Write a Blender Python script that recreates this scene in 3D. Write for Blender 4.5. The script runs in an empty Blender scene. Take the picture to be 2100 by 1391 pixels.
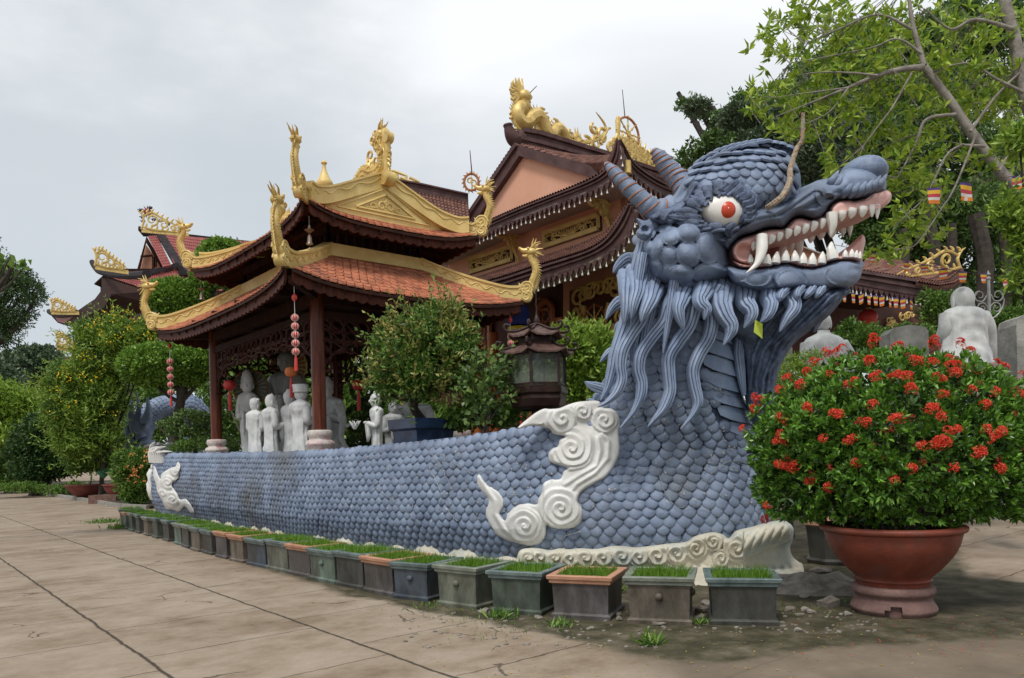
import bpy, math, random
import numpy as np
from mathutils import Vector, Matrix, noise
from mathutils.geometry import delaunay_2d_cdt
from mathutils.bvhtree import BVHTree
PI = math.pi
sc = bpy.context.scene
# ---------------- camera
F, CX, Y0, RHO, H = 1550.0, 1050.0, 932.0, 0.0254, 1.55     # measured on the 2100 px wide photograph
cam = bpy.data.cameras.new('camera'); camo = bpy.data.objects.new('camera', cam); sc.collection.objects.link(camo)
camo.location = (0, 0, H)
cam.sensor_width = 36; cam.lens = F / 2100 * 36; cam.shift_y = (Y0 - 695.5) / 2100; cam.clip_end = 2000
camo.matrix_world = Matrix.Translation((0, 0, H)) @ Matrix.Rotation(RHO, 4, 'Y') @ Matrix.Rotation(PI / 2, 4, 'X')
sc.camera = camo
sc.render.resolution_x, sc.render.resolution_y = 1024, 678
sc.view_settings.view_transform = 'Standard'; sc.view_settings.look = 'None'
sc.view_settings.exposure = 0.62; sc.view_settings.gamma = 1.0; sc.view_settings.use_curve_mapping = False
# ---------------- world: overcast cloud over a daylight sky
SUN_EL, SUN_AZ = math.radians(58), math.radians(200)
W = bpy.data.worlds.new('World'); sc.world = W; W.use_nodes = True
nt = W.node_tree; nt.nodes.clear()
def N(tree, t, **k):
    n = tree.nodes.new(t)
    for a, v in k.items():
        if a in n.inputs: n.inputs[a].default_value = v
        else: setattr(n, a, v)
    return n
sky = N(nt, 'ShaderNodeTexSky', sky_type='NISHITA', sun_disc=False, sun_elevation=SUN_EL, sun_rotation=SUN_AZ)
b1 = N(nt, 'ShaderNodeBackground', Strength=0.10); nt.links.new(sky.outputs[0], b1.inputs[0])
tc = N(nt, 'ShaderNodeTexCoord'); mp = N(nt, 'ShaderNodeMapping'); mp.inputs['Scale'].default_value = (1, 1, 2.2)
nt.links.new(tc.outputs['Generated'], mp.inputs[0])
nz = N(nt, 'ShaderNodeTexNoise', Scale=1.2, Detail=5, Roughness=0.45, Distortion=0.3); nt.links.new(mp.outputs[0], nz.inputs['Vector'])
mp.inputs['Location'].default_value = (3.1, 2.2, 0.1)
cr = N(nt, 'ShaderNodeValToRGB'); nt.links.new(nz.outputs[0], cr.inputs[0])
cr.color_ramp.elements[0].position = 0.36; cr.color_ramp.elements[0].color = (0.39, 0.425, 0.455, 1)
cr.color_ramp.elements[1].position = 0.64; cr.color_ramp.elements[1].color = (0.67, 0.68, 0.692, 1)
# one broad darker bank of cloud high on the left
nv_ = N(nt, 'ShaderNodeVectorMath', operation='NORMALIZE'); nt.links.new(tc.outputs['Generated'], nv_.inputs[0]); dp = N(nt, 'ShaderNodeVectorMath', operation='DOT_PRODUCT'); nt.links.new(nv_.outputs[0], dp.inputs[0]); dp.inputs[1].default_value = Vector((-.56, 1.0, .36)).normalized()
nz2 = N(nt, 'ShaderNodeTexNoise', Scale=3.2, Detail=6, Roughness=0.55); nt.links.new(mp.outputs[0], nz2.inputs['Vector']); ad = N(nt, 'ShaderNodeMath', operation='MULTIPLY_ADD'); nt.links.new(nz2.outputs[0], ad.inputs[0]); ad.inputs[1].default_value = .24; nt.links.new(dp.outputs['Value'], ad.inputs[2])
mr_ = N(nt, 'ShaderNodeMapRange', interpolation_type='SMOOTHSTEP'); nt.links.new(ad.outputs[0], mr_.inputs[0]); mr_.inputs[1].default_value = .99; mr_.inputs[2].default_value = 1.13; mr_.inputs[4].default_value = .85
mc = N(nt, 'ShaderNodeMix', data_type='RGBA'); nt.links.new(mr_.outputs[0], mc.inputs[0]); nt.links.new(cr.outputs[0], mc.inputs[6]); mc.inputs[7].default_value = (.385, .42, .45, 1)
b2 = N(nt, 'ShaderNodeBackground', Strength=1.0); nt.links.new(mc.outputs[2], b2.inputs[0])
ms = N(nt, 'ShaderNodeMixShader', Fac=0.95); nt.links.new(b1.outputs[0], ms.inputs[1]); nt.links.new(b2.outputs[0], ms.inputs[2])
wo = N(nt, 'ShaderNodeOutputWorld'); nt.links.new(ms.outputs[0], wo.inputs[0])
sl = bpy.data.lights.new('sun', 'SUN'); sl.energy = 1.5; sl.angle = math.radians(14); sl.color = (1, 0.96, 0.9)
so = bpy.data.objects.new('sun', sl); sc.collection.objects.link(so)
sd = Vector((math.sin(SUN_AZ) * math.cos(SUN_EL), math.cos(SUN_AZ) * math.cos(SUN_EL), math.sin(SUN_EL)))
so.rotation_euler = sd.to_track_quat('Z', 'Y').to_euler()

# ---------------- projection helpers: a photo pixel plus a depth or a plane gives a place in the world
cR, sR = math.cos(RHO), math.sin(RHO)
def ray(px, py):
    qx, qy = px - CX, Y0 - py
    return Vector(((qx * cR + qy * sR) / F, 1.0, (-qx * sR + qy * cR) / F))
def P(px, py, D): r = ray(px, py); return Vector((r.x * D, D, H + r.z * D))
def G(px, py, z=0.0): r = ray(px, py); return P(px, py, (z - H) / r.z)
U = Vector((-0.6455, 0.7638, 0)); Vv = Vector((0.7638, 0.6455, 0)); UP = Vector((0, 0, 1))
def onplane(px, py, p0, d):
    r = ray(px, py); n = (-d[1], d[0])
    return P(px, py, (n[0] * p0[0] + n[1] * p0[1]) / (n[0] * r.x + n[1]))
def pix(p):
    wx, wz = p[0] / p[1] * F, (p[2] - H) / p[1] * F
    return CX + wx * cR - wz * sR, Y0 - (wx * sR + wz * cR)
# ---------------- naming
def props(o, label=None, cat=None, group=None, kind=None):
    if label: o['label'] = label
    if cat: o['category'] = cat
    if group: o['group'] = group
    if kind: o['kind'] = kind
    return o
def empty(name, loc, label, cat, group=None, rz=0):
    o = bpy.data.objects.new(name, None); sc.collection.objects.link(o); o.location = loc; o.rotation_euler = (0, 0, rz)
    o.empty_display_size = 0.1
    return props(o, label, cat, group)
def link(name, me, parent=None, world=True):
    o = bpy.data.objects.new(name, me); sc.collection.objects.link(o)
    if parent is not None:
        o.parent = parent
        if world: o.matrix_parent_inverse = wmat(parent).inverted()
    return o
def wmat(o):
    m = Matrix.Translation(o.location) @ o.rotation_euler.to_matrix().to_4x4() @ Matrix.Diagonal(o.scale).to_4x4() if o.parent is None else \
        wmat(o.parent) @ o.matrix_parent_inverse @ (Matrix.Translation(o.location) @ o.rotation_euler.to_matrix().to_4x4())
    return m
# ---------------- mesh builder (world coordinates unless local=True)
class MB:
    def __init__(s): s.v = []; s.f = []; s.m = []; s.cur = 0
    def add(s, vs, fs, m=None):
        o = len(s.v); s.v.extend([tuple(x) for x in vs]); s.f.extend([tuple(i + o for i in f) for f in fs]); s.m.extend([s.cur if m is None else m] * len(fs))
        return s
    def box(s, c, size, ax=None, m=None):
        X, Y, Z = ax or (Vector((1, 0, 0)), Vector((0, 1, 0)), Vector((0, 0, 1))); c = Vector(c)
        vs = [c + X * (size[0] / 2 * i) + Y * (size[1] / 2 * j) + Z * (size[2] / 2 * k) for k in (-1, 1) for j in (-1, 1) for i in (-1, 1)]
        return s.add(vs, [(0, 2, 3, 1), (4, 5, 7, 6), (0, 1, 5, 4), (2, 6, 7, 3), (0, 4, 6, 2), (1, 3, 7, 5)], m)
    def beam(s, a, b, w, h, m=None):
        a, b = Vector(a), Vector(b); d = (b - a); L = d.length; d = d / L
        side = d.cross(UP) if abs(d.z) < 0.99 else Vector((1, 0, 0)); side.normalize(); up = side.cross(d)
        return s.box((a + b) / 2, (L, w, h), (d, side, up), m)
    def tube(s, pts, rad, n=8, sq=None, up=None, m=None, prof=None):
        pts = [Vector(p) for p in pts]; k = len(pts)
        if not hasattr(rad, '__len__'): rad = [rad] * k
        vs = []; side = None
        for i, p in enumerate(pts):
            t = (pts[min(i + 1, k - 1)] - pts[max(i - 1, 0)]);
            if t.length < 1e-9: t = Vector((0, 0, 1))
            t.normalize()
            if up is not None:
                side = t.cross(up)
                if side.length < 1e-4: side = t.orthogonal()
            elif side is None: side = t.orthogonal()
            else: side = side - t * side.dot(t)
            side.normalize(); o2 = side.cross(t)
            for j in range(n):
                a = 2 * PI * j / n; q = 1.0 if prof is None else prof[j]
                vs.append(p + (side * math.cos(a) + o2 * math.sin(a) * (sq or 1)) * max(rad[i], 1e-4) * q)
        fs = [(i * n + j, i * n + (j + 1) % n, (i + 1) * n + (j + 1) % n, (i + 1) * n + j) for i in range(k - 1) for j in range(n)]
        fs += [tuple(range(n))[::-1], tuple((k - 1) * n + j for j in range(n))]
        return s.add(vs, fs, m)
    def lathe(s, c, prof, n=16, m=None, ax=UP, sx=1, sy=1, fun=None):
        c = Vector(c); X = ax.orthogonal().normalized() if ax is not UP else Vector((1, 0, 0)); Y = ax.cross(X)
        vs = []
        for (r, z) in prof:
            for j in range(n):
                a = 2 * PI * j / n; rr = max(r, 1e-4) * (fun(a, z) if fun else 1)
                vs.append(c + X * math.cos(a) * rr * sx + Y * math.sin(a) * rr * sy + ax * z)
        k = len(prof)
        fs = [(i * n + j, i * n + (j + 1) % n, (i + 1) * n + (j + 1) % n, (i + 1) * n + j) for i in range(k - 1) for j in range(n)]
        fs += [tuple(range(n))[::-1], tuple((k - 1) * n + j for j in range(n))]
        return s.add(vs, fs, m)
    def ell(s, c, r, ax=None, n=12, k=8, m=None):
        X, Y, Z = ax or (Vector((1, 0, 0)), Vector((0, 1, 0)), Vector((0, 0, 1))); c = Vector(c)
        if not hasattr(r, '__len__'): r = (r, r, r)
        vs = []
        for i in range(k + 1):
            t = PI * i / k
            for j in range(n):
                a = 2 * PI * j / n
                vs.append(c + X * r[0] * math.sin(t) * math.cos(a) + Y * r[1] * math.sin(t) * math.sin(a) + Z * r[2] * math.cos(t))
        fs = [(i * n + j, (i + 1) * n + j, (i + 1) * n + (j + 1) % n, i * n + (j + 1) % n) for i in range(k) for j in range(n)]
        return s.add(vs, fs, m)
    def prism(s, pts, d, m=None):
        d = Vector(d); n = len(pts); vs = [Vector(p) for p in pts] + [Vector(p) + d for p in pts]
        return s.add(vs, [tuple(range(n))[::-1], tuple(range(n, 2 * n))] + [(i, (i + 1) % n, n + (i + 1) % n, n + i) for i in range(n)], m)
    def grid(s, rows, m=None, closed=False):
        k = len(rows); n = len(rows[0]); vs = [p for r in rows for p in r]; e = n if closed else n - 1
        return s.add(vs, [(i * n + j, i * n + (j + 1) % n, (i + 1) * n + (j + 1) % n, (i + 1) * n + j) for i in range(k - 1) for j in range(e)], m)
    def slab(s, rows, d, m=None):
        """a surface grid given thickness along d"""
        d = Vector(d); k = len(rows); n = len(rows[0]); s.grid(rows, m); s.grid([[Vector(p) + d for p in r][::-1] for r in rows], m)
        e = [rows[0], rows[-1][::-1], [r[0] for r in rows][::-1], [r[-1] for r in rows]]
        for b in e: s.grid([[Vector(p) + d for p in b], b], m)
        return s
    def build(s, name, mats, parent=None, smooth=True, angle=40):
        me = bpy.data.meshes.new(name); me.from_pydata(s.v, [], s.f)
        if not isinstance(mats, (list, tuple)): mats = [mats]
        for q in mats: me.materials.append(q)
        if len(mats) > 1: me.polygons.foreach_set('material_index', s.m)
        if smooth:
            me.polygons.foreach_set('use_smooth', [True] * len(me.polygons))
            if angle < 180:
                try: me.set_sharp_from_angle(angle=math.radians(angle))
                except Exception: pass
        me.update()
        return link(name, me, parent)
def cat(pts, sub=6, closed=False):
    """Catmull-Rom through points of any dimension"""
    p = np.array([tuple(q) for q in pts], float); n = len(p); out = []
    rng = range(n) if closed else range(n - 1)
    for i in rng:
        a, b, c, d = (p[(i - 1) % n], p[i], p[(i + 1) % n], p[(i + 2) % n]) if closed else (p[max(i - 1, 0)], p[i], p[i + 1], p[min(i + 2, n - 1)])
        for k in range(sub):
            t = k / sub
            out.append(0.5 * ((2 * b) + (-a + c) * t + (2 * a - 5 * b + 4 * c - d) * t * t + (-a + 3 * b - 3 * c + d) * t ** 3))
    if not closed: out.append(p[-1])
    return np.array(out)
def sstep(a, b, x): t = np.clip((x - a) / (b - a), 0, 1); return t * t * (3 - 2 * t)
# ---------------- relief: a closed solid from an outline traced in the photo, with its own depth and thickness
def inside(pts, poly):
    x, y = pts[:, 0], pts[:, 1]; r = np.zeros(len(pts), bool); n = len(poly)
    for i in range(n):
        x1, y1 = poly[i]; x2, y2 = poly[(i + 1) % n]
        if y1 == y2: continue
        c = ((y1 > y) != (y2 > y)) & (x < (x2 - x1) * (y - y1) / (y2 - y1) + x1); r ^= c
    return r
def polydist(pts, line, closed=True):
    d = np.full(len(pts), 1e9); n = len(line)
    for i in range(n if closed else n - 1):
        a = np.array(line[i][:2], float); b = np.array(line[(i + 1) % n][:2], float); ab = b - a; L = max(ab @ ab, 1e-9)
        t = np.clip(((pts - a) @ ab) / L, 0, 1); q = a + t[:, None] * ab; d = np.minimum(d, np.hypot(*(pts - q).T))
    return d
def resample(poly, step, closed=True):
    out = []; n = len(poly)
    for i in range(n if closed else n - 1):
        a, b = np.array(poly[i], float), np.array(poly[(i + 1) % n], float); L = np.hypot(*(b - a)[:2]); k = max(1, int(round(L / step)))
        out += [a + (b - a) * j / k for j in range(k)]
    if not closed: out.append(np.array(poly[-1], float))
    return np.array(out)
def relief(mb, outline, place, tfun, step=3.0, back='mirror', smooth=True, m=None, jit=0.25, seed=1):
    """place(px,py,t,side) -> world point. tfun(pts, dist)->thickness array"""
    o = cat(outline, 4, True) if smooth else np.array(outline, float)
    o = resample(o, step)
    lo, hi = o.min(0), o.max(0); rs = np.random.RandomState(seed)
    gx, gy = np.meshgrid(np.arange(lo[0], hi[0], step), np.arange(lo[1], hi[1], step * 0.87)); gx[1::2] += step / 2
    g = np.stack([gx.ravel(), gy.ravel()], 1); g += rs.uniform(-jit, jit, g.shape) * step * 0.5
    g = g[inside(g, o)]; g = g[polydist(g, o) > step * 0.55]
    allp = [Vector(p) for p in np.vstack([o, g])]; nb = len(o)
    r = delaunay_2d_cdt(allp, [(i, (i + 1) % nb) for i in range(nb)], [], 1, 1e-5)
    vs, fs = np.array([tuple(p) for p in r[0]]), r[2]
    d = polydist(vs, o); t = tfun(vs, d); bd = d < 1e-3
    fr = [place(x, y, tt, 1) for (x, y), tt in zip(vs, t)]
    bk = [place(x, y, tt, -1) for (x, y), tt in zip(vs, t)]
    nv = len(vs)
    F1 = [tuple(f)[::-1] for f in fs]; F2 = [tuple(i + nv for i in f) for f in fs]
    eds = {}
    for f in F1:
        for i in range(len(f)):
            e = (f[i], f[(i + 1) % len(f)])
            if (e[1], e[0]) in eds: del eds[(e[1], e[0])]
            else: eds[e] = 1
    side = [(b, a, a + nv, b + nv) for (a, b) in eds]
    mb.add(fr + bk, F1 + F2 + side, m)
    return vs, t
def rnd_t(T, w):
    def f(p, d): q = 1 - np.clip(d / w, 0, 1); return T * np.sqrt(np.clip(1 - q * q, 0, 1))
    return f
def spiral(p, cx, cy, R, turns, h, dr=1, ph=0):
    """terraced volute height"""
    dx, dy = p[:, 0] - cx, p[:, 1] - cy; r = np.hypot(dx, dy); th = np.arctan2(dy, dx) / (2 * PI)
    r = r * (1 + .03 * np.sin(th * 2 * PI * 5 + ph * 9) * np.clip(r / R, 0, 1)); k = r / R * turns + dr * th + ph; fr = k - np.floor(k); q = r / R
    z = h * (1 - q * 0.55) * (0.45 + 0.55 * np.minimum(fr * 1.35, (1 - fr) * 4.5)); z *= sstep(1.04, 0.9, q)
    return np.where(q < 1.04, z, 0)
# ---------------- materials
def mat(name, c1, c2=None, scale=3, rough=0.7, bump=0.0, bscale=30, detail=6, metal=0, c3=None, s3=0.6, lo=0.35, hi=0.65, spec=0.5, attr=None, transl=0, coat=0, sx=None, bdist=0.02):
    M = bpy.data.materials.new(name); M.use_nodes = True; t = M.node_tree; b = t.nodes['Principled BSDF']
    b.inputs['Roughness'].default_value = rough; b.inputs['Metallic'].default_value = metal; b.inputs['Specular IOR Level'].default_value = spec
    if coat: b.inputs['Coat Weight'].default_value = coat; b.inputs['Coat Roughness'].default_value = 0.12
    geo = N(t, 'ShaderNodeNewGeometry'); pos = geo.outputs['Position']
    if sx: mpn = N(t, 'ShaderNodeMapping'); mpn.inputs['Scale'].default_value = sx; t.links.new(pos, mpn.inputs[0]); pos = mpn.outputs[0]
    c2 = c2 or c1
    def ramp(scl, a, bcol, l, h, src=None):
        if src is None:
            n = N(t, 'ShaderNodeTexNoise', Scale=scl, Detail=detail, Roughness=0.62); t.links.new(pos, n.inputs['Vector']); src = n.outputs[0]
        r = N(t, 'ShaderNodeValToRGB'); t.links.new(src, r.inputs[0])
        r.color_ramp.elements[0].position = l; r.color_ramp.elements[0].color = (*a, 1)
        r.color_ramp.elements[1].position = h; r.color_ramp.elements[1].color = (*bcol, 1)
        return r.outputs[0]
    if attr:
        an = N(t, 'ShaderNodeAttribute', attribute_name=attr); col = ramp(0, c1, c2, 0.0, 1.0, an.outputs['Fac'])
    else: col = ramp(scale, c1, c2, lo, hi)
    if c3:
        n3 = N(t, 'ShaderNodeTexNoise', Scale=s3, Detail=7, Roughness=0.7); t.links.new(pos, n3.inputs['Vector'])
        r3 = N(t, 'ShaderNodeValToRGB'); t.links.new(n3.outputs[0], r3.inputs[0]); r3.color_ramp.elements[0].position = 0.48; r3.color_ramp.elements[1].position = 0.7
        mx = N(t, 'ShaderNodeMix', data_type='RGBA'); t.links.new(r3.outputs[0], mx.inputs[0]); t.links.new(col, mx.inputs[6]); mx.inputs[7].default_value = (*c3, 1); col = mx.outputs[2]
    t.links.new(col, b.inputs['Base Color'])
    if bump:
        n = N(t, 'ShaderNodeTexNoise', Scale=bscale, Detail=5, Roughness=0.6); t.links.new(pos, n.inputs['Vector'])
        bp = N(t, 'ShaderNodeBump', Strength=bump, Distance=bdist); t.links.new(n.outputs[0], bp.inputs['Height']); t.links.new(bp.outputs[0], b.inputs['Normal'])
    if transl:
        tr = N(t, 'ShaderNodeBsdfTranslucent'); t.links.new(col, tr.inputs[0]); mxs = N(t, 'ShaderNodeMixShader', Fac=transl)
        t.links.new(b.outputs[0], mxs.inputs[1]); t.links.new(tr.outputs[0], mxs.inputs[2]); t.links.new(mxs.outputs[0], t.nodes['Material Output'].inputs[0])
    M['_pr'] = 1
    return M
BLUE = mat('blue_paint', (0.105, 0.14, 0.215), (0.25, 0.315, 0.445), 3.4, 0.55, 0.4, 34, detail=9, c3=(0.07, 0.085, 0.115), s3=1.7)
BLUEB = mat('blue_paint_body', (0.13, 0.17, 0.255), (0.245, 0.305, 0.42), 2.6, 0.6, 0.4, 34, detail=9, c3=(0.10, 0.095, 0.085), s3=0.38)
GREYB = mat('dark_blue_joint', (0.04, 0.06, 0.11), (0.07, 0.09, 0.15), 3, 0.8, 0.4, 50)  # dark blue surface under and between the scales
BLUED = mat('blue_paint_dark', (0.03, 0.042, 0.07), (0.13, 0.17, 0.27), 7, 0.65, 0.5, 40)  # darker blue for throat, chin spur and brows
BLUEL = mat('blue_paint_light', (0.20, 0.265, 0.40), (0.30, 0.37, 0.50), 3, 0.6, 0.25, 40, c3=(0.13, 0.17, 0.26), s3=1.3)
WHITE = mat('white_plaster', (0.62, 0.61, 0.58), (0.78, 0.775, 0.755), 2.5, 0.6, 0.25, 60, c3=(0.55, 0.54, 0.50), s3=1.2)
PINK = mat('pink_gum', (0.62, 0.33, 0.29), (0.72, 0.44, 0.39), 4, 0.42, 0.15, 30)
TOOTH = mat('tooth_white', (0.74, 0.72, 0.66), (0.82, 0.81, 0.78), 6, 0.3, 0.05, 30)
EYEW = mat('eye_white', (0.74, 0.71, 0.66), (0.82, 0.80, 0.76), 4, 0.35, 0.1, 30)
RED = mat('red_iris', (0.50, 0.045, 0.015), (0.60, 0.07, 0.02), 5, 0.3)
ORANGE = mat('rusty_wire', (0.28, 0.09, 0.025), (0.45, 0.17, 0.05), 9, 0.6)
ROPE = mat('pale_rope', (0.22, 0.17, 0.12), (0.42, 0.35, 0.27), 25, 0.9, 0.5, 60)
WAVE = mat('wave_stone', (0.50, 0.46, 0.36), (0.62, 0.59, 0.49), 2.5, 0.75, 0.3, 50, c3=(0.30, 0.37, 0.38), s3=1.6)
GOLD = mat('gold_paint', (0.50, 0.33, 0.09), (0.72, 0.53, 0.19), 5, 0.42, 0.2, 40, metal=0.15)
GOLDF = mat('gold_flat', (0.58, 0.41, 0.13), (0.72, 0.54, 0.21), 3, 0.5, 0.15, 30, metal=0.05)
TILE = mat('orange_tile', (0.34, 0.10, 0.045), (0.58, 0.21, 0.11), 5, 0.8, 0.35, 40, detail=9, c3=(0.20, 0.075, 0.045), s3=2.2)
TILER = mat('red_tile', (0.22, 0.05, 0.045), (0.33, 0.09, 0.075), 2, 0.6, 0.2, 30)
TILEB = mat('brown_tile', (0.10, 0.04, 0.03), (0.24, 0.115, 0.085), 5, 0.8, 0.4, 30)
WOOD = mat('dark_red_wood', (0.040, 0.010, 0.006), (0.095, 0.024, 0.012), 3, 0.6, 0.15, 20, sx=(6, 6, 1), spec=.18)
WOODD = mat('dark_wood', (0.022, 0.010, 0.007), (0.05, 0.018, 0.011), 4, 0.7, 0.2, 20, spec=.15)
BROWN = mat('brown_beam', (0.06, 0.030, 0.028), (0.11, 0.060, 0.056), 3, 0.6, 0.2, 30, spec=.25)
SALMON = mat('salmon_wall', (0.64, 0.33, 0.215), (0.70, 0.38, 0.26), 0.8, 0.85, 0.08, 60)
CREAMW = mat('cream_soffit', (0.36, 0.34, 0.25), (0.42, 0.40, 0.31), 1, 0.85)
MARBLE = mat('marble_white', (0.50, 0.51, 0.51), (0.72, 0.73, 0.72), 5, 0.5, 0.2, 30, c3=(0.45, 0.46, 0.46), s3=2.8)
# ================= ground
def ab(x, y): return x * U.x + y * U.y, x * Vv.x + y * Vv.y
def AB(a, b, z=0): p = U * a + Vv * b; return Vector((p.x, p.y, z))
M = bpy.data.materials.new('concrete_pavement'); M.use_nodes = True; t = M.node_tree; bs = t.nodes['Principled BSDF']; bs.inputs['Roughness'].default_value = .85; bs.inputs['Specular IOR Level'].default_value = .25
geo = N(t, 'ShaderNodeNewGeometry')
def mth(op, a, b=None, c=None):
    n = N(t, 'ShaderNodeMath', operation=op)
    for i, v in enumerate((a, b, c)):
        if v is None: continue
        if isinstance(v, (int, float)): n.inputs[i].default_value = v
        else: t.links.new(v, n.inputs[i])
    return n.outputs[0]
def dot(v): n = N(t, 'ShaderNodeVectorMath', operation='DOT_PRODUCT'); t.links.new(geo.outputs['Position'], n.inputs[0]); n.inputs[1].default_value = v; return n.outputs['Value']
def nzz(scale, det=5, vec=None, rough=.6, dist=0):
    n = N(t, 'ShaderNodeTexNoise', Scale=scale, Detail=det, Roughness=rough, Distortion=dist); t.links.new(vec or geo.outputs['Position'], n.inputs['Vector']); return n.outputs[0]
wob = mth('MULTIPLY', mth('SUBTRACT', nzz(2.2, 4), .5), .10); wob2 = mth('MULTIPLY', mth('SUBTRACT', nzz(9, 3), .5), .035)
w_ = mth('ADD', wob, wob2); A_ = mth('ADD', dot(tuple(U)), w_); B_ = mth('ADD', dot(tuple(Vv)), mth('MULTIPLY', w_, .6))
stp = mth('MINIMUM', mth('FLOOR', mth('DIVIDE', mth('SUBTRACT', B_, 1.62), 1.45)), 1.0)
dB = mth('MULTIPLY', mth('ABSOLUTE', mth('SUBTRACT', mth('FRACT', mth('ADD', mth('DIVIDE', mth('SUBTRACT', B_, 1.62), 1.45), .5)), .5)), 1.45)
dB = mth('ADD', dB, mth('MULTIPLY', mth('GREATER_THAN', B_, 3.6), 5))
aa = mth('DIVIDE', mth('SUBTRACT', A_, mth('MULTIPLY_ADD', stp, .47, 3.86)), 1.33)
dA = mth('MULTIPLY', mth('ABSOLUTE', mth('SUBTRACT', mth('FRACT', mth('ADD', aa, .5)), .5)), 1.33)
def line(d, w): n = N(t, 'ShaderNodeMapRange'); t.links.new(d, n.inputs[0]); n.inputs[1].default_value = w * .35; n.inputs[2].default_value = w; n.inputs[3].default_value = 1; n.inputs[4].default_value = 0; return n.outputs[0]
nA = mth('MULTIPLY', line(dA, .014), mth('MULTIPLY_ADD', nzz(1.1, 2), 1.2, .1)); ln = mth('MAXIMUM', line(dB, .020), nA)
vor = N(t, 'ShaderNodeTexVoronoi', Scale=.42); vor.feature = 'DISTANCE_TO_EDGE'
wv1 = N(t, 'ShaderNodeVectorMath', operation='ADD'); nv = N(t, 'ShaderNodeTexNoise', Scale=1.6, Detail=6); t.links.new(geo.outputs['Position'], nv.inputs['Vector']); t.links.new(geo.outputs['Position'], wv1.inputs[0]); t.links.new(nv.outputs['Color'], wv1.inputs[1]); t.links.new(wv1.outputs[0], vor.inputs['Vector'])
crk = mth('MULTIPLY', line(vor.outputs['Distance'], .008), mth('GREATER_THAN', nzz(.7, 2), .56)); ln = mth('MAXIMUM', ln, mth('MULTIPLY', crk, .8))
cv = N(t, 'ShaderNodeCombineXYZ'); t.links.new(mth('MULTIPLY', A_, 1.25), cv.inputs[0]); t.links.new(mth('MULTIPLY', B_, .7), cv.inputs[1])
def rmp(src, stops):
    r = N(t, 'ShaderNodeValToRGB'); t.links.new(src, r.inputs[0]); e = r.color_ramp.elements
    while len(e) < len(stops): e.new(.5)
    for el, (p, c) in zip(e, stops): el.position = p; el.color = (*c, 1)
    return r.outputs[0]
def mixc(f, a, b, bl='MIX'):
    m = N(t, 'ShaderNodeMix', data_type='RGBA'); m.blend_type = bl
    for i, v in ((0, f), (6, a), (7, b)):
        if isinstance(v, (int, float)): m.inputs[i].default_value = v
        elif isinstance(v, tuple): m.inputs[i].default_value = (*v, 1)
        else: t.links.new(v, m.inputs[i])
    return m.outputs[2]
base = mixc(.4, rmp(nzz(.8, 9, cv.outputs[0], .72, .2), [(.32, (.10, .07, .04)), (.43, (.22, .16, .11)), (.52, (.30, .24, .18)), (.68, (.39, .32, .255))]), rmp(nzz(2.3, 10, None, .78), [(.34, (.10, .075, .045)), (.45, (.24, .18, .125)), (.55, (.32, .26, .20)), (.68, (.40, .33, .27))]))
base = mixc(mth('MULTIPLY', mth('SUBTRACT', nzz(28, 4), .3), .5), base, (.20, .16, .115)); base = mixc(mth('MULTIPLY', mth('GREATER_THAN', nzz(90, 2), .66), .35), base, (.12, .10, .08))
at = N(t, 'ShaderNodeAttribute', attribute_name='damp')
dn_ = mth('ADD', at.outputs['Fac'], mth('MULTIPLY', mth('SUBTRACT', nzz(1.8, 6, None, .7), .5), .9)); dn_ = N(t, 'ShaderNodeMapRange') if False else dn_
mr = N(t, 'ShaderNodeMapRange'); t.links.new(dn_, mr.inputs[0]); mr.inputs[1].default_value = .38; mr.inputs[2].default_value = .62
soil = rmp(nzz(3.2, 8, None, .72), [(.30, (.022, .019, .012)), (.46, (.055, .05, .027)), (.58, (.10, .085, .055)), (.75, (.20, .165, .12))])
at2 = N(t, 'ShaderNodeAttribute', attribute_name='dull'); base = mixc(mth('MULTIPLY', ln, .92), base, (.035, .026, .018))
base = mixc(at2.outputs['Fac'], base, rmp(nzz(1.4, 7, None, .65), [(.3, (.10, .08, .055)), (.55, (.165, .13, .095)), (.75, (.23, .185, .14))]))
fin = mixc(mr.outputs[0], base, soil); t.links.new(fin, bs.inputs['Base Color'])
hgt = mth('SUBTRACT', mth('MULTIPLY', nzz(35, 5), .25), mth('MULTIPLY', ln, 1.2)); bp = N(t, 'ShaderNodeBump', Strength=.5, Distance=.012); t.links.new(hgt, bp.inputs['Height']); t.links.new(bp.outputs[0], bs.inputs['Normal'])
PAVE = M
xs = np.r_[-400, -150, -60, -30, np.arange(-18, 8, .16), 12, 30, 60, 150, 400]; ys = np.r_[-30, 0, np.arange(3.5, 14, .12), np.arange(14, 24, .4), 30, 45, 80, 200, 600]
gx, gy = np.meshgrid(xs, ys); mb = MB(); nx_ = len(xs)
mb.v = [(x, y, 0) for x, y in zip(gx.ravel(), gy.ravel())]; mb.f = [(j * nx_ + i, j * nx_ + i + 1, (j + 1) * nx_ + i + 1, (j + 1) * nx_ + i) for j in range(len(ys) - 1) for i in range(nx_ - 1)]; mb.m = [0] * len(mb.f)
go = mb.build('ground', PAVE, smooth=False); props(go, kind='structure')
edge = [G(*p) for p in [(700, 1222), (760, 1228), (850, 1250), (959, 1266), (1076, 1292), (1206, 1318), (1255, 1336), (1352, 1352), (1500, 1362), (1650, 1330), (1850, 1318), (2100, 1312), (2400, 1300), (2400, 1195), (2100, 1195), (1985, 1185), (1960, 1120), (1700, 1060), (1000, 1060), (400, 1060), (300, 1080), (400, 1122), (560, 1172), (640, 1195)]]
pts = np.stack([gx.ravel(), gy.ravel()], 1); poly = np.array([(p.x, p.y) for p in edge]); ins = inside(pts, poly); dd = polydist(pts, poly)
damp = .5 + np.where(ins, 1, -1) * np.clip(dd / .35, 0, 1) * .62
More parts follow.
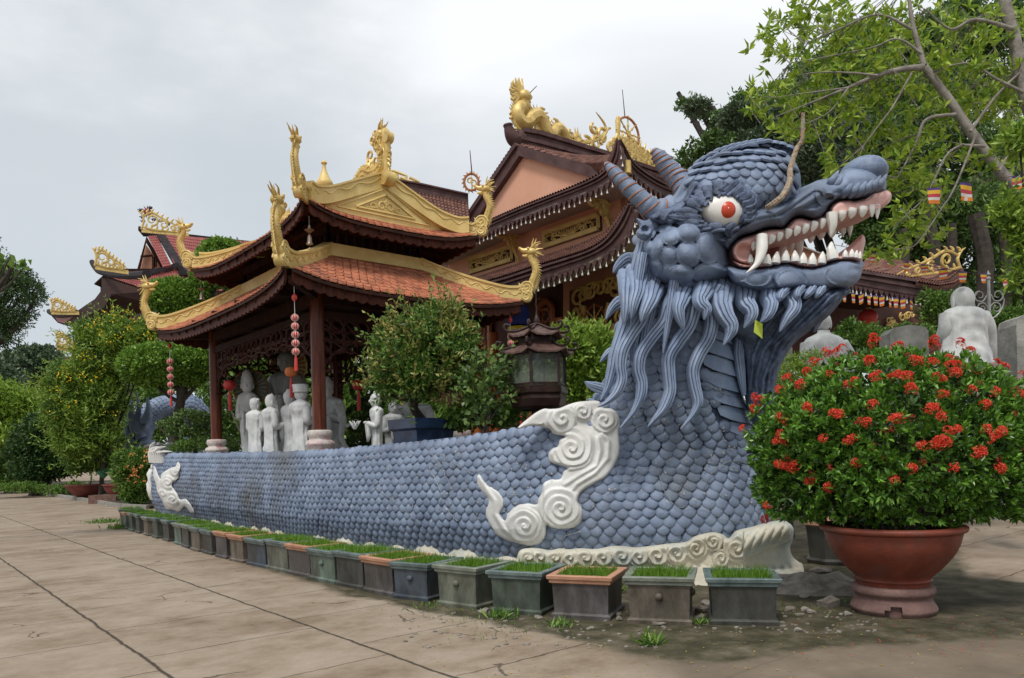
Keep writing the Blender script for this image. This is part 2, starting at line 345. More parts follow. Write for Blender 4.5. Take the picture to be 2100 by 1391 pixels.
e2 = np.array([(G(*p).x, G(*p).y) for p in [(1206, 1318), (1300, 1391), (1420, 1520), (3000, 1520), (3000, 1150), (2100, 1195), (1500, 1300)]]); i2 = inside(pts, e2); d2 = polydist(pts, e2); dull = np.where(i2, 1, 0) * np.clip(d2 / .5, 0, 1) * .9
for nm, ar in (('damp', damp), ('dull', dull)): a = go.data.attributes.new(nm, 'FLOAT', 'POINT'); a.data.foreach_set('value', ar.astype(np.float32))
# ================= foliage tools
def nrm_(a): return a / np.maximum(np.linalg.norm(a, axis=1, keepdims=True), 1e-9)
def leafmesh(name, Pp, D, L, Wd, mats, parent=None, rs=None, fold=.18, mid=.5, flat=None, smooth=False):
    n = len(Pp); rs = rs or np.random.RandomState(1); L = np.broadcast_to(L, n)[:, None]; Wd = np.broadcast_to(Wd, n)[:, None]
    r = rs.normal(size=(n, 3)); s = np.cross(D, r if flat is None else r * (1 - flat) + np.array([0, 0, 1.0]) * flat * 3); s = nrm_(s); nn = np.cross(s, D)
    v = np.empty((n, 4, 3)); v[:, 0] = Pp; v[:, 1] = Pp + D * L * mid + s * Wd / 2 + nn * Wd * fold; v[:, 2] = Pp + D * L - nn * L * .12; v[:, 3] = Pp + D * L * mid - s * Wd / 2 + nn * Wd * fold
    me = bpy.data.meshes.new(name); me.vertices.add(n * 4); me.vertices.foreach_set('co', v.ravel())
    idx = (np.arange(n)[:, None] * 4 + np.array([0, 1, 2, 0, 2, 3])).ravel().astype(np.int32)
    me.loops.add(n * 6); me.loops.foreach_set('vertex_index', idx); me.polygons.add(n * 2); me.polygons.foreach_set('loop_start', np.arange(0, n * 6, 3, dtype=np.int32)); me.polygons.foreach_set('loop_total', np.full(n * 2, 3, dtype=np.int32))
    me.update(calc_edges=True); a = me.attributes.new('r', 'FLOAT', 'POINT'); a.data.foreach_set('value', np.repeat(rs.uniform(0, 1, n), 4).astype(np.float32))
    me.materials.append(mats); return link(name, me, parent)
def lmat(name, dark, light, rough=.45, tr=.25, spec=.4): return mat(name, dark, light, rough=rough, attr='r', transl=tr, spec=spec)
def blobs_pts(blobs, n, rs, shell=.55, lump=.25):
    """blobs: (x,y,z,rx,ry,rz)"""
    B = np.array(blobs, float); w = (B[:, 3] * B[:, 5]) + (B[:, 3] * B[:, 4]); k = rs.choice(len(B), n, p=w / w.sum()); d = nrm_(rs.normal(size=(n, 3))); b = B[k]
    u = shell + (1 - shell) * rs.uniform(0, 1, n) ** .7; f = 1 + lump * (np.sin(d[:, 0] * 5 + k * 1.3) * np.sin(d[:, 2] * 6 + k) * np.cos(d[:, 1] * 5 + k * 2))
    return b[:, :3] + d * b[:, 3:6] * (u * f)[:, None], d
def crown(name, blobs, n, per, L, Wd, m, parent, seed, shell=.55, up=.2, spread=.9, lump=.25, twig=.6, droop=0, flat=None, fold=.18):
    rs = np.random.RandomState(seed); c, d = blobs_pts(blobs, n, rs, shell, lump)
    c = np.repeat(c, per, 0); d = np.repeat(d, per, 0); k = len(c); D = nrm_(d * .7 + rs.normal(size=(k, 3)) * spread * .6 + np.array([0, 0, up - droop]))
    c = c + rs.normal(size=(k, 3)) * L * twig * .5; return leafmesh(name, c, D, L * rs.uniform(.6, 1.15, k), Wd * rs.uniform(.7, 1.1, k), m, parent, rs, flat=flat, fold=fold)
def shoots(name, blobs, n, ln, k, L, Wd, m, parent, seed, up=.6):
    """thin new shoots with leaves along them, standing out of a crown"""
    rs = np.random.RandomState(seed); c, d = blobs_pts(blobs, n, rs, .95, .1); d = nrm_(d * .8 + rs.normal(size=(n, 3)) * .35 + np.array([0, 0, up])); mb = MB(); pc, pd = [], []
    for i in range(n):
        l = ln * rs.uniform(.5, 1.2); b = nrm_((d[i] + rs.normal(size=3) * .3)[None])[0]; q = [c[i] + d[i] * l * t + b * l * .35 * t * t for t in np.linspace(0, 1, k)]; mb.tube([q[0], q[k // 2], q[-1]], [.006, .004, .002], 4)
        for j, p in enumerate(q[1:]):
            for _ in (0, 1): pc.append(p); pd.append(nrm_((d[i] * .7 + rs.normal(size=3) * .75)[None])[0])
    props(mb.build('shoots', BARKD, parent), kind='stuff'); return leafmesh(name, np.array(pc), np.array(pd), L * rs.uniform(.6, 1.1, len(pc)), Wd, m, parent, rs)
BARK = mat('bark', (.15, .13, .11), (.30, .27, .235), 6, .9, .6, 30); BARKD = mat('bark_dark', (.02, .016, .012), (.06, .048, .036), 6, .9, .5, 30)
def px_blob(px, py, D, rx, rz=None, ry=None):
    p = P(px, py, D); a = rx / F * D; c = (rz or rx) / F * D; return (p.x, p.y, p.z, a, (ry / F * D) if ry else a, c)
def ragged(blobs, seed, k=9, lo=.18, hi=.42, reach=1.05):
    rs = np.random.RandomState(seed); out = list(blobs)
    for b in blobs:
        for _ in range(k):
            d = nrm_(rs.normal(size=(1, 3)))[0]; d[2] = d[2] * .9 + .1; f = rs.uniform(lo, hi); q = reach * rs.uniform(.75, 1.1); out.append((b[0] + d[0] * b[3] * q, b[1] + d[1] * b[4] * q, b[2] + d[2] * b[5] * q, b[3] * f, b[4] * f, b[5] * f))
    return out
def tree(name, label, cat_, base, blobs, n, per, L, Wd, m, seed, tr=.1, bark=None, group=None, trunk=True, limbs=True, rag=9, **k):
    b = Vector(base); e = empty(name, b, label, cat_, group)
    random.seed(seed); mbt = MB(); cz = sorted(blobs, key=lambda q: q[2]); cen = Vector((sum(q[0] for q in blobs) / len(blobs), sum(q[1] for q in blobs) / len(blobs), cz[0][2]))
    if trunk:
        mid = b.lerp(cen, .5) + Vector((random.uniform(-.15, .15), random.uniform(-.1, .1), 0)) * max(1, (cen - b).length * .3); mbt.tube(cat([b - UP * .1, b + (mid - b) * .1, mid, cen], 5), np.linspace(tr * 1.25, tr * .7, 16), 9)
        if limbs:
            for q in blobs[:24]:
                c = Vector(q[:3]); s = mid.lerp(cen, random.uniform(.2, 1)); m2 = s.lerp(c, .5) + Vector((0, 0, -.1 * (c - s).length)); mbt.tube(cat([s, m2, c, c + (c - m2).normalized() * q[3] * .35 + UP * q[5] * .2], 4), np.linspace(tr * .5, tr * .05, 13), 6)
                for i in range(3): a = m2.lerp(c, random.random()); dv = Vector((random.uniform(-1, 1), random.uniform(-1, 1), random.uniform(-.2, 1))); mbt.tube([a, a + dv * q[3] * .35, a + dv * q[3] * .8 + UP * .1 * q[3]], [tr * .2, tr * .12, tr * .03], 5)
        mbt.build('trunk', bark or BARKD, e)
    crown('crown', ragged(blobs, seed, rag) if rag else blobs, n, per, L, Wd, m, e, seed, **k); return e
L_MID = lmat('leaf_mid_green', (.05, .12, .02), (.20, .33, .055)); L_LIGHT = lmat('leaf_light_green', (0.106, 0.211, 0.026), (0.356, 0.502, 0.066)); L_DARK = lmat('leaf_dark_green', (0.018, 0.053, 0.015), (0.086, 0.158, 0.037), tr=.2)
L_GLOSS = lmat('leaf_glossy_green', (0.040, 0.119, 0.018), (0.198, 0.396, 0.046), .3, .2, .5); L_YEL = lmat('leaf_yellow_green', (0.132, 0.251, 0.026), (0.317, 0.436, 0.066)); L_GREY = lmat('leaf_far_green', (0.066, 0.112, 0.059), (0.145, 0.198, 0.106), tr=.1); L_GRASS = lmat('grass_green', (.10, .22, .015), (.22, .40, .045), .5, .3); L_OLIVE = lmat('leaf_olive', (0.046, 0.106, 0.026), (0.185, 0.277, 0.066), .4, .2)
F_RED = lmat('flower_red', (.55, .03, .01), (.85, .10, .05), .5, .15); F_DRED = lmat('flower_bud_red', (.22, .015, .012), (.42, .04, .02), .5, .1); F_YEL = lmat('flower_yellow', (.75, .50, .01), (.85, .65, .03), .5, .2); F_ORG = lmat('flower_orange', (.70, .22, .06), (.80, .40, .15), .5, .2)
SOIL = mat('potting_soil', (.02, .014, .008), (.06, .042, .025), 20, .95, .5, 60)
# ================= the row of square glazed planters
def potmat(name, c): return mat(name, tuple(q * .45 for q in c), tuple(q * 1.25 for q in c), 6, .5, .35, 30, detail=9, c3=(.06, .055, .04), s3=2.6, spec=.35, sx=(1, 1, .45))
POTC = {'grey green': potmat('glaze_grey_green', (.15, .16, .125)), 'dark green': potmat('glaze_dark_green', (.075, .095, .075)), 'slate blue': potmat('glaze_slate_blue', (.06, .075, .095)), 'brown grey': potmat('glaze_brown_grey', (.15, .125, .10)), 'sea green': potmat('glaze_sea_green', (.125, .165, .135)), 'purple grey': potmat('glaze_purple_grey', (.105, .095, .095)), 'charcoal': potmat('glaze_charcoal', (.065, .065, .06))}
RIMC = {'orange': mat('rim_terracotta', (.36, .17, .10), (.50, .27, .17), 6, .6, .3, 40), 'grey': mat('rim_grey_green', (.13, .15, .12), (.25, .27, .22), 6, .45, .3, 40), 'teal': mat('rim_teal', (.07, .10, .10), (.16, .21, .20), 6, .4, .3, 40)}
pots = [((1457, 1282), (1598, 1285), 'charcoal', 'teal', 0), ((1287, 1279), (1419, 1284), 'brown grey', 'grey', 1), ((1131, 1267), (1251, 1274), 'purple grey', 'orange', 0), ((1006, 1256), (1110, 1264), 'dark green', 'teal', 0), ((896, 1241), (977, 1252), 'grey green', 'grey', 1), ((806, 1227), (877, 1235), 'slate blue', 'teal', 1),
        ((745, 1213), (805, 1225), 'purple grey', 'orange', 0), ((688, 1200), (744, 1211), 'charcoal', 'teal', 0), ((634, 1188), (686, 1199), 'sea green', 'teal', 1), ((590, 1177), (635, 1186), 'purple grey', 'orange', 0), ((545, 1166), (589, 1176), 'grey green', 'teal', 0), ((505, 1158), (544, 1166), 'slate blue', 'teal', 0),
        ((470, 1150), (504, 1157), 'brown grey', 'orange', 0), ((441, 1142), (470, 1149), 'purple grey', 'orange', 0), ((414, 1134), (440, 1141), 'charcoal', 'teal', 0), ((390, 1128), (413, 1134), 'brown grey', 'teal', 0), ((372, 1121), (389, 1127), 'charcoal', 'grey', 0), ((356, 1115), (372, 1120), 'sea green', 'grey', 0), ((333, 1108), (354, 1114), 'charcoal', 'teal', 0),
        ((311, 1102), (332, 1108), 'dark green', 'teal', 0), ((293, 1097), (310, 1102), 'brown grey', 'grey', 0), ((277, 1092), (292, 1097), 'charcoal', 'teal', 0), ((263, 1088), (276, 1092), 'dark green', 'grey', 0), ((251, 1084), (262, 1087), 'sea green', 'orange', 0), ((245, 1077), (250, 1083), 'grey green', 'teal', 0)]
ordn = ['nearest', 'second', 'third', 'fourth', 'fifth', 'sixth', 'seventh', 'eighth', 'ninth', 'tenth', 'eleventh', 'twelfth', 'thirteenth', 'fourteenth', 'fifteenth', 'sixteenth', 'seventeenth', 'eighteenth', 'nineteenth', 'twentieth', 'twenty-first', 'twenty-second', 'twenty-third', 'twenty-fourth', 'twenty-fifth']
def square_pot(p0, X, w, dpt, h, pm, rm, knob, label, seed, grass=True):
    rs = np.random.RandomState(seed); X = X.normalized(); Yv = Vector((-X.y, X.x, 0)); e = empty('square_planter', p0, label, 'planter', 'square grass planters lined up along the dragon')
    def ring(i, z, o): return [p0 + X * (o) + Yv * o + UP * z, p0 + X * (w - o) + Yv * o + UP * z, p0 + X * (w - o) + Yv * (dpt - o) + UP * z, p0 + X * o + Yv * (dpt - o) + UP * z]
    mb = MB(); prof = [(0, .0), (.035, -.005), (.045, .006), (.052, .022), (h - .10, .012), (h - .075, .004)]; mb.grid([ring(0, z, o) for z, o in prof], closed=True); mb.add(ring(0, .002, .0), [(3, 2, 1, 0)])
    mb.build('body', pm, e, angle=30)
    mb = MB(); prof = [(h - .08, .004), (h - .07, -.012), (h - .045, -.014), (h - .035, -.03), (h - .006, -.034), (h, -.028), (h, .03), (h - .006, .036), (h - .09, .04)]; mb.grid([ring(0, z, o) for z, o in prof], closed=True); mb.build('rim', rm, e, angle=30)
    mb = MB(); mb.grid([[p0 + X * (w * i / 6) * .9 + X * w * .05 + Yv * (dpt * (.05 + .9 * j / 6)) + UP * (h - .075 + rs.uniform(-.012, .012)) for i in range(7)] for j in range(7)]); mb.build('soil', SOIL, e)
    if knob:
        c = p0 + X * w * .5 + UP * h * .58; mb = MB(); mb.lathe(c + Yv * .012, [(.034, 0), (.036, .012), (.03, .024), (.014, .034), (.002, .036)], 12, ax=-Yv); mb.build('knob', pm, e)
        c = p0 + X * w + Yv * dpt * .5 + UP * h * .58; mb = MB(); mb.lathe(c - X * .012, [(.034, 0), (.036, .012), (.03, .024), (.014, .034), (.002, .036)], 12, ax=X); mb.build('knob', pm, e)
    if grass:
        n = int(760 * w * dpt / .3); u = rs.uniform(.07, .93, (n, 2)); pp = np.array(p0)[None] + u[:, :1] * w * np.array(X)[None] + u[:, 1:] * dpt * np.array(Yv)[None]; pp[:, 2] = h - .08
        D = nrm_(np.stack([rs.normal(0, .30, n), rs.normal(0, .30, n), np.ones(n)], 1)); gr = leafmesh('grass', pp, D, rs.uniform(.07, .165, n), .0075 if p0.y < 9 else .012, L_GRASS, e, rs, mid=.35, fold=.1); props(gr, kind='stuff')
    return e
for i, (l, r, c, rim, kn) in enumerate(pots):
    a, b = G(*l), G(*r); X = b - a; w = X.length
    if i > 11: w = .50; 
    if i > 17: X = (X.normalized() + Vector((.45, -.9, 0)) * .3 * (i - 17) / 7); w = .46
    h = .415 + .012 * math.sin(i * 2.1); lab = '%s glazed square grass planter with %s rim, %s from the dragon head end' % (c, {'orange': 'terracotta', 'grey': 'pale grey', 'teal': 'teal'}[rim], ordn[i]) if i < 24 else 'grey green grass planter at the far end of the row'
    square_pot(a, X, w, (.58 if i < 8 else .52), h, POTC[c], RIMC[rim], kn, lab, i + 10)
# dark hexagonal tub behind the wave
e = empty('octagonal_tub', P(1650, 1150, 9.9) * 1, 'dark glazed octagonal tub with pale terracotta rim between dragon chest and flower bowl', 'planter'); e.location.z = 0
c = G(1655, 1172); c = Vector((4.05, 10.0, 0)); mb = MB(); mb.lathe(c, [(.38, 0), (.40, .05), (.36, .08), (.40, .46), (.41, .50)], 8); mb.build('body', POTC['charcoal'], e, angle=20)
mb = MB(); mb.lathe(c, [(.41, .50), (.45, .52), (.45, .57), (.40, .58), (.38, .50), (.01, .49)], 8); mb.build('rim', RIMC['orange'], e, angle=20); e.location = c
# ================= big bowl of red ixora
bc = G(1832, 1240); bc = Vector((bc.x, bc.y + .12, 0)); bc = P(1832, 1250, 7.05); bc.z = 0
e = empty('flower_bowl', bc, 'huge round terracotta bowl holding the red flowering bush', 'planter')
BOWL = mat('bowl_terracotta', (.14, .028, .014), (.24, .055, .03), 3, .55, .25, 30, c3=(.13, .06, .045), s3=4); BOWLB = mat('bowl_base_clay', (.13, .07, .06), (.22, .13, .11), 5, .8, .4, 30)
mb = MB(); prof = cat([(.36, .30), (.37, .335), (.39, .36), (.38, .39), (.47, .48), (.57, .60), (.64, .72), (.675, .84), (.685, .87), (.72, .885), (.725, .93), (.66, .94), (.62, .86), (.3, .84), (.01, .84)], 3); mb.lathe(bc, [tuple(q * .86) for q in prof], 48); mb.build('bowl', BOWL, e, angle=50)
mb = MB(); prof = cat([(.34, .30), (.40, .29), (.415, .23), (.38, .18), (.39, .13), (.42, .08), (.43, .045), (.40, .0)], 4)
n = 48; rows = []
for (r, z) in prof * .86: rows.append([bc + Vector((r * math.cos(2 * PI * j / n), r * math.sin(2 * PI * j / n), z)) for j in range(n)])
kk = len(rows); o = len(mb.v); mb.v += [tuple(p) for r in rows for p in r]
for i in range(kk - 1):
    for j in range(n):
        zc = prof[i][1]; hole = (j in (31, 32, 33)) and zc < .125 and not (j == 31 and zc > .08)
        if not hole: mb.f.append((o + i * n + j, o + i * n + (j + 1) % n, o + (i + 1) * n + (j + 1) % n, o + (i + 1) * n + j)); mb.m.append(0)
inner = [[bc + Vector((r * .9 * math.cos(2 * PI * j / n), r * .9 * math.sin(2 * PI * j / n), z)) for j in range(n)] for r, z in ((.34, .24), (.34, 0))]; mb.grid([q[::-1] for q in inner], closed=True)
mb.build('foot', BOWLB, e, angle=50)
bush = empty('ixora_bush', bc + UP * .73, 'big dome-shaped ixora bush covered in red flowers, in the terracotta bowl', 'bush')
cB = P(1838, 915, 7.45); BX = [(cB.x, cB.y, cB.z - .05, 1.30, 1.2, .97), (cB.x - .15, cB.y - .1, cB.z + .05, 1.16, 1.1, .86), (cB.x + .35, cB.y, cB.z - .12, 1.15, 1.1, .80), (cB.x - .45, cB.y, cB.z - .32, .88, .8, .56), (cB.x + .75, cB.y, cB.z - .25, .75, .8, .6)]
q_ = P(1652, 895, 7.3); BX.append((q_.x, q_.y, q_.z, .54, .6, .56)); q_ = P(1625, 1000, 7.3); BX.append((q_.x, q_.y, q_.z, .34, .4, .34))
rs = np.random.RandomState(5)
mb = MB(); random.seed(4)
for i in range(34):
    a = random.uniform(0, 2 * PI); r = random.uniform(.1, .5); s = bc + Vector((math.cos(a) * r * .5, math.sin(a) * r * .5, .72)); q = Vector((cB.x + math.cos(a) * r * 2.2, cB.y + math.sin(a) * r * 2, cB.z + random.uniform(-.6, .6))); mb.tube([s, s.lerp(q, .5) + UP * .15, q], [.018, .012, .005], 5)
mb.build('stems', BARKD, bush)
def whorls(blobs, n, rs, L, Wd, m, name, parent, per=7, shell=.86, keep=None, open_=.9):
    c, d = blobs_pts(blobs, n, rs, shell, .10)
    if keep is not None: k = keep(c, d); c, d = c[k], d[k]
    n = len(c); ax = nrm_(d + rs.normal(size=(n, 3)) * .35 + np.array([0, 0, .35])); ref = nrm_(np.cross(ax, rs.normal(size=(n, 3)))); oth = np.cross(ax, ref); out_c, out_d = [], []
    for j in range(per):
        a = 2 * PI * j / per + rs.uniform(0, .5, n); el = rs.uniform(.15, open_, n); dv = nrm_(ax * (1.15 - el)[:, None] + (ref * np.cos(a)[:, None] + oth * np.sin(a)[:, None]) * el[:, None]); out_c.append(c - ax * L * .3 * rs.uniform(0, 1, (n, 1))); out_d.append(dv)
    return leafmesh(name, np.vstack(out_c), np.vstack(out_d), L * rs.uniform(.7, 1.1, n * per), Wd, m, parent, rs)
bottom = lambda c, d: (c[:, 2] > .73 + .12 * np.hypot(c[:, 0] - cB.x, c[:, 1] - cB.y))
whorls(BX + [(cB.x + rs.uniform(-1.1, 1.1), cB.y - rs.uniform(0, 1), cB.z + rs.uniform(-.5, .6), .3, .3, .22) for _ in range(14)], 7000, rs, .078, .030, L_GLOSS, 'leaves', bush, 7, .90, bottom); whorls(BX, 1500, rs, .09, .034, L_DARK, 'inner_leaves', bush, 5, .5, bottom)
spots = [(1700, 770), (1640, 790), (1600, 800), (1612, 860), (1610, 905), (1602, 890), (1595, 905), (1560, 820), (1548, 838), (1526, 880), (1610, 955), (1625, 960), (1660, 985), (1575, 1035), (1580, 1060), (1755, 950), (1765, 867), (1832, 860), (1905, 840), (1930, 855), (1945, 885), (1890, 915), (1915, 915), (1925, 905), (1955, 958), (2020, 880), (2040, 892), (2010, 925), (2000, 930), (2030, 900), (2040, 805), (2020, 830), (2090, 812), (1935, 810), (1780, 740), (1790, 700), (1800, 702), (1845, 712), (1915, 697), (1920, 712), (1970, 708), (1985, 722), (2050, 752), (1700, 728), (1720, 722), (1680, 745), (1885, 742), (1910, 745), (1842, 770), (1860, 772), (1960, 765), (1930, 780), (1655, 765), (1620, 775), (1940, 735), (1950, 750), (1870, 960), (1835, 985), (2095, 770), (1720, 850), (1690, 900), (1740, 905), (1790, 830), (1870, 800), (1990, 800), (1660, 840), (1700, 1000), (2050, 960), (1800, 770), (1740, 790), (2000, 760)]
def surf_pt(px, py):
    r = ray(px, py); best = None
    for (x, y, z, a, b, c_) in BX:
        o = Vector((0 - x, 0 - y, H - z)); d = r; s = Vector((1 / a, 1 / b, 1 / c_)); O = Vector((o.x * s.x, o.y * s.y, o.z * s.z)); Dd = Vector((d.x * s.x, d.y * s.y, d.z * s.z)); A = Dd.dot(Dd); Bq = O.dot(Dd); C = O.dot(O) - 1; q = Bq * Bq - A * C
        if q > 0: tt = (-Bq - math.sqrt(q)) / A; best = tt if best is None else min(best, tt)
    return P(px, py, best if best else 7.4), best
centers = [surf_pt(*s)[0] for s in spots]
extra, _ = blobs_pts(BX, 200, np.random.RandomState(8), 1.0, 0); extra = [Vector(q) for q in extra if q[2] > 1.3]
def heads(cs, m, name, R, petals, sz, seed):
    rs = np.random.RandomState(seed); pc, pd = [], []
    for c in cs:
        o = (Vector(c) - Vector((cB.x, cB.y, cB.z - .3))).normalized(); o = np.array(o)
        for k in range(petals): d = nrm_((rs.normal(size=(1, 3)) * .6 + o * .9))[0]; base = np.array(c) + d * R * rs.uniform(.6, 1) * np.array([1, 1, .75]); 
        for k in range(petals):
            d = nrm_((rs.normal(size=(1, 3)) * .62 + o * .9))[0]; b = np.array(c) + d * R * rs.uniform(.75, 1.05); t1 = nrm_(np.cross(d, rs.normal(size=3))[None])[0]; t2 = np.cross(d, t1)
            for q in (t1, -t1, t2, -t2): pc.append(b); pd.append(nrm_((q + d * .25)[None])[0])
    return props(leafmesh(name, np.array(pc), np.array(pd), sz, sz * .5, m, bush, rs, fold=.02, flat=None), kind='stuff')
hs = []
rr = random.Random(3)
for c in centers:
    hs.append(c)
    for k in range(rr.randint(0, 2)): hs.append(c + Vector((rr.uniform(-.06, .06), -.01, rr.uniform(-.025, .03))))
heads(hs, F_RED, 'flower_heads', .047, 30, .018, 3); heads([q for i, q in enumerate(extra)], F_DRED, 'flower_buds', .036, 18, .012, 4)
# ================= weeds, stones, fallen petals
mb = MB(); random.seed(11)
STONE = mat('rubble_stone', (.13, .11, .09), (.30, .27, .23), 8, .85, .5, 40)
stones = [(1700, 1243, .10), (1665, 1258, .05), (1650, 1252, .04), (1640, 1262, .035), (1720, 1205, .07), (1690, 1215, .05), (1650, 1225, .04), (1270, 1272, .05), (1105, 1268, .04), (1262, 1262, .045), (990, 1256, .05), (1430, 1270, .06), (1440, 1255, .06), (1210, 1290, .03), (1740, 1262, .04), (1635, 1295, .04), (1350, 1282, .045), (1450, 1240, .05), (1680, 1175, .10), (1725, 1190, .08), (1620, 1252, .05)]
for x, y, r in stones:
    p = G(x, y); o = len(mb.v); mb.ell(p + UP * r * .25, (r * random.uniform(.9, 1.5), r * random.uniform(.7, 1), r * random.uniform(.4, .7)), n=7, k=5)
    for i in range(o, len(mb.v)): v = Vector(mb.v[i]); mb.v[i] = tuple(v + Vector((noise.noise(v * 14), noise.noise(v * 14 + Vector((5, 0, 0))), noise.noise(v * 14 + Vector((0, 9, 0))))) * r * .5)
for i in range(260):
    x = random.uniform(830, 1800); y = random.uniform(1255, 1330) if x < 1350 else random.uniform(1250, 1300); p = G(x, y); r = random.uniform(.006, .022); mb.ell(p + UP * r * .2, (r * 1.3, r, r * .6), n=5, k=3)
props(mb.build('rubble', STONE, angle=30), 'loose stones and chips scattered between planters and flower bowl', 'rubble', kind='stuff')
rs = np.random.RandomState(21); pc = []; pd = []; pl = []
for (x, y, n, s, L) in [(1335, 1322, 60, .05, .13), (1150, 1285, 50, .06, .10), (1030, 1268, 60, .05, .13), (880, 1246, 60, .12, .07), (1520, 1268, 40, .04, .12), (1440, 1280, 40, .05, .09), (1205, 1265, 30, .03, .12), (1190, 1262, 16, .02, .16), (1515, 1262, 20, .02, .2), (1060, 1290, 80, .25, .05), (960, 1262, 90, .25, .05), (220, 1072, 260, .22, .14), (245, 1085, 120, .12, .18), (1265, 1215, 24, .03, .18), (372, 1105, 40, .05, .22), (1640, 1250, 60, .15, .05), (1730, 1235, 30, .08, .06)]:
    p = G(x, y); u = rs.normal(0, s, (n, 2)); q = np.stack([p.x + u[:, 0], p.y + u[:, 1], np.zeros(n)], 1); pc.append(q); pd.append(nrm_(np.stack([rs.normal(0, .7, n), rs.normal(0, .7, n), np.full(n, .8)], 1))); pl.append(L * rs.uniform(.5, 1.2, n))
for k in range(900):
    pass
pc, pd, pl = np.vstack(pc), np.vstack(pd), np.concatenate(pl); props(leafmesh('weeds', pc, pd, pl, pl * .16, L_MID, None, rs), 'small weeds growing in the damp soil beside the planters', 'weeds', kind='stuff')
rs = np.random.RandomState(22)
for nm, m, n, box, lab in (('fallen_petals', F_RED, 90, (1620, 2100, 1265, 1345), 'tiny red petals fallen on the ground by the flower bowl'), ('fallen_leaves', lmat('leaf_fallen', (0.330, 0.185, 0.040), (0.726, 0.554, 0.079)), 130, (900, 2100, 1258, 1391), 'little yellow and brown leaves fallen on the pavement')):
    q = np.array([tuple(G(rs.uniform(box[0], box[1]), rs.uniform(box[2], box[3]), .006)) for _ in range(n)]); D = nrm_(np.stack([rs.normal(size=n), rs.normal(size=n), rs.uniform(-.05, .1, n)], 1)); props(leafmesh(nm, q, D, rs.uniform(.015, .035, n) * (.7 if m is F_RED else 1), .012, m, None, rs, fold=.05, flat=.95), lab, 'petals' if m is F_RED else 'leaves', kind='stuff')
# ================= the big dragon statue
random.seed(7)
dragon = empty('dragon_statue', (2.3, 10.6, 0), 'giant blue scaled dragon statue with gaping toothed mouth and long wall-like body', 'statue')
WP = [(-9.3, 24.6, 1.85), (-10.0, 23.9, 1.85), (-10.45, 22.7, 1.84), (-10.1, 21.5, 1.83), (-8.4, 19.6, 1.78), (-6.0, 16.8, 1.73), (-3.63, 13.9, 1.70), (-1.1, 11.55, 1.80), (0.3, 10.3, 1.93),
      (0.95, 9.93, 2.1), (1.6, 9.78, 2.2), (2.3, 9.75, 2.2), (3.0, 10.0, 2.2), (3.5, 10.6, 2.2), (3.75, 11.5, 2.2), (3.6, 12.6, 2.2)]
IB = 9                                                    # the bow and neck begin here
wc = cat(WP, 14); seg = np.r_[0, np.cumsum(np.hypot(*np.diff(wc[:, :2], axis=0).T))]
SB = seg[IB * 14]; SE = seg[-1]
def wpath(s): return np.array([np.interp(s, seg, wc[:, k]) for k in range(3)])
NZ = [0, .6, 1.2, 1.7, 2.16, 2.68, 3.3, 4.0, 4.6]
NX = [2.35, 2.35, 2.33, 2.22, 2.17, 2.2, 2.22, 2.25, 2.3]
NRX = [1.45, 1.42, 1.36, 1.24, 1.03, .80, .63, .56, .54]
NN = [9.8, 9.78, 9.75, 9.66, 9.56, 9.46, 9.42, 9.42, 9.45]    # nearest surface depth
NRY = [1.6, 1.6, 1.5, 1.3, 1.05, .85, .7, .62, .6]
def nk(z): return [np.interp(z, NZ, a) for a in (NX, NRX, NN, NRY)]
def neckpt(ph, z):
    x, rx, n, ry = nk(z); return Vector((x + rx * math.cos(ph), n + ry + ry * math.sin(ph), z))
def S(s, z):
    w = wpath(min(s, SE)); ds = wpath(min(s + .03, SE)) - wpath(max(s - .03, 0)); nrm = Vector((ds[1], -ds[0], 0)).normalized()
    p = Vector((w[0], w[1], z)) + nrm * (0.13 * math.sin(PI * min(max(z, 0) / 1.9, 1)) - 0.10 * (1 - min(z / .5, 1)))
    if s > SB - .01:
        q = (s - SB) / (SE - SB); ph = PI * 1.06 + q * (PI * 1.32); e = neckpt(ph, z); b = sstep(0.5, 2.1, z) * max(sstep(SB, SB + .9, s), sstep(2.0, 2.35, z))
        p = p.lerp(e, float(b))
    return p
def Sn(s, z):
    a = S(s + .04, z) - S(s - .04, z); b = S(s, z + .04) - S(s, z - .04); n = a.cross(b).normalized()
    return n, a.normalized()
mb = MB()
ss = np.linspace(0, SB, 110)
mb.grid([[S(s, z * wpath(s)[2]) for z in np.linspace(0, 1, 12)] for s in ss])
mb.grid([[S(s, z) for z in np.linspace(0, 4.5, 30)] for s in np.linspace(SB, SE, 50)])
bvh = BVHTree.FromPolygons([Vector(v) for v in mb.v], mb.f)
def hitD(px, py, default=None):
    r = ray(px, py); h = bvh.ray_cast(Vector((0, 0, H)), r.normalized())
    return h[0].y if h[0] is not None else default
def inw(s, t):                                            # a point of the wall top set back by t
    w = wpath(s); ds = wpath(min(s + .05, SE)) - wpath(max(s - .05, 0)); n = Vector((-ds[1], ds[0], 0)).normalized(); return Vector((w[0], w[1], w[2])) + n * t
cap = [[S(s, wpath(s)[2]) + Vector((0, 0, -.004)), S(s, wpath(s)[2]) + Vector((0, 0, .012)), inw(s, .04) + Vector((0, 0, .012)), inw(s, .17) + Vector((0, 0, .01)), inw(s, .20) + Vector((0, 0, -.03)), inw(s, .22) + Vector((0, 0, -.9))] for s in ss]
mb.cur = 1; mb.grid(cap); mb.cur = 0
body_mb = mb
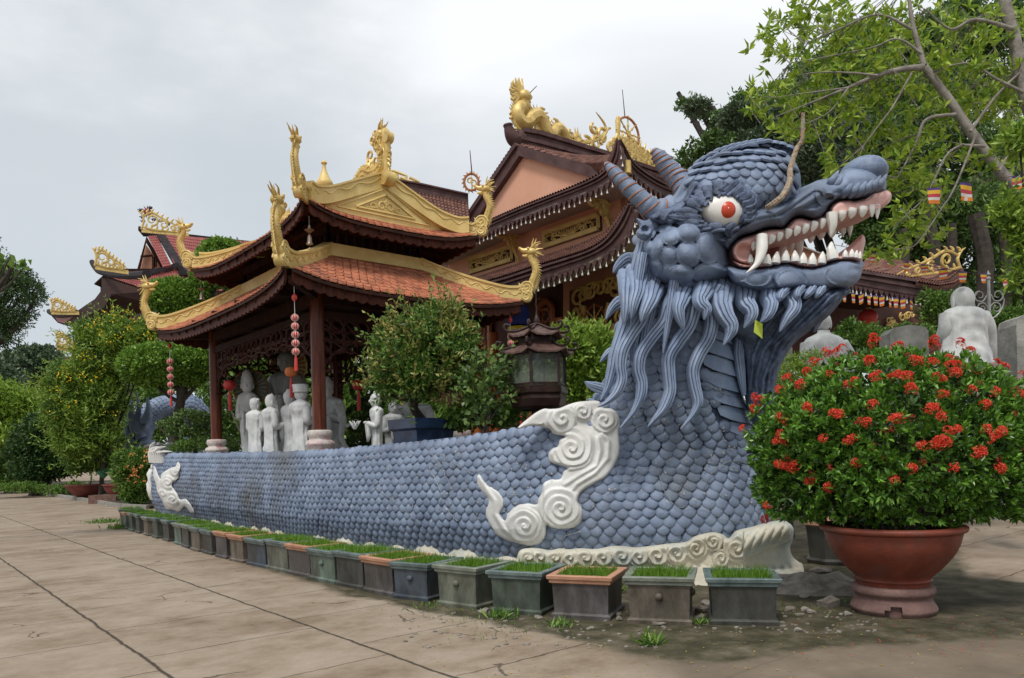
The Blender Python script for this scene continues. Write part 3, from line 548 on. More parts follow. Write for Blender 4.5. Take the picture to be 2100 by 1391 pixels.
def scale_at(mb, c, right, down, nrm, w, h, bulge=.03, tilt=.03, m=None, nseg=10, top=-1.0, jit=.06):
    j = 1 + random.uniform(-jit, jit); w *= j; h *= j; vs = [c + nrm * (bulge + 0.012)]
    for ri, (ro, hh) in enumerate(((.55, .80), (.86, .38), (1.0, .0), (1.0, -.7))):
        for k in range(nseg):
            a = 2 * PI * k / nseg; x, y = math.cos(a), math.sin(a)
            vs.append(c + right * (x * ro * w) + down * (max(y * ro, top) * h) + nrm * (bulge * hh + tilt * (y * ro) + .012 - (0.008 if ri == 3 else 0)))
    fs = [(0, 1 + (k + 1) % nseg, 1 + k) for k in range(nseg)]
    for r in range(3):
        o = 1 + r * nseg; fs += [(o + k, o + (k + 1) % nseg, o + nseg + (k + 1) % nseg, o + nseg + k) for k in range(nseg)]
    mb.add(vs, fs, m)
DOWN = Vector((0, 0, -1))
def put(s, z, r, m=2, bl=1.0):
    hi = s >= SB; z += random.uniform(-.012, .012); s += random.uniform(-.012, .012); s = max(s, SB) if hi else s; p = S(s, z); n, t = Sn(s, z)
    if n.y > 0.35 and s < SB: pass
    d = t.cross(n); d = d if d.z < 0 else -d; rot = random.uniform(-.09, .09)
    t2 = t * math.cos(rot) + d * math.sin(rot); d2 = d * math.cos(rot) - t * math.sin(rot)
    scale_at(mb, p + n * .006, t2, d2, (n + t * random.uniform(-.03, .03)).normalized(), r * 1.05, r * 1.0, .046 * r / .12 * bl, .030 * r / .12, m)
zr = 0.12; k = 0
while zr < 2.02:                                          # wall rows, following the top edge
    s = 0.1 + (.083 if k % 2 else 0)
    while s < SB + .1:
        zt = wpath(s)[2] - .02; z = zr * (zt / 1.78)
        if z < zt - .03: put(s, z, random.uniform(.086, .094))
        s += .165
    zr += .108; k += 1
zr = .12; k = 0
while zr < 4.35:                                          # bow and neck rows
    x, rx, n_, ry = nk(zr); per = (SE - SB) if zr < .5 else None
    L = sum((S(SB + (SE - SB) * (i + 1) / 30, zr) - S(SB + (SE - SB) * i / 30, zr)).length for i in range(30))
    r = .092 - .006 * sstep(1.5, 3.2, zr); nn = int(L / (1.86 * r)); plate0 = .575 - .06 * zr if zr > .3 else .62
    for i in range(nn):
        q = (i + (.5 if k % 2 else 0)) / nn
        if q > plate0 + .03 * math.sin(k): continue
        put(SB + (SE - SB) * q, zr, r, bl=.75 if zr > 2.2 else 1.0)
    zr += .108 * (r / .092); k += 1
body_mb.build('scaled_body', [GREYB, BLUE, BLUEB], dragon, angle=50)
# belly plates up the chest
mb = MB(); zr = .42; 
while zr < 3.9:
    q0, q1 = (.55 - .06 * zr, .93); rows = []
    for e in np.linspace(0, 1, 5):
        row = []
        for u in np.linspace(0, 1, 17):
            s = SB + (SE - SB) * (q0 + (q1 - q0) * u); arch = .16 * math.sin(PI * min(u * 1.05, 1)) ** .6
            z = zr + .22 - e * (.12 + arch) ; p = S(s, z); n, t = Sn(s, z); row.append(p + n * (.022 + .055 * e * math.sin(PI * (0.06 + .94 * u)) ** .4))
        rows.append(row)
    rows.append([p - Vector((0, -.05, -.01)) for p in rows[-1]])
    mb.grid(rows); zr += .21
mb.build('belly_plates', BLUEL, dragon, angle=50)
# --- relief on the body, cloud scrolls
def c3(l): return [(900 + x / 2.625, 780 + y / 2.625) for x, y in l]
def c4(l): return [(200 + x / 2.625, 800 + y / 2.625) for x, y in l]
def c1(l): return [(1200 + x / 2.7814, 200 + y / 2.7814) + tuple(r) for x, y, *r in l]
def c2(l): return [(1200 + x / 3.478, 600 + y / 3.478) + tuple(r) for x, y, *r in l]
def place_on(off, back=.10, default=None, ofs=0):
    cache = {}
    def f(x, y, t, side):
        key = (round(x, 1), round(y, 1))
        if key not in cache: cache[key] = hitD(x, y, None) or (default(x, y) if callable(default) else default)
        D = min(cache[key], 10.02 if x > 1115 else 99)
        if x > 1060: D = 9.97 + (D - 9.97) * float(sstep(862, 905, y))
        D -= off + ofs
        return P(x, y, D - t) if side > 0 else P(x, y, D + back)
    return f
big = c3([(420, 262), (500, 190), (560, 155), (600, 155), (650, 150), (700, 130), (760, 115), (860, 112), (880, 145), (940, 155), (975, 185), (980, 240), (970, 280), (975, 380), (950, 450), (900, 520), (830, 560), (770, 600), (750, 650), (775, 700), (765, 760), (730, 790), (680, 800), (610, 795), (580, 780), (575, 830), (545, 880), (490, 893), (440, 885), (330, 850), (280, 790), (250, 720), (265, 650), (240, 610), (210, 570), (205, 520), (220, 505), (260, 560), (310, 590), (345, 630), (350, 680), (330, 720), (355, 750), (372, 712), (420, 675), (470, 662), (525, 668), (535, 640), (555, 600), (560, 560), (600, 535), (655, 530), (670, 490), (690, 474), (640, 455), (600, 440), (590, 400), (610, 370), (640, 355), (650, 320), (680, 303), (620, 290), (590, 260), (500, 245)])
sp = [(460, 780, 98, 2.6, 1, 0), (655, 690, 118, 3, 1, .3), (715, 365, 125, 3.2, 1, .1), (893, 213, 72, 2, 1, .4), (665, 205, 84, 2, -1, .2), (775, 165, 50, 1.8, 1, 0)]
flow = [c3([(215, 520), (260, 590), (300, 650), (300, 720), (350, 800), (400, 840)]), c3([(700, 620), (740, 560), (840, 500), (910, 420), (915, 330), (880, 290)]), c3([(680, 560), (760, 510), (850, 460), (870, 380), (860, 310)])]
def cloud_t(p, d, sp=sp, flow=flow, conv=c3, k=2.625, T=.05):
    t = T * (1 - (1 - np.clip(d / 7, 0, 1)) ** 2) ** .5; add = np.zeros(len(p))
    for (cx, cy, R, tu, dr, ph) in sp:
        (x, y), = conv([(cx, cy)]); add = np.maximum(add, spiral(p, x, y, R / k, tu, .085, dr, ph))
    for l in flow: dd = polydist(p, l, False); add = np.maximum(add, .035 * np.clip(1 - dd / 7, 0, 1))
    return t + add * np.clip(d / 4, 0, 1)
defD = lambda x, y: 9.9 if x > 1060 else np.interp(x, [300, 400, 645, 870, 1120], [21.9, 19.8, 13.9, 11.6, 10.0])
mb = MB(); relief(mb, big, place_on(.05, .12, defD), cloud_t, 2.2); mb.build('cloud_ornament', WHITE, dragon, angle=60)
left = c4([(430, 388), (445, 405), (440, 450), (430, 480), (405, 500), (405, 525), (430, 560), (445, 590), (480, 590), (522, 655), (500, 660), (470, 628), (440, 655), (400, 642), (370, 640), (345, 590), (322, 550), (312, 500), (288, 440), (288, 402), (308, 410), (322, 445), (338, 478), (345, 452), (375, 430), (400, 418), (420, 412)])
lsp = [(375, 500, 40, 2, 1, 0), (400, 590, 45, 2, 1, .3), (420, 440, 28, 1.5, -1, 0), (350, 560, 30, 1.5, 1, 0)]
mb = MB(); relief(mb, left, place_on(.20, .30, defD), lambda p, d: cloud_t(p, d, lsp, [], c4, 2.625, .04) * 1.6, 1.8); mb.build('cloud_ornament', WHITE, dragon, angle=60)
mb = MB()                                                  # white leaf crest round the stern
for i in range(30):
    s = 0.2 + i * .15; p = S(s, wpath(s)[2]); n, t = Sn(s, 1.6); h = .18 + .16 * math.sin(i * .8) ** 2 + (.22 if s < 3 else 0)
    if s > 4.2: h *= .3
    mb.tube(cat([p - UP * .25 + n * .05, p + n * .09, p + UP * h * .45 + n * .05 + t * .14, p + UP * h * .6 - n * .04 + t * .36], 4), [.13, .13, .125, .12, .11, .11, .10, .09, .075, .06, .05, .03, .01], 7, sq=.4)
for s0 in np.linspace(1.8, 3.6, 10):
    mb.tube([S(s0, .5 + .9 * k / 6) + Sn(s0, 1)[0] * (.05 + .03 * math.sin(k * 2 + s0 * 5)) for k in range(7)], [.02, .07, .06, .08, .06, .07, .02], 6)
mb.build('leaf_crest', WHITE, dragon, angle=60)
# --- foot: row of carved waves
mb = MB(); s = 1.5; i = 0
while s < SB + 2.1:                                        # humps
    amp = .17 + .05 * math.sin(i * 1.7); wdt = .75 + .1 * math.sin(i); n, t = Sn(s, .15); p = S(s, 0)
    for L in range(4):
        r = 1 - L * .2; rows = []
        pr = [(-.62, 0), (-.35, .5), (-.05, .95), (.15, 1), (.33, .8), (.62, .22), (.8, 0)]
        rows = [[p + t * (a * wdt * r) + UP * (b * amp * r * 1.35 + .02) + n * (.02 + .045 * L + q) for a, b in cat(pr, 3)] for q in (-.3, .03, .05)]
        rows.append([Vector((v.x, v.y, -.05)) + n * .05 for v in rows[-1]])
        mb.grid(rows)
    s += wdt * 1.06; i += 1
wv = c3([(420, 960), (438, 915), (490, 903), (540, 905), (600, 915), (650, 905), (700, 910), (760, 905), (850, 908), (930, 893), (1000, 893), (1060, 900), (1130, 893), (1230, 880), (1330, 870), (1370, 843), (1430, 825), (1480, 818), (1530, 830), (1560, 850), (1600, 810), (1680, 790), (1750, 770), (1830, 755), (1880, 765), (1910, 800), (1905, 860), (1892, 900), (1905, 950), (1950, 990), (1990, 1060), (2070, 1120), (2080, 1180), (1960, 1215), (1840, 1212), (1440, 1185), (1300, 1120), (900, 1075), (430, 1010)])
wsp = [(480, 950, 55, 1.6, 1, 0), (545, 955, 55, 1.6, 1, .2), (625, 955, 50, 1.6, 1, 0), (705, 960, 55, 1.6, 1, .4), (790, 955, 55, 1.6, 1, 0), (880, 955, 55, 1.6, 1, .3), (985, 945, 60, 1.8, 1, 0), (1075, 950, 60, 1.8, 1, .3), (1175, 945, 62, 1.8, 1, .1), (1280, 930, 65, 2, 1, 0), (1385, 905, 65, 2.2, 1, .3), (1478, 868, 55, 2, -1, 0), (1605, 905, 78, 2.4, 1, 0), (1430, 1060, 60, 2, 1, 0), (1520, 960, 50, 2, 1, 0), (1960, 1060, 50, 1.5, 1, 0)]
rng = np.random.RandomState(3)
roll = c3([(1600, 905), (1680, 870), (1760, 835), (1860, 805)])
def wave_t(p, d):
    t = .16 * np.sqrt(np.clip(1 - (1 - np.clip(d / 12, 0, 1)) ** 2, 0, 1)); add = np.zeros(len(p))
    for (cx, cy, R, tu, dr, ph) in wsp:
        (x, y), = c3([(cx, cy)]); add = np.maximum(add, spiral(p, x, y, R / 2.625, tu, .12, dr, ph))
    dd = polydist(p, roll, False); x = p[:, 0] * 2.625 - 900 * 2.625; y = (p[:, 1] - 780) * 2.625
    add = np.maximum(add, np.sqrt(np.clip(1 - (dd / 27) ** 2, 0, 1)) * (.30 + .05 * np.abs(np.sin((x * .8 + y * .35) / 11)) ** .6) * (x > 1640))
    yy = np.clip((y - 985) / 60, 0, 1); add += .04 * np.sin((x + 18 * np.sin(y / 45)) / 7.0) * yy * (add < .02)
    return t + add * np.clip(d / 5, 0, 1)
def wave_place(x, y, t, side):
    D = (hitD(x, y, None) or 9.9) if x < 1540 else 9.75 + max(0, (x - 1600)) * .004
    D = min(D, 9.75) - .10; D -= (max(0, y - 1165) / 70 * 1.6 if x > 1380 else 0)
    p = P(x, y, D - t) if side > 0 else P(x, y, max(D + .7, 9.9))
    return Vector((p.x, p.y, max(p.z, -.03)))
relief(mb, wv, wave_place, wave_t, 2.2); mb.build('wave_base', WAVE, dragon, angle=60)
# ---------------- head
DH = 9.95
def JT(x): return np.interp(x, [820, 1000, 1300, 1600, 1746], [.82, .72, .57, .47, .33])
def hplace(x, y, t, side):
    p = P(x, y, DH - t)
    return p if side > 0 else Vector((p.x, 2 * DH - p.y, p.z))
skull = c1([(548, 470), (590, 410), (640, 375), (720, 330), (800, 303), (900, 282), (990, 270), (1090, 290), (1160, 325), (1205, 380), (1228, 440), (1232, 500), (1235, 560), (1200, 620), (1080, 660), (1000, 700), (930, 740), (870, 780), (825, 830), (818, 880), (840, 950), (905, 1000), (915, 1050), (840, 1030), (800, 1050), (720, 1080), (660, 1110), (600, 1138), (540, 1138), (480, 1105), (420, 1080), (375, 1040), (345, 980), (318, 920), (308, 850), (325, 780), (365, 720), (425, 690), (440, 620), (500, 560)])
cheeks = [(485, 790, 68, 60, 0), (590, 775, 75, 62, 0), (475, 905, 72, 68, 0), (590, 895, 78, 85, 0), (700, 860, 80, 105, -10), (785, 855, 85, 110, -10), (545, 1010, 85, 62, 0), (400, 890, 45, 120, 15), (700, 1000, 105, 66, -8), (385, 985, 60, 75, 20), (565, 1090, 115, 48, 0), (345, 850, 42, 65, 0), (880, 1010, 110, 60, 0), (470, 1000, 70, 70, 0), (360, 760, 50, 55, 0), (440, 730, 60, 45, 0)]
def ellz(p, lst, h, conv=c1, k=2.7814, pw=.5):
    out = np.zeros(len(p))
    for i, (cx, cy, rx, ry, an) in enumerate(lst):
        (x, y), = conv([(cx, cy)]); a = math.radians(an); dx, dy = p[:, 0] - x, p[:, 1] - y
        u = (dx * math.cos(a) + dy * math.sin(a)) / (rx / k); v = (-dx * math.sin(a) + dy * math.cos(a)) / (ry / k)
        q = u * u + v * v; z = h * (np.clip(1 - q, 0, 1) ** pw) * (1 + .22 * math.sin(i * 2.3)) + .02 * (q < 1) + .03 * np.exp(-((np.sqrt(q) - .86) / .07) ** 2); out = np.maximum(out, z)
    return out
def ridges(p, lines, amp, w):
    out = np.zeros(len(p))
    for l in lines: dd = polydist(p, l, False); out = np.maximum(out, amp * np.clip(1 - (dd / w) ** 2, 0, 1))
    return out
def skull_t(p, d):
    t = .86 * np.sqrt(np.clip(1 - (1 - np.clip(d / 62, 0, 1)) ** 2, 0, 1))
    (ex, ey), = c1([(775, 650)]); e = np.hypot((p[:, 0] - ex) / 50, (p[:, 1] - ey) / 36)
    y = (p[:, 1] - 200) * 2.7814; t *= 1 - .12 * sstep(820, 1100, y)
    return t + ellz(p, cheeks, .19, pw=.42) * np.clip(d / 5, 0, 1) - .05 * sstep(1.1, .7, e)
HM = []
mb = MB(); sv, st = relief(mb, skull, hplace, skull_t, 2.6); 
def tree_d(v, t):
    def f(x, y): i = np.argmin((v[:, 0] - x) ** 2 + (v[:, 1] - y) ** 2); return t[i]
    return f
skt = tree_d(sv, st)
# overlapping scales over the crown of the head
mb.cur = 1
def hpt(x, y): return P(x, y, DH - skt(x, y))
def skn(x, y, e=6):
    a = hpt(x + e, y) - hpt(x - e, y); b = hpt(x, y - e) - hpt(x, y + e); n = a.cross(b)
    n = n.normalized() if n.length > 1e-6 else Vector((0, -1, 0)); return n if n.y < .3 else -n
crn = np.array(c1([(560, 470), (640, 380), (800, 307), (990, 275), (1150, 325), (1205, 390), (1225, 470), (1222, 560), (1130, 610), (1040, 665), (960, 700), (950, 600), (900, 540), (820, 500), (700, 520), (600, 560)]))
row = 0
for ry in np.arange(285, 720, 37):
    for rx in np.arange(520 + (31 if row % 2 else 0), 1250, 62):
        x0 = rx + (ry - 272) * .12; y0 = ry + ((rx - 950) / 400) ** 2 * 55 + random.uniform(-4, 4)
        (x, y), = c1([(x0, y0)])
        if not inside(np.array([[x, y]]), crn)[0]: continue
        n = skn(x, y); p = hpt(x, y); dn = (Vector((-.25, -.3, -1))); dn = (dn - n * dn.dot(n)).normalized(); rt = dn.cross(n).normalized()
        for sd in (1, -1):
            q = lambda v, s=sd: v if s > 0 else Vector((v.x, -v.y, v.z))
            pp = p if sd > 0 else Vector((p.x, 2 * DH - p.y, p.z)); r_ = random.uniform(.075, .088); scale_at(mb, pp + q(n) * .012, q(rt), q(dn), q(n), r_, r_ * 1.1, .028, .03, nseg=12 if sd > 0 else 8)
    row += 1
for i, x0 in enumerate(np.arange(600, 1130, 40)):          # scales standing along the very top outline
    y0 = np.interp(x0, [548, 640, 720, 800, 900, 990, 1090, 1160, 1205, 1230], [470, 375, 330, 303, 282, 270, 290, 325, 380, 450]); (x, y), = c1([(x0, y0 + 5)])
    n = Vector(((x - 1545) / 130, 0, 1)).normalized(); rt = Vector((n.z, 0, -n.x))
    for dy in ((-.36, -.24, -.12, 0, .12, .24) if x0 < 1000 else (-.12, 0, .1)): p = P(x + (7 if int(dy * 10) % 2 else 0), y, DH); scale_at(mb, p + Vector((0, dy, -dy * dy * .9)), rt, Vector((0, -1, -.35)).normalized(), (n + Vector((0, dy * .8, 0))).normalized(), .085, .09, .03, .03)
mb.cur = 0
mb.build('skull', [BLUE, BLUE], dragon, angle=50)
# snout
snout = c1([(600, 800), (700, 760), (800, 770), (870, 715), (900, 650), (970, 600), (1060, 575), (1150, 555), (1222, 520), (1290, 490), (1330, 472), (1400, 458), (1450, 435), (1480, 410), (1540, 395), (1640, 400), (1700, 430), (1718, 480), (1716, 528), (1690, 537), (1640, 547), (1600, 572), (1540, 587), (1500, 582), (1450, 587), (1405, 612), (1382, 652), (1340, 692), (1290, 698), (1230, 682), (1190, 692), (1160, 722), (1130, 747), (1060, 747), (1000, 762), (950, 782), (880, 802), (840, 850), (820, 880), (760, 860), (680, 850)])
sn_r = [c1([(760, 800), (860, 760), (950, 725), (1040, 705), (1130, 690), (1200, 640), (1280, 590), (1330, 560)]), c1([(830, 815), (920, 765), (1010, 738), (1100, 722), (1160, 690), (1230, 655), (1320, 650), (1380, 610), (1430, 570), (1520, 560), (1620, 545)]),
        c1([(900, 715), (980, 680), (1080, 660), (1160, 620), (1230, 565), (1290, 520)]), c1([(860, 830), (950, 772), (1060, 742), (1140, 735), (1200, 680), (1290, 685), (1370, 650)]), c1([(1290, 510), (1340, 520), (1370, 555), (1400, 560)])]
swirl = (1370, 555, 62, 1.6, 1, .2)
def snout_t(p, d):
    x = (p[:, 0] - 1200) * 2.7814; T = np.interp(x, [600, 850, 1000, 1200, 1400, 1600, 1720], [.84, .96, .84, .70, .58, .50, .30])
    t = T * np.sqrt(np.clip(1 - (1 - np.clip(d / 26, 0, 1)) ** 2, 0, 1)); t += ridges(p, sn_r, .085, 9) * np.clip(d / 4, 0, 1)
    (cx, cy), = c1([(1370, 560)]); t += spiral(p, cx, cy, 62 / 2.7814, 1.4, .10) * np.clip(d / 5, 0, 1)
    (cx, cy), = c1([(1385, 568)]); t -= .14 * sstep(1.0, .3, np.hypot((p[:, 0] - cx) / 15, (p[:, 1] - cy) / 9))
    return t
mb = MB(); nv_, nt_ = relief(mb, snout, hplace, snout_t, 2.4); snt = tree_d(nv_, nt_)
p0 = P(*c1([(1582, 446)])[0], DH); mb.ell(p0, (.285, .40, .225), n=28, k=18)
for i, (x, y) in enumerate([(1500, 560), (1540, 560), (1580, 552), (1620, 540), (1655, 528), (1690, 520), (1470, 545), (1440, 520), (1415, 500)]):   # curls under the nose
    D = DH - .47 - .05 * (i < 6); a, b, c, d = c1([(x - 30, y + 8), (x - 8, y - 25), (x + 14, y - 55), (x + 30, y - 82)])
    mb.tube(cat([P(*a, D + .05), P(*b, D - .04), P(*c, D - .02), P(*d, D + .16)], 4), np.interp(np.linspace(0, 1, 13), [0, .3, 1], [.03, .055, .008]), 7)
mb.build('snout', BLUE, dragon, angle=60)
(nx, ny), = c1([(1388, 566)]); mb = MB(); mb.ell(P(nx, ny, DH - .50), (.085, .035, .05)); mb.build('nostril', mat('nostril_dark', (.01, .012, .02)), dragon)
# lower jaw and throat
jaw = c1([(790, 960), (840, 955), (900, 968), (1000, 968), (1060, 957), (1110, 944), (1160, 939), (1220, 957), (1290, 967), (1340, 957), (1400, 932), (1460, 919), (1530, 919), (1586, 935), (1580, 990), (1562, 1040), (1510, 1082), (1440, 1100), (1300, 1105), (1230, 1100), (1130, 1108), (1050, 1115), (960, 1110), (880, 1090), (820, 1040)])
jl = [(980, 1020, 95, 68, 0), (1180, 1040, 105, 68, 0), (1330, 1030, 130, 72, 0), (1480, 1010, 130, 78, 0), (880, 1000, 80, 60, 0)]
def jaw_t(p, d):
    x = (p[:, 0] - 1200) * 2.7814; y = (p[:, 1] - 200) * 2.7814
    T = np.interp(x, [800, 1000, 1300, 1500, 1586], [.84, .74, .58, .48, .28]); t = T * np.sqrt(np.clip(1 - (1 - np.clip(d / 15, 0, 1)) ** 2, 0, 1))
    t += ellz(p, jl, .10, pw=.6) * np.clip(d / 5, 0, 1); t += .03 * np.abs(np.sin((y - 930) / 17)) * sstep(1480, 1550, x) * np.clip(d / 5, 0, 1)
    return t
mb = MB(); relief(mb, jaw, hplace, jaw_t, 2.6); mb.build('lower_jaw', BLUE, dragon, angle=60)
thr = [(1478, 560), (1560, 575), (1640, 590), (1742, 592), (1730, 612), (1700, 648), (1660, 680), (1628, 706), (1605, 742), (1592, 785), (1585, 835), (1573, 872), (1562, 884), (1550, 865), (1537, 832), (1531, 785), (1526, 740), (1515, 700), (1490, 690), (1440, 700), (1400, 690), (1360, 640), (1340, 600), (1400, 560)]
tl = [[(1735, 600), (1690, 640), (1630, 690), (1590, 750), (1575, 860)], [(1700, 600), (1640, 660), (1590, 710), (1565, 780), (1563, 870)], [(1680, 595), (1610, 660), (1565, 720), (1550, 780), (1556, 860)], [(1640, 595), (1570, 670), (1545, 730), (1538, 800)], [(1715, 600), (1660, 655), (1608, 702), (1580, 760), (1570, 860)]]
def thr_t(p, d):
    T = np.interp(p[:, 1], [560, 640, 720, 880], [.50, .40, .22, .14]) ; t = T * np.sqrt(np.clip(1 - (1 - np.clip(d / 20, 0, 1)) ** 2, 0, 1)); return t + ridges(p, tl, .06, 5) * np.clip(d / 4, 0, 1)
mb = MB(); relief(mb, thr, lambda x, y, t, s: (lambda q: q if s > 0 else Vector((q.x, 2 * (DH - .1) - q.y, q.z)))(P(x, y, DH - .1 - t)), thr_t, 2.6)
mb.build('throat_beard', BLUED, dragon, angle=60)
mb = MB(); relief(mb, [(1664, 640), (1690, 628), (1692, 650), (1684, 664), (1675, 678), (1668, 682), (1663, 668)], lambda x, y, t, s: P(x, y, DH - .15 - t * s), rnd_t(.10, 10), 2.5); mb.build('chin_spur', BLUED, dragon)
# gums
ug = c1([(835, 860), (878, 808), (950, 785), (1000, 765), (1060, 750), (1130, 750), (1160, 725), (1190, 695), (1230, 686), (1290, 701), (1342, 695), (1386, 655), (1408, 615), (1450, 590), (1500, 585), (1540, 590), (1600, 575), (1640, 550), (1690, 540), (1722, 531), (1746, 548), (1746, 580), (1725, 610), (1680, 640), (1600, 655), (1550, 658), (1500, 672), (1440, 690), (1380, 708), (1330, 726), (1280, 745), (1220, 757), (1160, 772), (1110, 792), (1060, 818), (1010, 838), (960, 850), (940, 885), (962, 925), (930, 955), (880, 945), (845, 915)])
def gum_t(T0):
    def f(p, d):
        x = (p[:, 0] - 1200) * 2.7814; T = JT(x) * T0
        (cx, cy), = c1([(900, 880)]); dip = .16 * sstep(1.1, .2, np.hypot((p[:, 0] - cx) / 22, (p[:, 1] - cy) / 20))
        return T * np.sqrt(np.clip(1 - (1 - np.clip(d / 9, 0, 1)) ** 2, 0, 1)) * .45 + T * .55 - dip
    return f
mb = MB(); relief(mb, ug, hplace, gum_t(1.0), 2.6); mb.build('upper_gum', PINK, dragon, angle=60)
lg = c1([(840, 930), (900, 945), (950, 950), (1010, 945), (1060, 938), (1100, 930), (1160, 922), (1220, 938), (1290, 946), (1340, 940), (1390, 920), (1450, 905), (1510, 900), (1560, 905), (1582, 922), (1560, 935), (1500, 925), (1400, 938), (1340, 962), (1290, 972), (1220, 962), (1160, 945), (1100, 952), (1050, 966), (960, 975), (880, 972)])
mb = MB(); relief(mb, lg, hplace, gum_t(1.05), 2.4)
lipw = c1([(1440, 895), (1500, 850), (1550, 805), (1580, 782), (1596, 800), (1598, 830), (1588, 870), (1580, 915), (1540, 930), (1450, 925)])
relief(mb, lipw, lambda x, y, t, s: P(x, y, DH + .12 - t * s), rnd_t(.16, 10), 2.4); mb.build('lower_gum', PINK, dragon, angle=60)
# palate and back of the mouth
mb = MB(); edge = c1([(930, 850), (1010, 832), (1110, 788), (1220, 752), (1330, 722), (1440, 684), (1550, 650), (1680, 632)])
rows = []
for (x, y) in edge:
    a = P(x, y, DH - .45); rows.append([Vector((a.x, DH + q * .45, a.z + .10 * (1 - q * q))) for q in np.linspace(-1, 1, 9)])
mb.slab(rows, (0, 0, .04)); mb.build('palate', PINK, dragon)
mb = MB(); mth = c1([(925, 850), (1010, 832), (1110, 800), (1100, 900), (1060, 950), (960, 960), (935, 900)])
relief(mb, mth, lambda x, y, t, s: P(x, y, DH + .42 - t * s), rnd_t(.02, 5), 4); mb.build('mouth_back', mat('mouth_dark_red', (.16, .04, .035), (.25, .07, .06)), dragon)
# teeth
def tooth(mb, x, y, tx, ty, w, D0, up, sd=1, bend=0, thick=.75):
    (bx, by), (ex, ey) = c1([(x, y), (tx, ty)]); (mx, my) = ((bx + ex) / 2 + bend / 2.7814, (by + ey) / 2); R = w / 2.7814 / F * D0
    pts = [P(bx, by - (-3 if up else 3), D0), P((bx * 3 + ex) / 4 + bend * .2, (by * 3 + ey) / 4, D0), P(mx, my, D0), P((bx + 3 * ex) / 4 + bend * .2, (by + 3 * ey) / 4, D0), P(ex, ey, D0)]
    if sd < 0: pts = [Vector((p.x, 2 * DH - p.y, p.z)) for p in pts]
    pp = cat(pts, 3); k = len(pp); q = np.linspace(0, 1, k); mb.tube(pp, R * .60 * np.interp(q, [0, .2, .55, .85, 1], [1.0, 1, .74, .36, .05]), 10, sq=thick)
up = [(962, 835, 958, 876, 36), (1068, 797, 1050, 840, 44), (1112, 782, 1102, 822, 42), (1162, 764, 1148, 808, 46), (1212, 748, 1196, 793, 46), (1260, 735, 1244, 780, 46), (1310, 722, 1292, 768, 46), (1358, 705, 1348, 752, 42), (1466, 660, 1460, 708, 52), (1523, 645, 1514, 692, 56), (1584, 635, 1578, 686, 56), (1634, 625, 1636, 684, 44), (1666, 622, 1666, 696, 36)]
lo = [(943, 935, 943, 892, 36), (1035, 946, 1046, 893, 56), (1088, 938, 1097, 877, 50), (1142, 928, 1148, 870, 50), (1198, 930, 1196, 872, 50), (1244, 942, 1245, 884, 50), (1295, 948, 1299, 886, 52), (1350, 940, 1356, 878, 50), (1482, 905, 1486, 868, 34), (1520, 905, 1522, 864, 36), (1546, 908, 1550, 870, 28), (1566, 912, 1570, 876, 22)]
def TD(x): return DH - JT(x) * .95
for i, (a, b, c, d, w) in enumerate(up):
    for sd in (1, -1):
        t = MB(); tooth(t, a, b, c, d, w, TD(a), False, sd); t.build('tooth', TOOTH, dragon)
for i, (a, b, c, d, w) in enumerate(lo):
    for sd in ((1, -1) if a < 1500 else (1,)):
        t = MB(); tooth(t, a, b, c, d, w, TD(a) - .01, True, sd); t.build('tooth', TOOTH, dragon)
for (a, b, c, d, w, u, bd) in [(1406, 668, 1400, 795, 66, False, 8), (1415, 915, 1406, 822, 68, True, -8)]:
    for sd in (1, -1): t = MB(); tooth(t, a, b, c, d, w, TD(a) - .04, u, sd, bd); t.build('fang', TOOTH, dragon)
for sd in (1, -1):
    pts = [(1006, 790), (1008, 850), (1000, 900), (975, 955), (918, 1002)]; pp = cat([P(*c1([q])[0], DH - .80 - .03 * i) for i, q in enumerate(pts)], 4)
    if sd < 0: pp = [(p[0], 2 * DH - p[1], p[2]) for p in pp]
    t = MB(); t.tube(pp, np.interp(np.linspace(0, 1, 17), [0, .3, .6, 1], [.072, .072, .052, .004]), 10); t.build('fang', TOOTH, dragon)
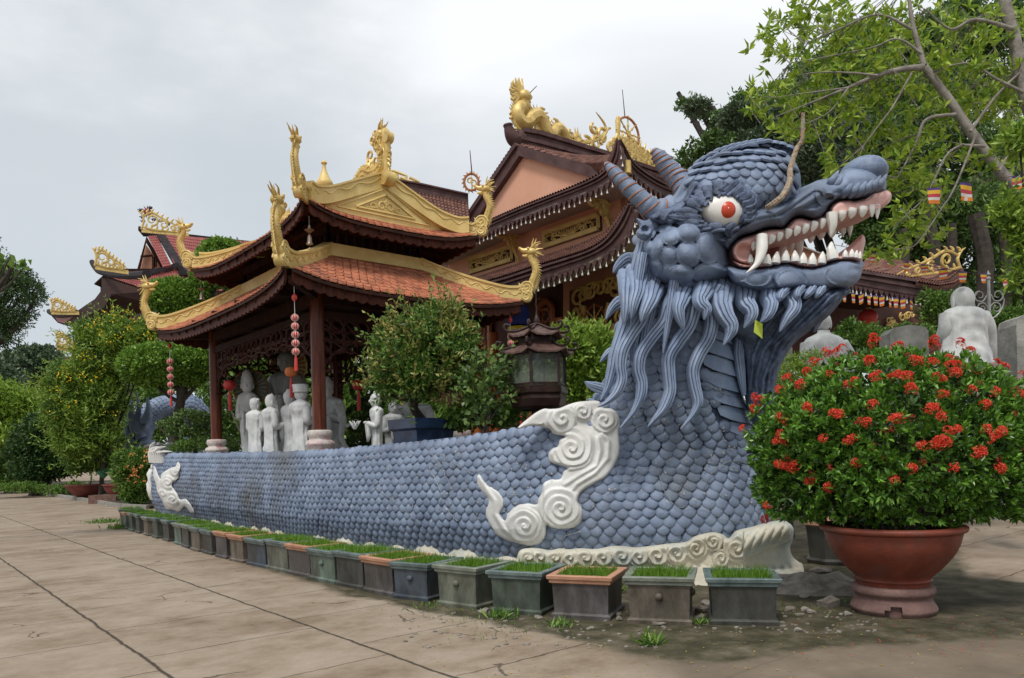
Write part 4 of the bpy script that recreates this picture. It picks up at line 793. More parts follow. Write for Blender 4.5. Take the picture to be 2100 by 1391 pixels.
# eyes
(ex, ey), = c1([(773, 648)])
for sd in (1, -1):
    def at(x, y, d): q = P(x, y, DH - d); return q if sd > 0 else Vector((q.x, 2 * DH - q.y, q.z))
    Z = Vector((math.sin(.22), 0, math.cos(.22))); X = Vector((Z.z, 0, -Z.x)); e = MB()
    c = at(ex, ey, .88); vs = []; n, k = 28, 14
    for i in range(k + 1):
        th = PI * i / k
        for j in range(n):
            a = 2 * PI * j / n; u, v = math.sin(th) * math.cos(a), math.sin(th) * math.sin(a); ry = .172 * (1 + .0 * u) * (1 - .30 * max(-u, 0) ** 1.5); vs.append(c + X * .285 * u + Z * v * ry * 1.22 + Vector((0, -sd, 0)) * math.cos(th) * .17)
    e.add(vs, [(i * n + j, (i + 1) * n + j, (i + 1) * n + (j + 1) % n, i * n + (j + 1) % n) for i in range(k) for j in range(n)])
    eye = e.build('eye', EYEW, dragon, angle=180)
    ci = at(*c1([(808, 642)])[0], .995); t = MB(); t.ell(ci, (.108, .075, .108), n=24, k=14); t.build('iris', RED, eye, angle=180)
    t = MB(); t.ell(ci + Vector((0, -.074 * sd, 0)), (.008, .004, .008)); t.build('pupil_dot', TOOTH, eye)
    rim = [c + X * (.305 * math.cos(a)) + Z * (.22 * math.sin(a) * (1 - .28 * max(-math.cos(a), 0))) + Vector((0, -sd * -.02, 0)) for a in np.linspace(0, 2 * PI, 30)]
    t = MB(); t.tube(rim, .038, 8)
    if sd > 0:                                             # flame brows
        fl = [[(660, 700), (600, 690), (540, 690), (462, 672)], [(640, 670), (590, 660), (540, 655), (500, 650)], [(650, 640), (610, 615), (590, 595), (560, 590)], [(670, 610), (650, 570), (640, 545), (612, 538)], [(700, 580), (700, 540), (680, 520), (660, 510)], [(740, 560), (760, 520), (745, 490), (720, 480)], [(790, 550), (830, 520), (860, 490), (870, 462)],
              [(840, 560), (880, 540), (890, 510), (878, 470)], [(880, 590), (930, 575), (935, 545), (925, 520)], [(895, 620), (945, 605), (955, 570), (962, 545)], [(900, 650), (930, 650), (950, 620), (965, 600)], [(890, 690), (930, 690), (945, 660), (960, 640)], [(860, 730), (830, 745), (815, 770), (820, 800)], [(780, 745), (740, 745), (700, 760), (680, 790)], [(700, 735), (650, 745), (620, 750), (600, 780)], [(650, 720), (600, 730), (560, 720), (520, 715)],
              [(760, 545), (800, 520), (800, 500), (780, 480)], [(690, 590), (640, 600), (620, 580), (600, 560)], [(860, 570), (900, 565), (905, 530), (900, 500)]]
        for l in fl:
            q = c1(l); pp = cat([P(x, y, DH - .99 + .03 * i) for i, (x, y) in enumerate(q)], 5); t.tube(pp, np.interp(np.linspace(0, 1, 16), [0, .45, 1], [.034, .05, .004]), 7, sq=1.5)
            pp2 = [p + np.array((.03, -.03, -.035)) for p in pp]; t.tube(pp2, np.interp(np.linspace(0, 1, 16), [0, .45, 1], [.02, .028, .004]), 6)
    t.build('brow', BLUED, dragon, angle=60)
# brow ledge joining the horn, ear
mb = MB(); led = c1([(360, 690), (420, 640), (500, 610), (560, 570), (600, 480), (650, 470), (760, 500), (860, 500), (920, 570), (960, 640), (900, 680), (860, 600), (800, 552), (720, 565), (660, 620), (640, 690), (560, 720), (470, 740)])
relief(mb, led, lambda x, y, t, s: P(x, y, DH - .55 - t) if s > 0 else P(x, y, DH - .3), lambda p, d: .36 * np.sqrt(np.clip(1 - (1 - np.clip(d / 14, 0, 1)) ** 2, 0, 1)) + .02 * np.sin(p[:, 0] / 3.1 + p[:, 1] / 5), 2.6)
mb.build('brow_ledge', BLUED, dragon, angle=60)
for (pts, rad, D, nm) in [([(470, 655), (400, 645), (330, 590), (260, 525), (205, 470), (155, 415), (112, 372)], [.19, .135, .112, .10, .088, .07, .02], [DH - .55, DH - .60, DH - .62, DH - .62, DH - .6, DH - .56, DH - .5], 'near'),
                         ([(600, 560), (560, 500), (505, 440), (455, 380), (420, 335), (382, 295)], [.19, .155, .13, .115, .095, .03], [DH - .1, DH - .05, DH, DH, DH, DH], 'far')]:
    q = cat([tuple(P(*c1([p])[0], d)) for p, d in zip(pts, D)], 10); r = np.interp(np.linspace(0, 1, len(q)), np.linspace(0, 1, len(rad)), rad)
    rr = r * (1 + .10 * (1 - np.abs(np.sin(np.arange(len(q)) * PI / 8)) ** .5)); rr[-3:] *= (.9, .7, .3)
    mb = MB(); mb.tube(q, rr, 18); hn = mb.build('horn', BLUE, dragon, angle=80)
    w = MB(); qs = np.linspace(.12, .93, 9); L = len(q) - 1
    for u in qs:
        i = min(int(u * L), L - 1); c = Vector(q[i]); t = (Vector(q[i + 1]) - c).normalized(); t = (t + Vector((.25, 0, .1))).normalized(); a = t.orthogonal().normalized(); b = t.cross(a); w.tube([c + (a * math.cos(x) + b * math.sin(x)) * (rr[i] * 1.04) for x in np.linspace(0, 2 * PI, 20)], .0085, 5)
    w.build('wire_wrap', ORANGE, hn)
mb = MB(); ear = c1([(292, 690), (330, 700), (350, 700), (380, 680), (420, 700), (432, 740), (400, 790), (360, 810), (330, 815), (300, 800), (290, 770), (310, 740)])
relief(mb, ear, lambda x, y, t, s: P(x, y, DH - .62 - t * s), lambda p, d: rnd_t(.15, 14)(p, d) + spiral(p, *c1([(348, 768)])[0], 48 / 2.78, 1.3, .11) - .10 * sstep(10, 3, np.hypot(p[:, 0] - c1([(340, 750)])[0][0], p[:, 1] - c1([(340, 750)])[0][1])), 2.4)
mb.build('ear', BLUE, dragon, angle=60)
# whisker of wound rope
w = cat([tuple(P(x, y, d)) for x, y, d in [(1573, 427, DH - .88), (1590, 415, DH - .98), (1606, 400, DH - .98), (1619, 372, DH - .9), (1621, 345, DH - .82), (1634, 305, DH - .76), (1645, 285, DH - .78), (1647, 232, DH - .8)]], 8)
mb = MB(); n = len(w); rad = np.interp(np.linspace(0, 1, n), [0, .5, 1], [.034, .033, .02]) * (1 + .16 * np.array([(i % 2) for i in range(n)])); mb.tube(w, rad, 8); wk = mb.build('whisker', ROPE, dragon, angle=30)
t = MB(); hx = [Vector(w[i]) + Vector((math.cos(i * 1.1), math.sin(i * 1.1), 0)) * rad[i] for i in range(n)]; t.tube(hx, .007, 4); t.build('wire_wrap', ORANGE, wk)
# ---------------- mane, beard strands
def strand(mb, pts, w, off=.10, D=None, thick=.085, taper=(1.35, 1.05, .95, .8, .05), m=None, fol=True, sub=6, flip=1):
    """pts in photo px; lies over the neck surface; rounded section with grooves"""
    q = cat(pts, sub); k = len(q); P3 = []
    for i, (x, y) in enumerate(q):
        d = None
        if fol: d = hitD(x, y, None)
        u = i / (k - 1); d0 = D if D is None or not hasattr(D, '__len__') else np.interp(u, np.linspace(0, 1, len(D)), D)
        if d is None: d = d0 if d0 is not None else 9.6
        elif d0 is not None: d = min(d, d0 + .0)
        P3.append(P(x, y, d - off))
    for _ in range(4):
        P3 = [P3[0]] + [Vector(((P3[i].x), (P3[i - 1].y + P3[i].y * 2 + P3[i + 1].y) / 4, P3[i].z)) for i in range(1, k - 1)] + [P3[-1]]
    prof = [(-1, -.9), (-1.0, .1), (-.80, .70), (-.52, .72), (-.44, .50), (-.36, 1.0), (-.04, 1.12), (.03, .72), (.10, 1.12), (.42, .95), (.50, .50), (.58, .70), (.84, .6), (1.0, .1), (1, -.9)]
    rows = []
    for i, p in enumerate(P3):
        t = (P3[min(i + 1, k - 1)] - P3[max(i - 1, 0)]).normalized(); n = Vector((0, -1, 0)); n = (n - t * n.dot(t)).normalized(); sd = t.cross(n)
        u = i / (k - 1); W_ = w * .5 / F * p.y * np.interp(u, np.linspace(0, 1, len(taper)), taper); th = thick * min(1, .25 + np.interp(u, np.linspace(0, 1, len(taper)), taper))
        rows.append([p + sd * a * W_ + n * b * th for a, b in prof])
    mb.grid(rows, m, closed=True); nn = len(prof); o = len(mb.v) - len(rows) * nn; mb.f += [tuple(o + j for j in range(nn)), tuple(o + (k - 1) * nn + j for j in range(nn))[::-1]]; mb.m += [0, 0]
def S_(lst, **k):
    mb = MB(); strand(mb, c2(lst), **k); return mb.build('mane_strand', BLUEL, dragon, angle=35)
S_([(330, 60), (300, 200), (250, 340), (215, 450), (195, 560), (160, 680), (110, 770)], w=27, off=.12, D=9.5)
S_([(430, -60), (430, 60), (400, 190), (330, 300), (270, 410), (252, 520), (262, 620), (225, 715), (160, 780), (88, 818)], w=27, off=.2, D=9.5)
S_([(655, 10), (600, 110), (560, 215), (470, 330), (400, 440), (385, 550), (408, 650), (395, 750), (340, 860), (248, 968)], w=27, off=.2, D=9.5)
S_([(820, 10), (780, 100), (740, 240), (660, 360), (600, 465), (602, 590), (608, 710), (560, 830), (500, 900), (448, 958)], w=27, off=.2, D=9.5)
S_([(960, -40), (900, 80), (905, 210), (880, 330), (810, 450), (772, 560), (785, 670), (806, 780), (770, 870), (682, 974)], w=27, off=.2, D=9.5)
# upper, shorter locks hanging from the cheek and the jaw
for l, w_, D_ in [([(330, -120), (310, 0), (300, 120), (280, 220)], 22, 9.25), ([(380, -160), (375, -20), (345, 90), (330, 190)], 20, 9.2), ([(490, -60), (470, 40), (430, 130), (400, 210)], 22, 9.15), ([(720, -20), (690, 60), (672, 140), (705, 270)], 20, 9.1), 
                  ([(860, -40), (830, 60), (870, 120), (850, 195)], 18, 9.0), ([(985, -60), (975, 60), (1000, 150), (1045, 230), (1035, 300), (988, 375)], 24, 9.15), 
                  ([(1150, -60), (1150, 60), (1190, 130), (1180, 190), (1134, 255)], 21, 9.25), ([(1330, -70), (1320, 40), (1330, 100), (1300, 170), (1250, 215)], 20, 9.3),
                  ([(1500, -60), (1480, 30), (1495, 110), (1440, 190), (1388, 280)], 20, 9.38), ([(1560, -60), (1520, 0), (1500, 60)], 13, 9.35), ([(1640, -60), (1600, 0), (1560, 40)], 12, 9.4), ([(1700, -50), (1670, 0), (1640, 40)], 12, 9.42), ([(1450, -40), (1400, 20), (1380, 70)], 13, 9.3)]:
    S_(l, w=w_ * 1.3, off=.12, D=[D_ + .45, D_ + .10, D_, D_, D_], fol=False, thick=.075, taper=(2.0, 1.35, 1.0, .75, .05))
for l, w_, D_ in [([(1090, 90), (1115, 260), (1100, 420), (1112, 560), (1135, 735)], 22, 9.75), ([(1035, 300), (1040, 400), (1005, 510)], 18, 9.9), ([(1180, 60), (1230, 170), (1200, 300)], 26, 9.7), ([(1300, 60), (1260, 160), (1215, 260), (1200, 420)], 26, 9.75)]:
    S_(l, w=w_, off=0, D=D_, fol=False, thick=.06, taper=(1, 1, .9, .8, .3))
# hair sweeping over the top of the neck
for i in range(0, 4, 3):
    u = i / 15; x0 = 1318 + u * 330; y0 = np.interp(u, [0, .25, .5, .75, 1], [520, 588, 600, 590, 598]); w_ = 15
    D_ = 9.25 if i < 12 else 9.35
    a = [(x0, y0), (x0 - 6 + 3 * math.sin(i), y0 + 18), (x0 - 20, y0 + 38), (x0 - 24 - 4 * math.cos(i * 2), y0 + 62)]
    if i < 4: a = [(x0, y0), (x0 - 8, y0 + 50), (x0 - 16, y0 + 100), (x0 - 24, y0 + 150)]
    mb = MB(); strand(mb, a, w_ + 5, .05, D_, .06, fol=False, taper=(1, 1, .8, .5, .1)); mb.build('mane_lock', BLUEL, dragon, angle=35)
for i, l in enumerate([[(1318, 500), (1300, 570), (1290, 640), (1270, 720)], [(1330, 530), (1318, 600), (1306, 670), (1296, 740)], [(1345, 560), (1338, 620), (1322, 690), (1310, 760)], [(1312, 540), (1298, 600), (1284, 660), (1262, 730), (1252, 790)]]):
    mb = MB(); strand(mb, l, 22, .05, 9.45, .08, fol=False, taper=(1, 1, 1, .8, .3)); mb.build('mane_lock', BLUEL, dragon, angle=35)
# flame fins down the nape
for l, w_ in [([(1310, 545), (1290, 532), (1270, 545), (1258, 560)], 30), ([(1300, 632), (1278, 618), (1258, 630), (1243, 655)], 28), ([(1275, 668), (1268, 668), (1262, 680)], 16), ([(1272, 720), (1255, 720), (1242, 730), (1231, 743)], 18), ([(1245, 800), (1228, 795), (1212, 790), (1199, 783)], 22), ([(1238, 835), (1225, 830), (1213, 822), (1206, 817)], 12)]:
    mb = MB(); strand(mb, l, w_, 0, 10.0, .05, fol=False, taper=(1, 1, .9, .6, .08)); mb.build('nape_fin', BLUEL, dragon, angle=35)
# ================= gold ornament tools
def gold_dragon(mb, base, out, h, k=1.0, lean=.35, curl=.25, seed=0, body=None):
    """dragon neck and head rising from base; out = horizontal direction the neck leans to"""
    base = Vector(base); out = Vector(out).normalized(); rd = random.Random(seed); side = out.cross(UP)
    pts = body or [base + out * (-.10 * h), base + out * (.10 * h) + UP * (.02 * h), base + out * (lean * h * .75) + UP * (.22 * h), base + out * (lean * h) + UP * (.48 * h), base + out * (lean * h - .10 * h) + UP * (.74 * h), base + out * (lean * h - .05 * h) + UP * (.86 * h)]
    q = [Vector(p) for p in cat(pts, 6)]; n = len(q); r = np.interp(np.linspace(0, 1, n), [0, .3, .7, 1], [.105, .09, .07, .062]) * h * k
    rr = r * (1 + .07 * np.array([(i % 2) for i in range(n)])); mb.tube(q, rr, 9)
    for i in range(2, n - 1):                              # spikes along the back
        t = (q[min(i + 1, n - 1)] - q[i - 1]).normalized(); nn = side.cross(t); nn = nn if nn.dot(out) > 0 else -nn
        mb.tube([q[i] + nn * r[i] * .7, q[i] + nn * r[i] * 1.9 - t * r[i] * .8], [r[i] * .45, .002], 4)
    for i in range(1, n - 1, 1):                           # scale bumps on both flanks
        for s in (-1, 1):
            for a in (-.5, .15, .7): t = (q[i + 1] - q[i - 1]).normalized(); nn = side.cross(t); d = (side * s * math.cos(a) + nn * math.sin(a)); mb.ell(q[i] + d * r[i] * .92, r[i] * .26, n=5, k=3)
    f = -out; hh_ = h; h = h * 1.3; hc = q[-1] + f * .03 * h + UP * .01 * h      # head looks back over the roof
    mb.ell(hc, (.10 * h, .085 * h, .075 * h), (f, side, UP), 10, 7)
    mb.tube([hc + f * .03 * h + UP * .02 * h, hc + f * .14 * h + UP * .025 * h, hc + f * .19 * h + UP * .055 * h], [.062 * h, .045 * h, .035 * h], 8)
    mb.tube([hc - UP * .03 * h, hc + f * .10 * h - UP * .07 * h, hc + f * .16 * h - UP * .06 * h], [.04 * h, .032 * h, .02 * h], 7)
    mb.ell(hc + f * .20 * h + UP * .07 * h, .03 * h, n=7, k=5)
    for s in (-1, 1): mb.ell(hc + side * s * .065 * h + f * .05 * h + UP * .05 * h, .024 * h, n=6, k=5); mb.tube(cat([hc + side * s * .03 * h + UP * .06 * h, hc - f * .08 * h + side * s * .06 * h + UP * .13 * h, hc - f * .17 * h + side * s * .05 * h + UP * .16 * h], 3), np.linspace(.022 * h, .004, 7), 5)
    for i in range(11):                                    # mane
        a = -1.5 + 2.9 * i / 10 ; d = (-f * math.cos(a) + UP * math.sin(a)).normalized(); s = side * rd.uniform(-.5, .5); L = rd.uniform(.16, .27) * h
        mb.tube(cat([hc - f * .04 * h, hc + d * L * .5 + s * L * .3 + UP * .012 * h, hc + d * L + s * L * .5 + (f * .02 * h if i % 2 else -f * .01 * h)], 3), np.linspace(.034 * h, .003, 7), 5)
    for i in range(5): a = -2.2 + .3 * i; d = f * math.cos(a) * .6 + UP * math.sin(a); mb.tube([hc - UP * .04 * h + f * .02 * h * i, hc + d * .13 * h], [.02 * h, .003], 4)
def scrolls(mb, o, X, Z, strokes, r, T=None):
    """curling vine strokes in the plane (X, Z) from o; each stroke: pts [(x,z),...]"""
    for s in strokes:
        q = cat([o + X * x + Z * z for x, z in s], 5); n = len(q); mb.tube(q, r * np.interp(np.linspace(0, 1, n), [0, .3, .85, 1], [.8, 1, .55, .15]), 6)
def curl(x, z, R, a0, turns, sgn=1, n=9): return [(x + R * (1 - .75 * i / (n - 1)) * math.cos(a0 + sgn * turns * 2 * PI * i / (n - 1)), z + R * (1 - .75 * i / (n - 1)) * math.sin(a0 + sgn * turns * 2 * PI * i / (n - 1))) for i in range(n)]
def crest(mb, o, X, L, h, seed=0, flip=1, r=.035):
    """an openwork gilt crest standing on a hip end, tall at x=0 and tapering to L"""
    rd = random.Random(seed); Z = UP; st = []
    st.append([(0, 0), (.06 * L, .5 * h), (.0, .85 * h), (-.08 * L, h)]); st.append(curl(.24 * L, .55 * h, .34 * h, -1.6, 1.3, 1)); st.append(curl(.50 * L, .36 * h, .25 * h, 2.5, 1.2, -1)); st.append(curl(.70 * L, .22 * h, .17 * h, -1.4, 1.1, 1)); st.append(curl(.86 * L, .13 * h, .10 * h, 2.4, 1, -1))
    st.append([(.02 * L, .15 * h), (.3 * L, .03 * h), (.7 * L, .02 * h), (1.02 * L, 0)]); st.append([(.05 * L, .7 * h), (.25 * L, .95 * h), (.45 * L, .72 * h), (.66 * L, .5 * h), (.9 * L, .3 * h), (1.05 * L, .12 * h)])
    for i in range(9): x = .02 + i * .11; z = np.interp(x, [0, .25, .66, 1], [.85, .95, .5, .15]); st.append([(x * L, z * h), ((x + .01) * L, (z + .12) * h), ((x + .05) * L, (z + .20 + .05 * rd.random()) * h)])
    for i in range(7): x = .1 + i * .12; st.append([(x * L, .06 * h), ((x + .03) * L, np.interp(x, [0, 1], [.4, .12]) * h)])
    scrolls(mb, Vector(o), Vector(X), Z, st, r)
def ridge_band(mb, pts, w, h, m=None, drop=.05, mm=None):
    """a ridge of rectangular section following pts (its foot line)"""
    q = [Vector(p) for p in pts]; rows = []
    for i, p in enumerate(q):
        t = q[min(i + 1, len(q) - 1)] - q[max(i - 1, 0)]; s = Vector((t.y, -t.x, 0)).normalized(); a = h[i] if hasattr(h, '__len__') else h
        rows.append([p + s * w / 2 - UP * drop, p + s * w / 2 + UP * a * .78, p + s * w * .72 + UP * a * .82, p + s * w * .72 + UP * a, p - s * w * .72 + UP * a, p - s * w * .72 + UP * a * .82, p - s * w / 2 + UP * a * .78, p - s * w / 2 - UP * drop])
    mb.grid(rows, m, closed=True); o = len(mb.v) - len(rows) * 8; mb.f += [tuple(o + j for j in range(8)), tuple(o + (len(rows) - 1) * 8 + j for j in range(8))[::-1]]; mb.m += [m or mb.cur] * 2
# ================= pavilion
CP = Vector((-3.8, 15, 0)); LA, LB = 5.9, 3.45
def L3(a, b, z): return CP + U * a + Vv * b + UP * z
pav = empty('pavilion', L3(LA / 2, LB / 2, 1.35), 'dark timber pavilion with two orange tiled roofs and golden ridges, standing behind the dragon wall', 'pavilion')
def tier(o, i, zc, zm, zt, tw=.19, tl=.20, pw=1.15):
    def Sf(side, u, v):
        vv = v; v = max(v, 0)
        A0, A1, B0, B1 = -o, LA + o, -o, LB + o; a0, a1, b0, b1 = i, LA - i, i, LB - i; lift = (zc - zm) * abs(2 * u - 1) ** 3.2; ext = .12 * abs(2 * u - 1) ** 6
        if side == 0: E = (A0 + (A1 - A0) * u, B0 - ext); I = (a0 + (a1 - a0) * u, b0)
        elif side == 1: E = (A0 - ext, B0 + (B1 - B0) * u); I = (a0, b0 + (b1 - b0) * u)
        elif side == 2: E = (A0 + (A1 - A0) * u, B1 + ext); I = (a0 + (a1 - a0) * u, b1)
        else: E = (A1 + ext, B0 + (B1 - B0) * u); I = (a1, b0 + (b1 - b0) * u)
        z = zm + lift * (1 - v) ** 1.5 + (zt - zm) * (v ** pw); return L3(E[0] + (I[0] - E[0]) * v, E[1] + (I[1] - E[1]) * v, z)
    return Sf
def tile_faces(mb, Sf, side, L, tw, rows, seed=0, edge=.03):
    rd = random.Random(seed)
    for r in range(rows):
        v0 = max(0, (r) / rows - .01); v1 = min(1, (r + 1.5) / rows); a = Sf(side, 0, v0); b = Sf(side, 1, v0); W = (b - a).length; n = int(W / tw)
        for k in range(n + 1):
            u0, u1 = (k - (.5 if r % 2 else 0)) / n, (k + 1 - (.5 if r % 2 else 0)) / n
            if u1 < .02 or u0 > .98: continue
            u0, u1 = max(u0, 0), min(u1, 1); up = Vector((0, 0, .035 + rd.uniform(-.004, .006))); dn = Vector((0, 0, .008)); g = (u1 - u0) * .04
            e = [Sf(side, u0 + g, v1) + dn, Sf(side, u0 + g, v0 + .35 / rows) + up * .8, Sf(side, u0 + (u1 - u0) * .2, v0 + .08 / rows) + up, Sf(side, (u0 + u1) / 2, v0) + up, Sf(side, u0 + (u1 - u0) * .8, v0 + .08 / rows) + up, Sf(side, u1 - g, v0 + .35 / rows) + up * .8, Sf(side, u1 - g, v1) + dn]
            lo = [p - UP * edge for p in e[1:6]]; mb.add(e + lo, [tuple(range(7))] + [(1 + j, 7 + j, 8 + j, 2 + j) for j in range(4)])
def fascia(mb, Sf, side, L, h, n, ins=.06, jag=.05):
    """scalloped board under the eave"""
    top, bot = [], []; N_ = n * 4
    cen = L3(LA / 2, LB / 2, 0)
    for k in range(N_ + 1):
        u = k / N_; p = Sf(side, u, .012); d = Vector((cen.x - p.x, cen.y - p.y, 0)).normalized(); p = p + d * ins; z = abs(math.sin(PI * u * n)) * jag
        top.append(p - UP * .015); bot.append(p - UP * (h + z))
    mb.slab([top, bot], (cen - L3(LA / 2, LB / 2, 0)) + (U * 0) + (Vv if side in (0,) else U if side == 1 else -Vv if side == 2 else -U) * .05)
def make_tier(nm, o, i, zc, zm, zt, rows, hf, tw):
    Sf = tier(o, i, zc, zm, zt); rf = MB(); fc = MB(); un = MB()
    for sd in range(4):
        L = (LA if sd in (0, 2) else LB) + 2 * o; tile_faces(rf, Sf, sd, L, tw, rows, sd)
        un.slab([[Sf(sd, u, v) - UP * .03 for u in np.linspace(0, 1, 25)] for v in np.linspace(0, 1, 6)], -UP * .05)
        fascia(fc, Sf, sd, L, hf, int(L / .22)); q = L / .55
        for k in range(1, int(q)): u = k / q; a = Sf(sd, u, .03); b = Sf(sd, u, .95); un.beam(a - UP * .13, b - UP * .13, .07, .09)
    r = rf.build(nm, TILE, pav, smooth=False); un.build('rafters', WOODD, r, smooth=False); fc.build('eave_board', WOOD, r, smooth=False); return Sf
S1 = make_tier('lower_roof', 1.02, .55, 5.0, 4.78, 5.82, 9, .22, .185)
S2 = make_tier('upper_roof', .32, .55, 6.55, 6.33, 6.85, 5, .20, .17)
mb = MB(); zc_ = (5.75, 6.45); ins = .62
for (a0, b0, a1, b1) in ((ins, ins, LA - ins, ins), (ins, ins, ins, LB - ins), (LA - ins, ins, LA - ins, LB - ins), (ins, LB - ins, LA - ins, LB - ins)):
    A, B = L3(a0, b0, 0), L3(a1, b1, 0); mb.beam(A + UP * 5.9, B + UP * 5.9, .10, .2); mb.beam(A + UP * 6.4, B + UP * 6.4, .12, .16); n = int((B - A).length / .2)
    for k in range(n + 1): p = A.lerp(B, k / n); mb.beam(p + UP * 5.9, p + UP * 6.42, .05, .05)
mb.prism([L3(.8, .8, 5.6), L3(LA - .8, .8, 5.6), L3(LA - .8, LB - .8, 5.6), L3(.8, LB - .8, 5.6)], (0, 0, .95))
mb.build('clerestory', WOODD, pav, smooth=False)
# gold ridges
mb = MB(); i = .55
for (a, b, sa, sb) in ((i, i, -1, -1), (LA - i, i, 1, -1), (i, LB - i, -1, 1), (LA - i, LB - i, 1, 1)):
    for tierno, (o, zb, zt, hh, w) in enumerate(((1.02, 5.0, 5.82, .30, .15), (.32, 6.55, 6.85, .26, .13))):
        S_f = (S1, S2)[tierno]; sd = 0 if sb < 0 else 2; u = 0 if sa < 0 else 1; vs_ = np.linspace(-.02, 1, 14); pts = [S_f(sd, u, v) + (UP * 0) for v in vs_]
        for k in range(3): pts[k] = pts[k] + UP * (.10 * (1 - k / 3) ** 2)
        hs_ = [hh * (1.0 - .15 * v) for v in vs_]; rd_ = MB(); ridge_band(rd_, pts, w, hs_, drop=.04)
        out = (U * sa + Vv * sb).normalized(); tip = pts[0]
        for dz, R in ((.20, .155), (.02, .125)):
            for s in (-1, 1): c = tip + out * .06 + UP * dz + out.cross(UP) * s * w * .62; rd_.tube([c + (out * math.cos(t) + UP * math.sin(t)) * R * (1 - t / 14) for t in np.linspace(0, 11, 30)], .022, 5)
            rd_.tube([tip + out * .06 + UP * dz - out.cross(UP) * w * .62, tip + out * .06 + UP * dz + out.cross(UP) * w * .62], R, 16)
        for s in (-1, 1):                                   # raised vine and key pattern on the flanks
            sdv = out.cross(UP) * s * (w * .5 + .004); pl = []
            for k in range(60): u2 = k / 59; j = u2 * 13; k0 = int(min(j, 12)); p = pts[k0].lerp(pts[k0 + 1], j - k0); pl.append(p + sdv + UP * (hh * (.45 + .16 * math.sin(k * .75))))
            rd_.tube(pl, .013, 4)
            for k in range(9): j = .6 + k * 1.35; k0 = int(j); p = pts[k0].lerp(pts[k0 + 1], j - k0) + sdv + UP * hh * .45; rd_.tube([p + (out * math.cos(t) + UP * math.sin(t)) * .05 * (1 - t / 9) for t in np.linspace(0, 7, 12)], .010, 4)
        rdg = rd_.build('gold_ridge', GOLDF, pav, angle=40)
        g = MB(); k = 1.0; hD_ = (1.0 if tierno == 0 else .92); gold_dragon(g, tip + UP * .16, out, hD_, 1.0, .28, seed=tierno * 4 + sa + sb + 9); g.build('dragon_finial', GOLD, rdg, angle=40)
# gold bands where roofs meet walls
mb = MB()
for (z, h_) in ((5.80, .26),):
    for (a0, b0, a1, b1) in ((i, i, LA - i, i), (i, i, i, LB - i), (LA - i, i, LA - i, LB - i), (i, LB - i, LA - i, LB - i)): mb.beam(L3(a0, b0, z + h_ / 2), L3(a1, b1, z + h_ / 2), .13, h_)
mb.build('gold_band', GOLDF, pav, smooth=False)
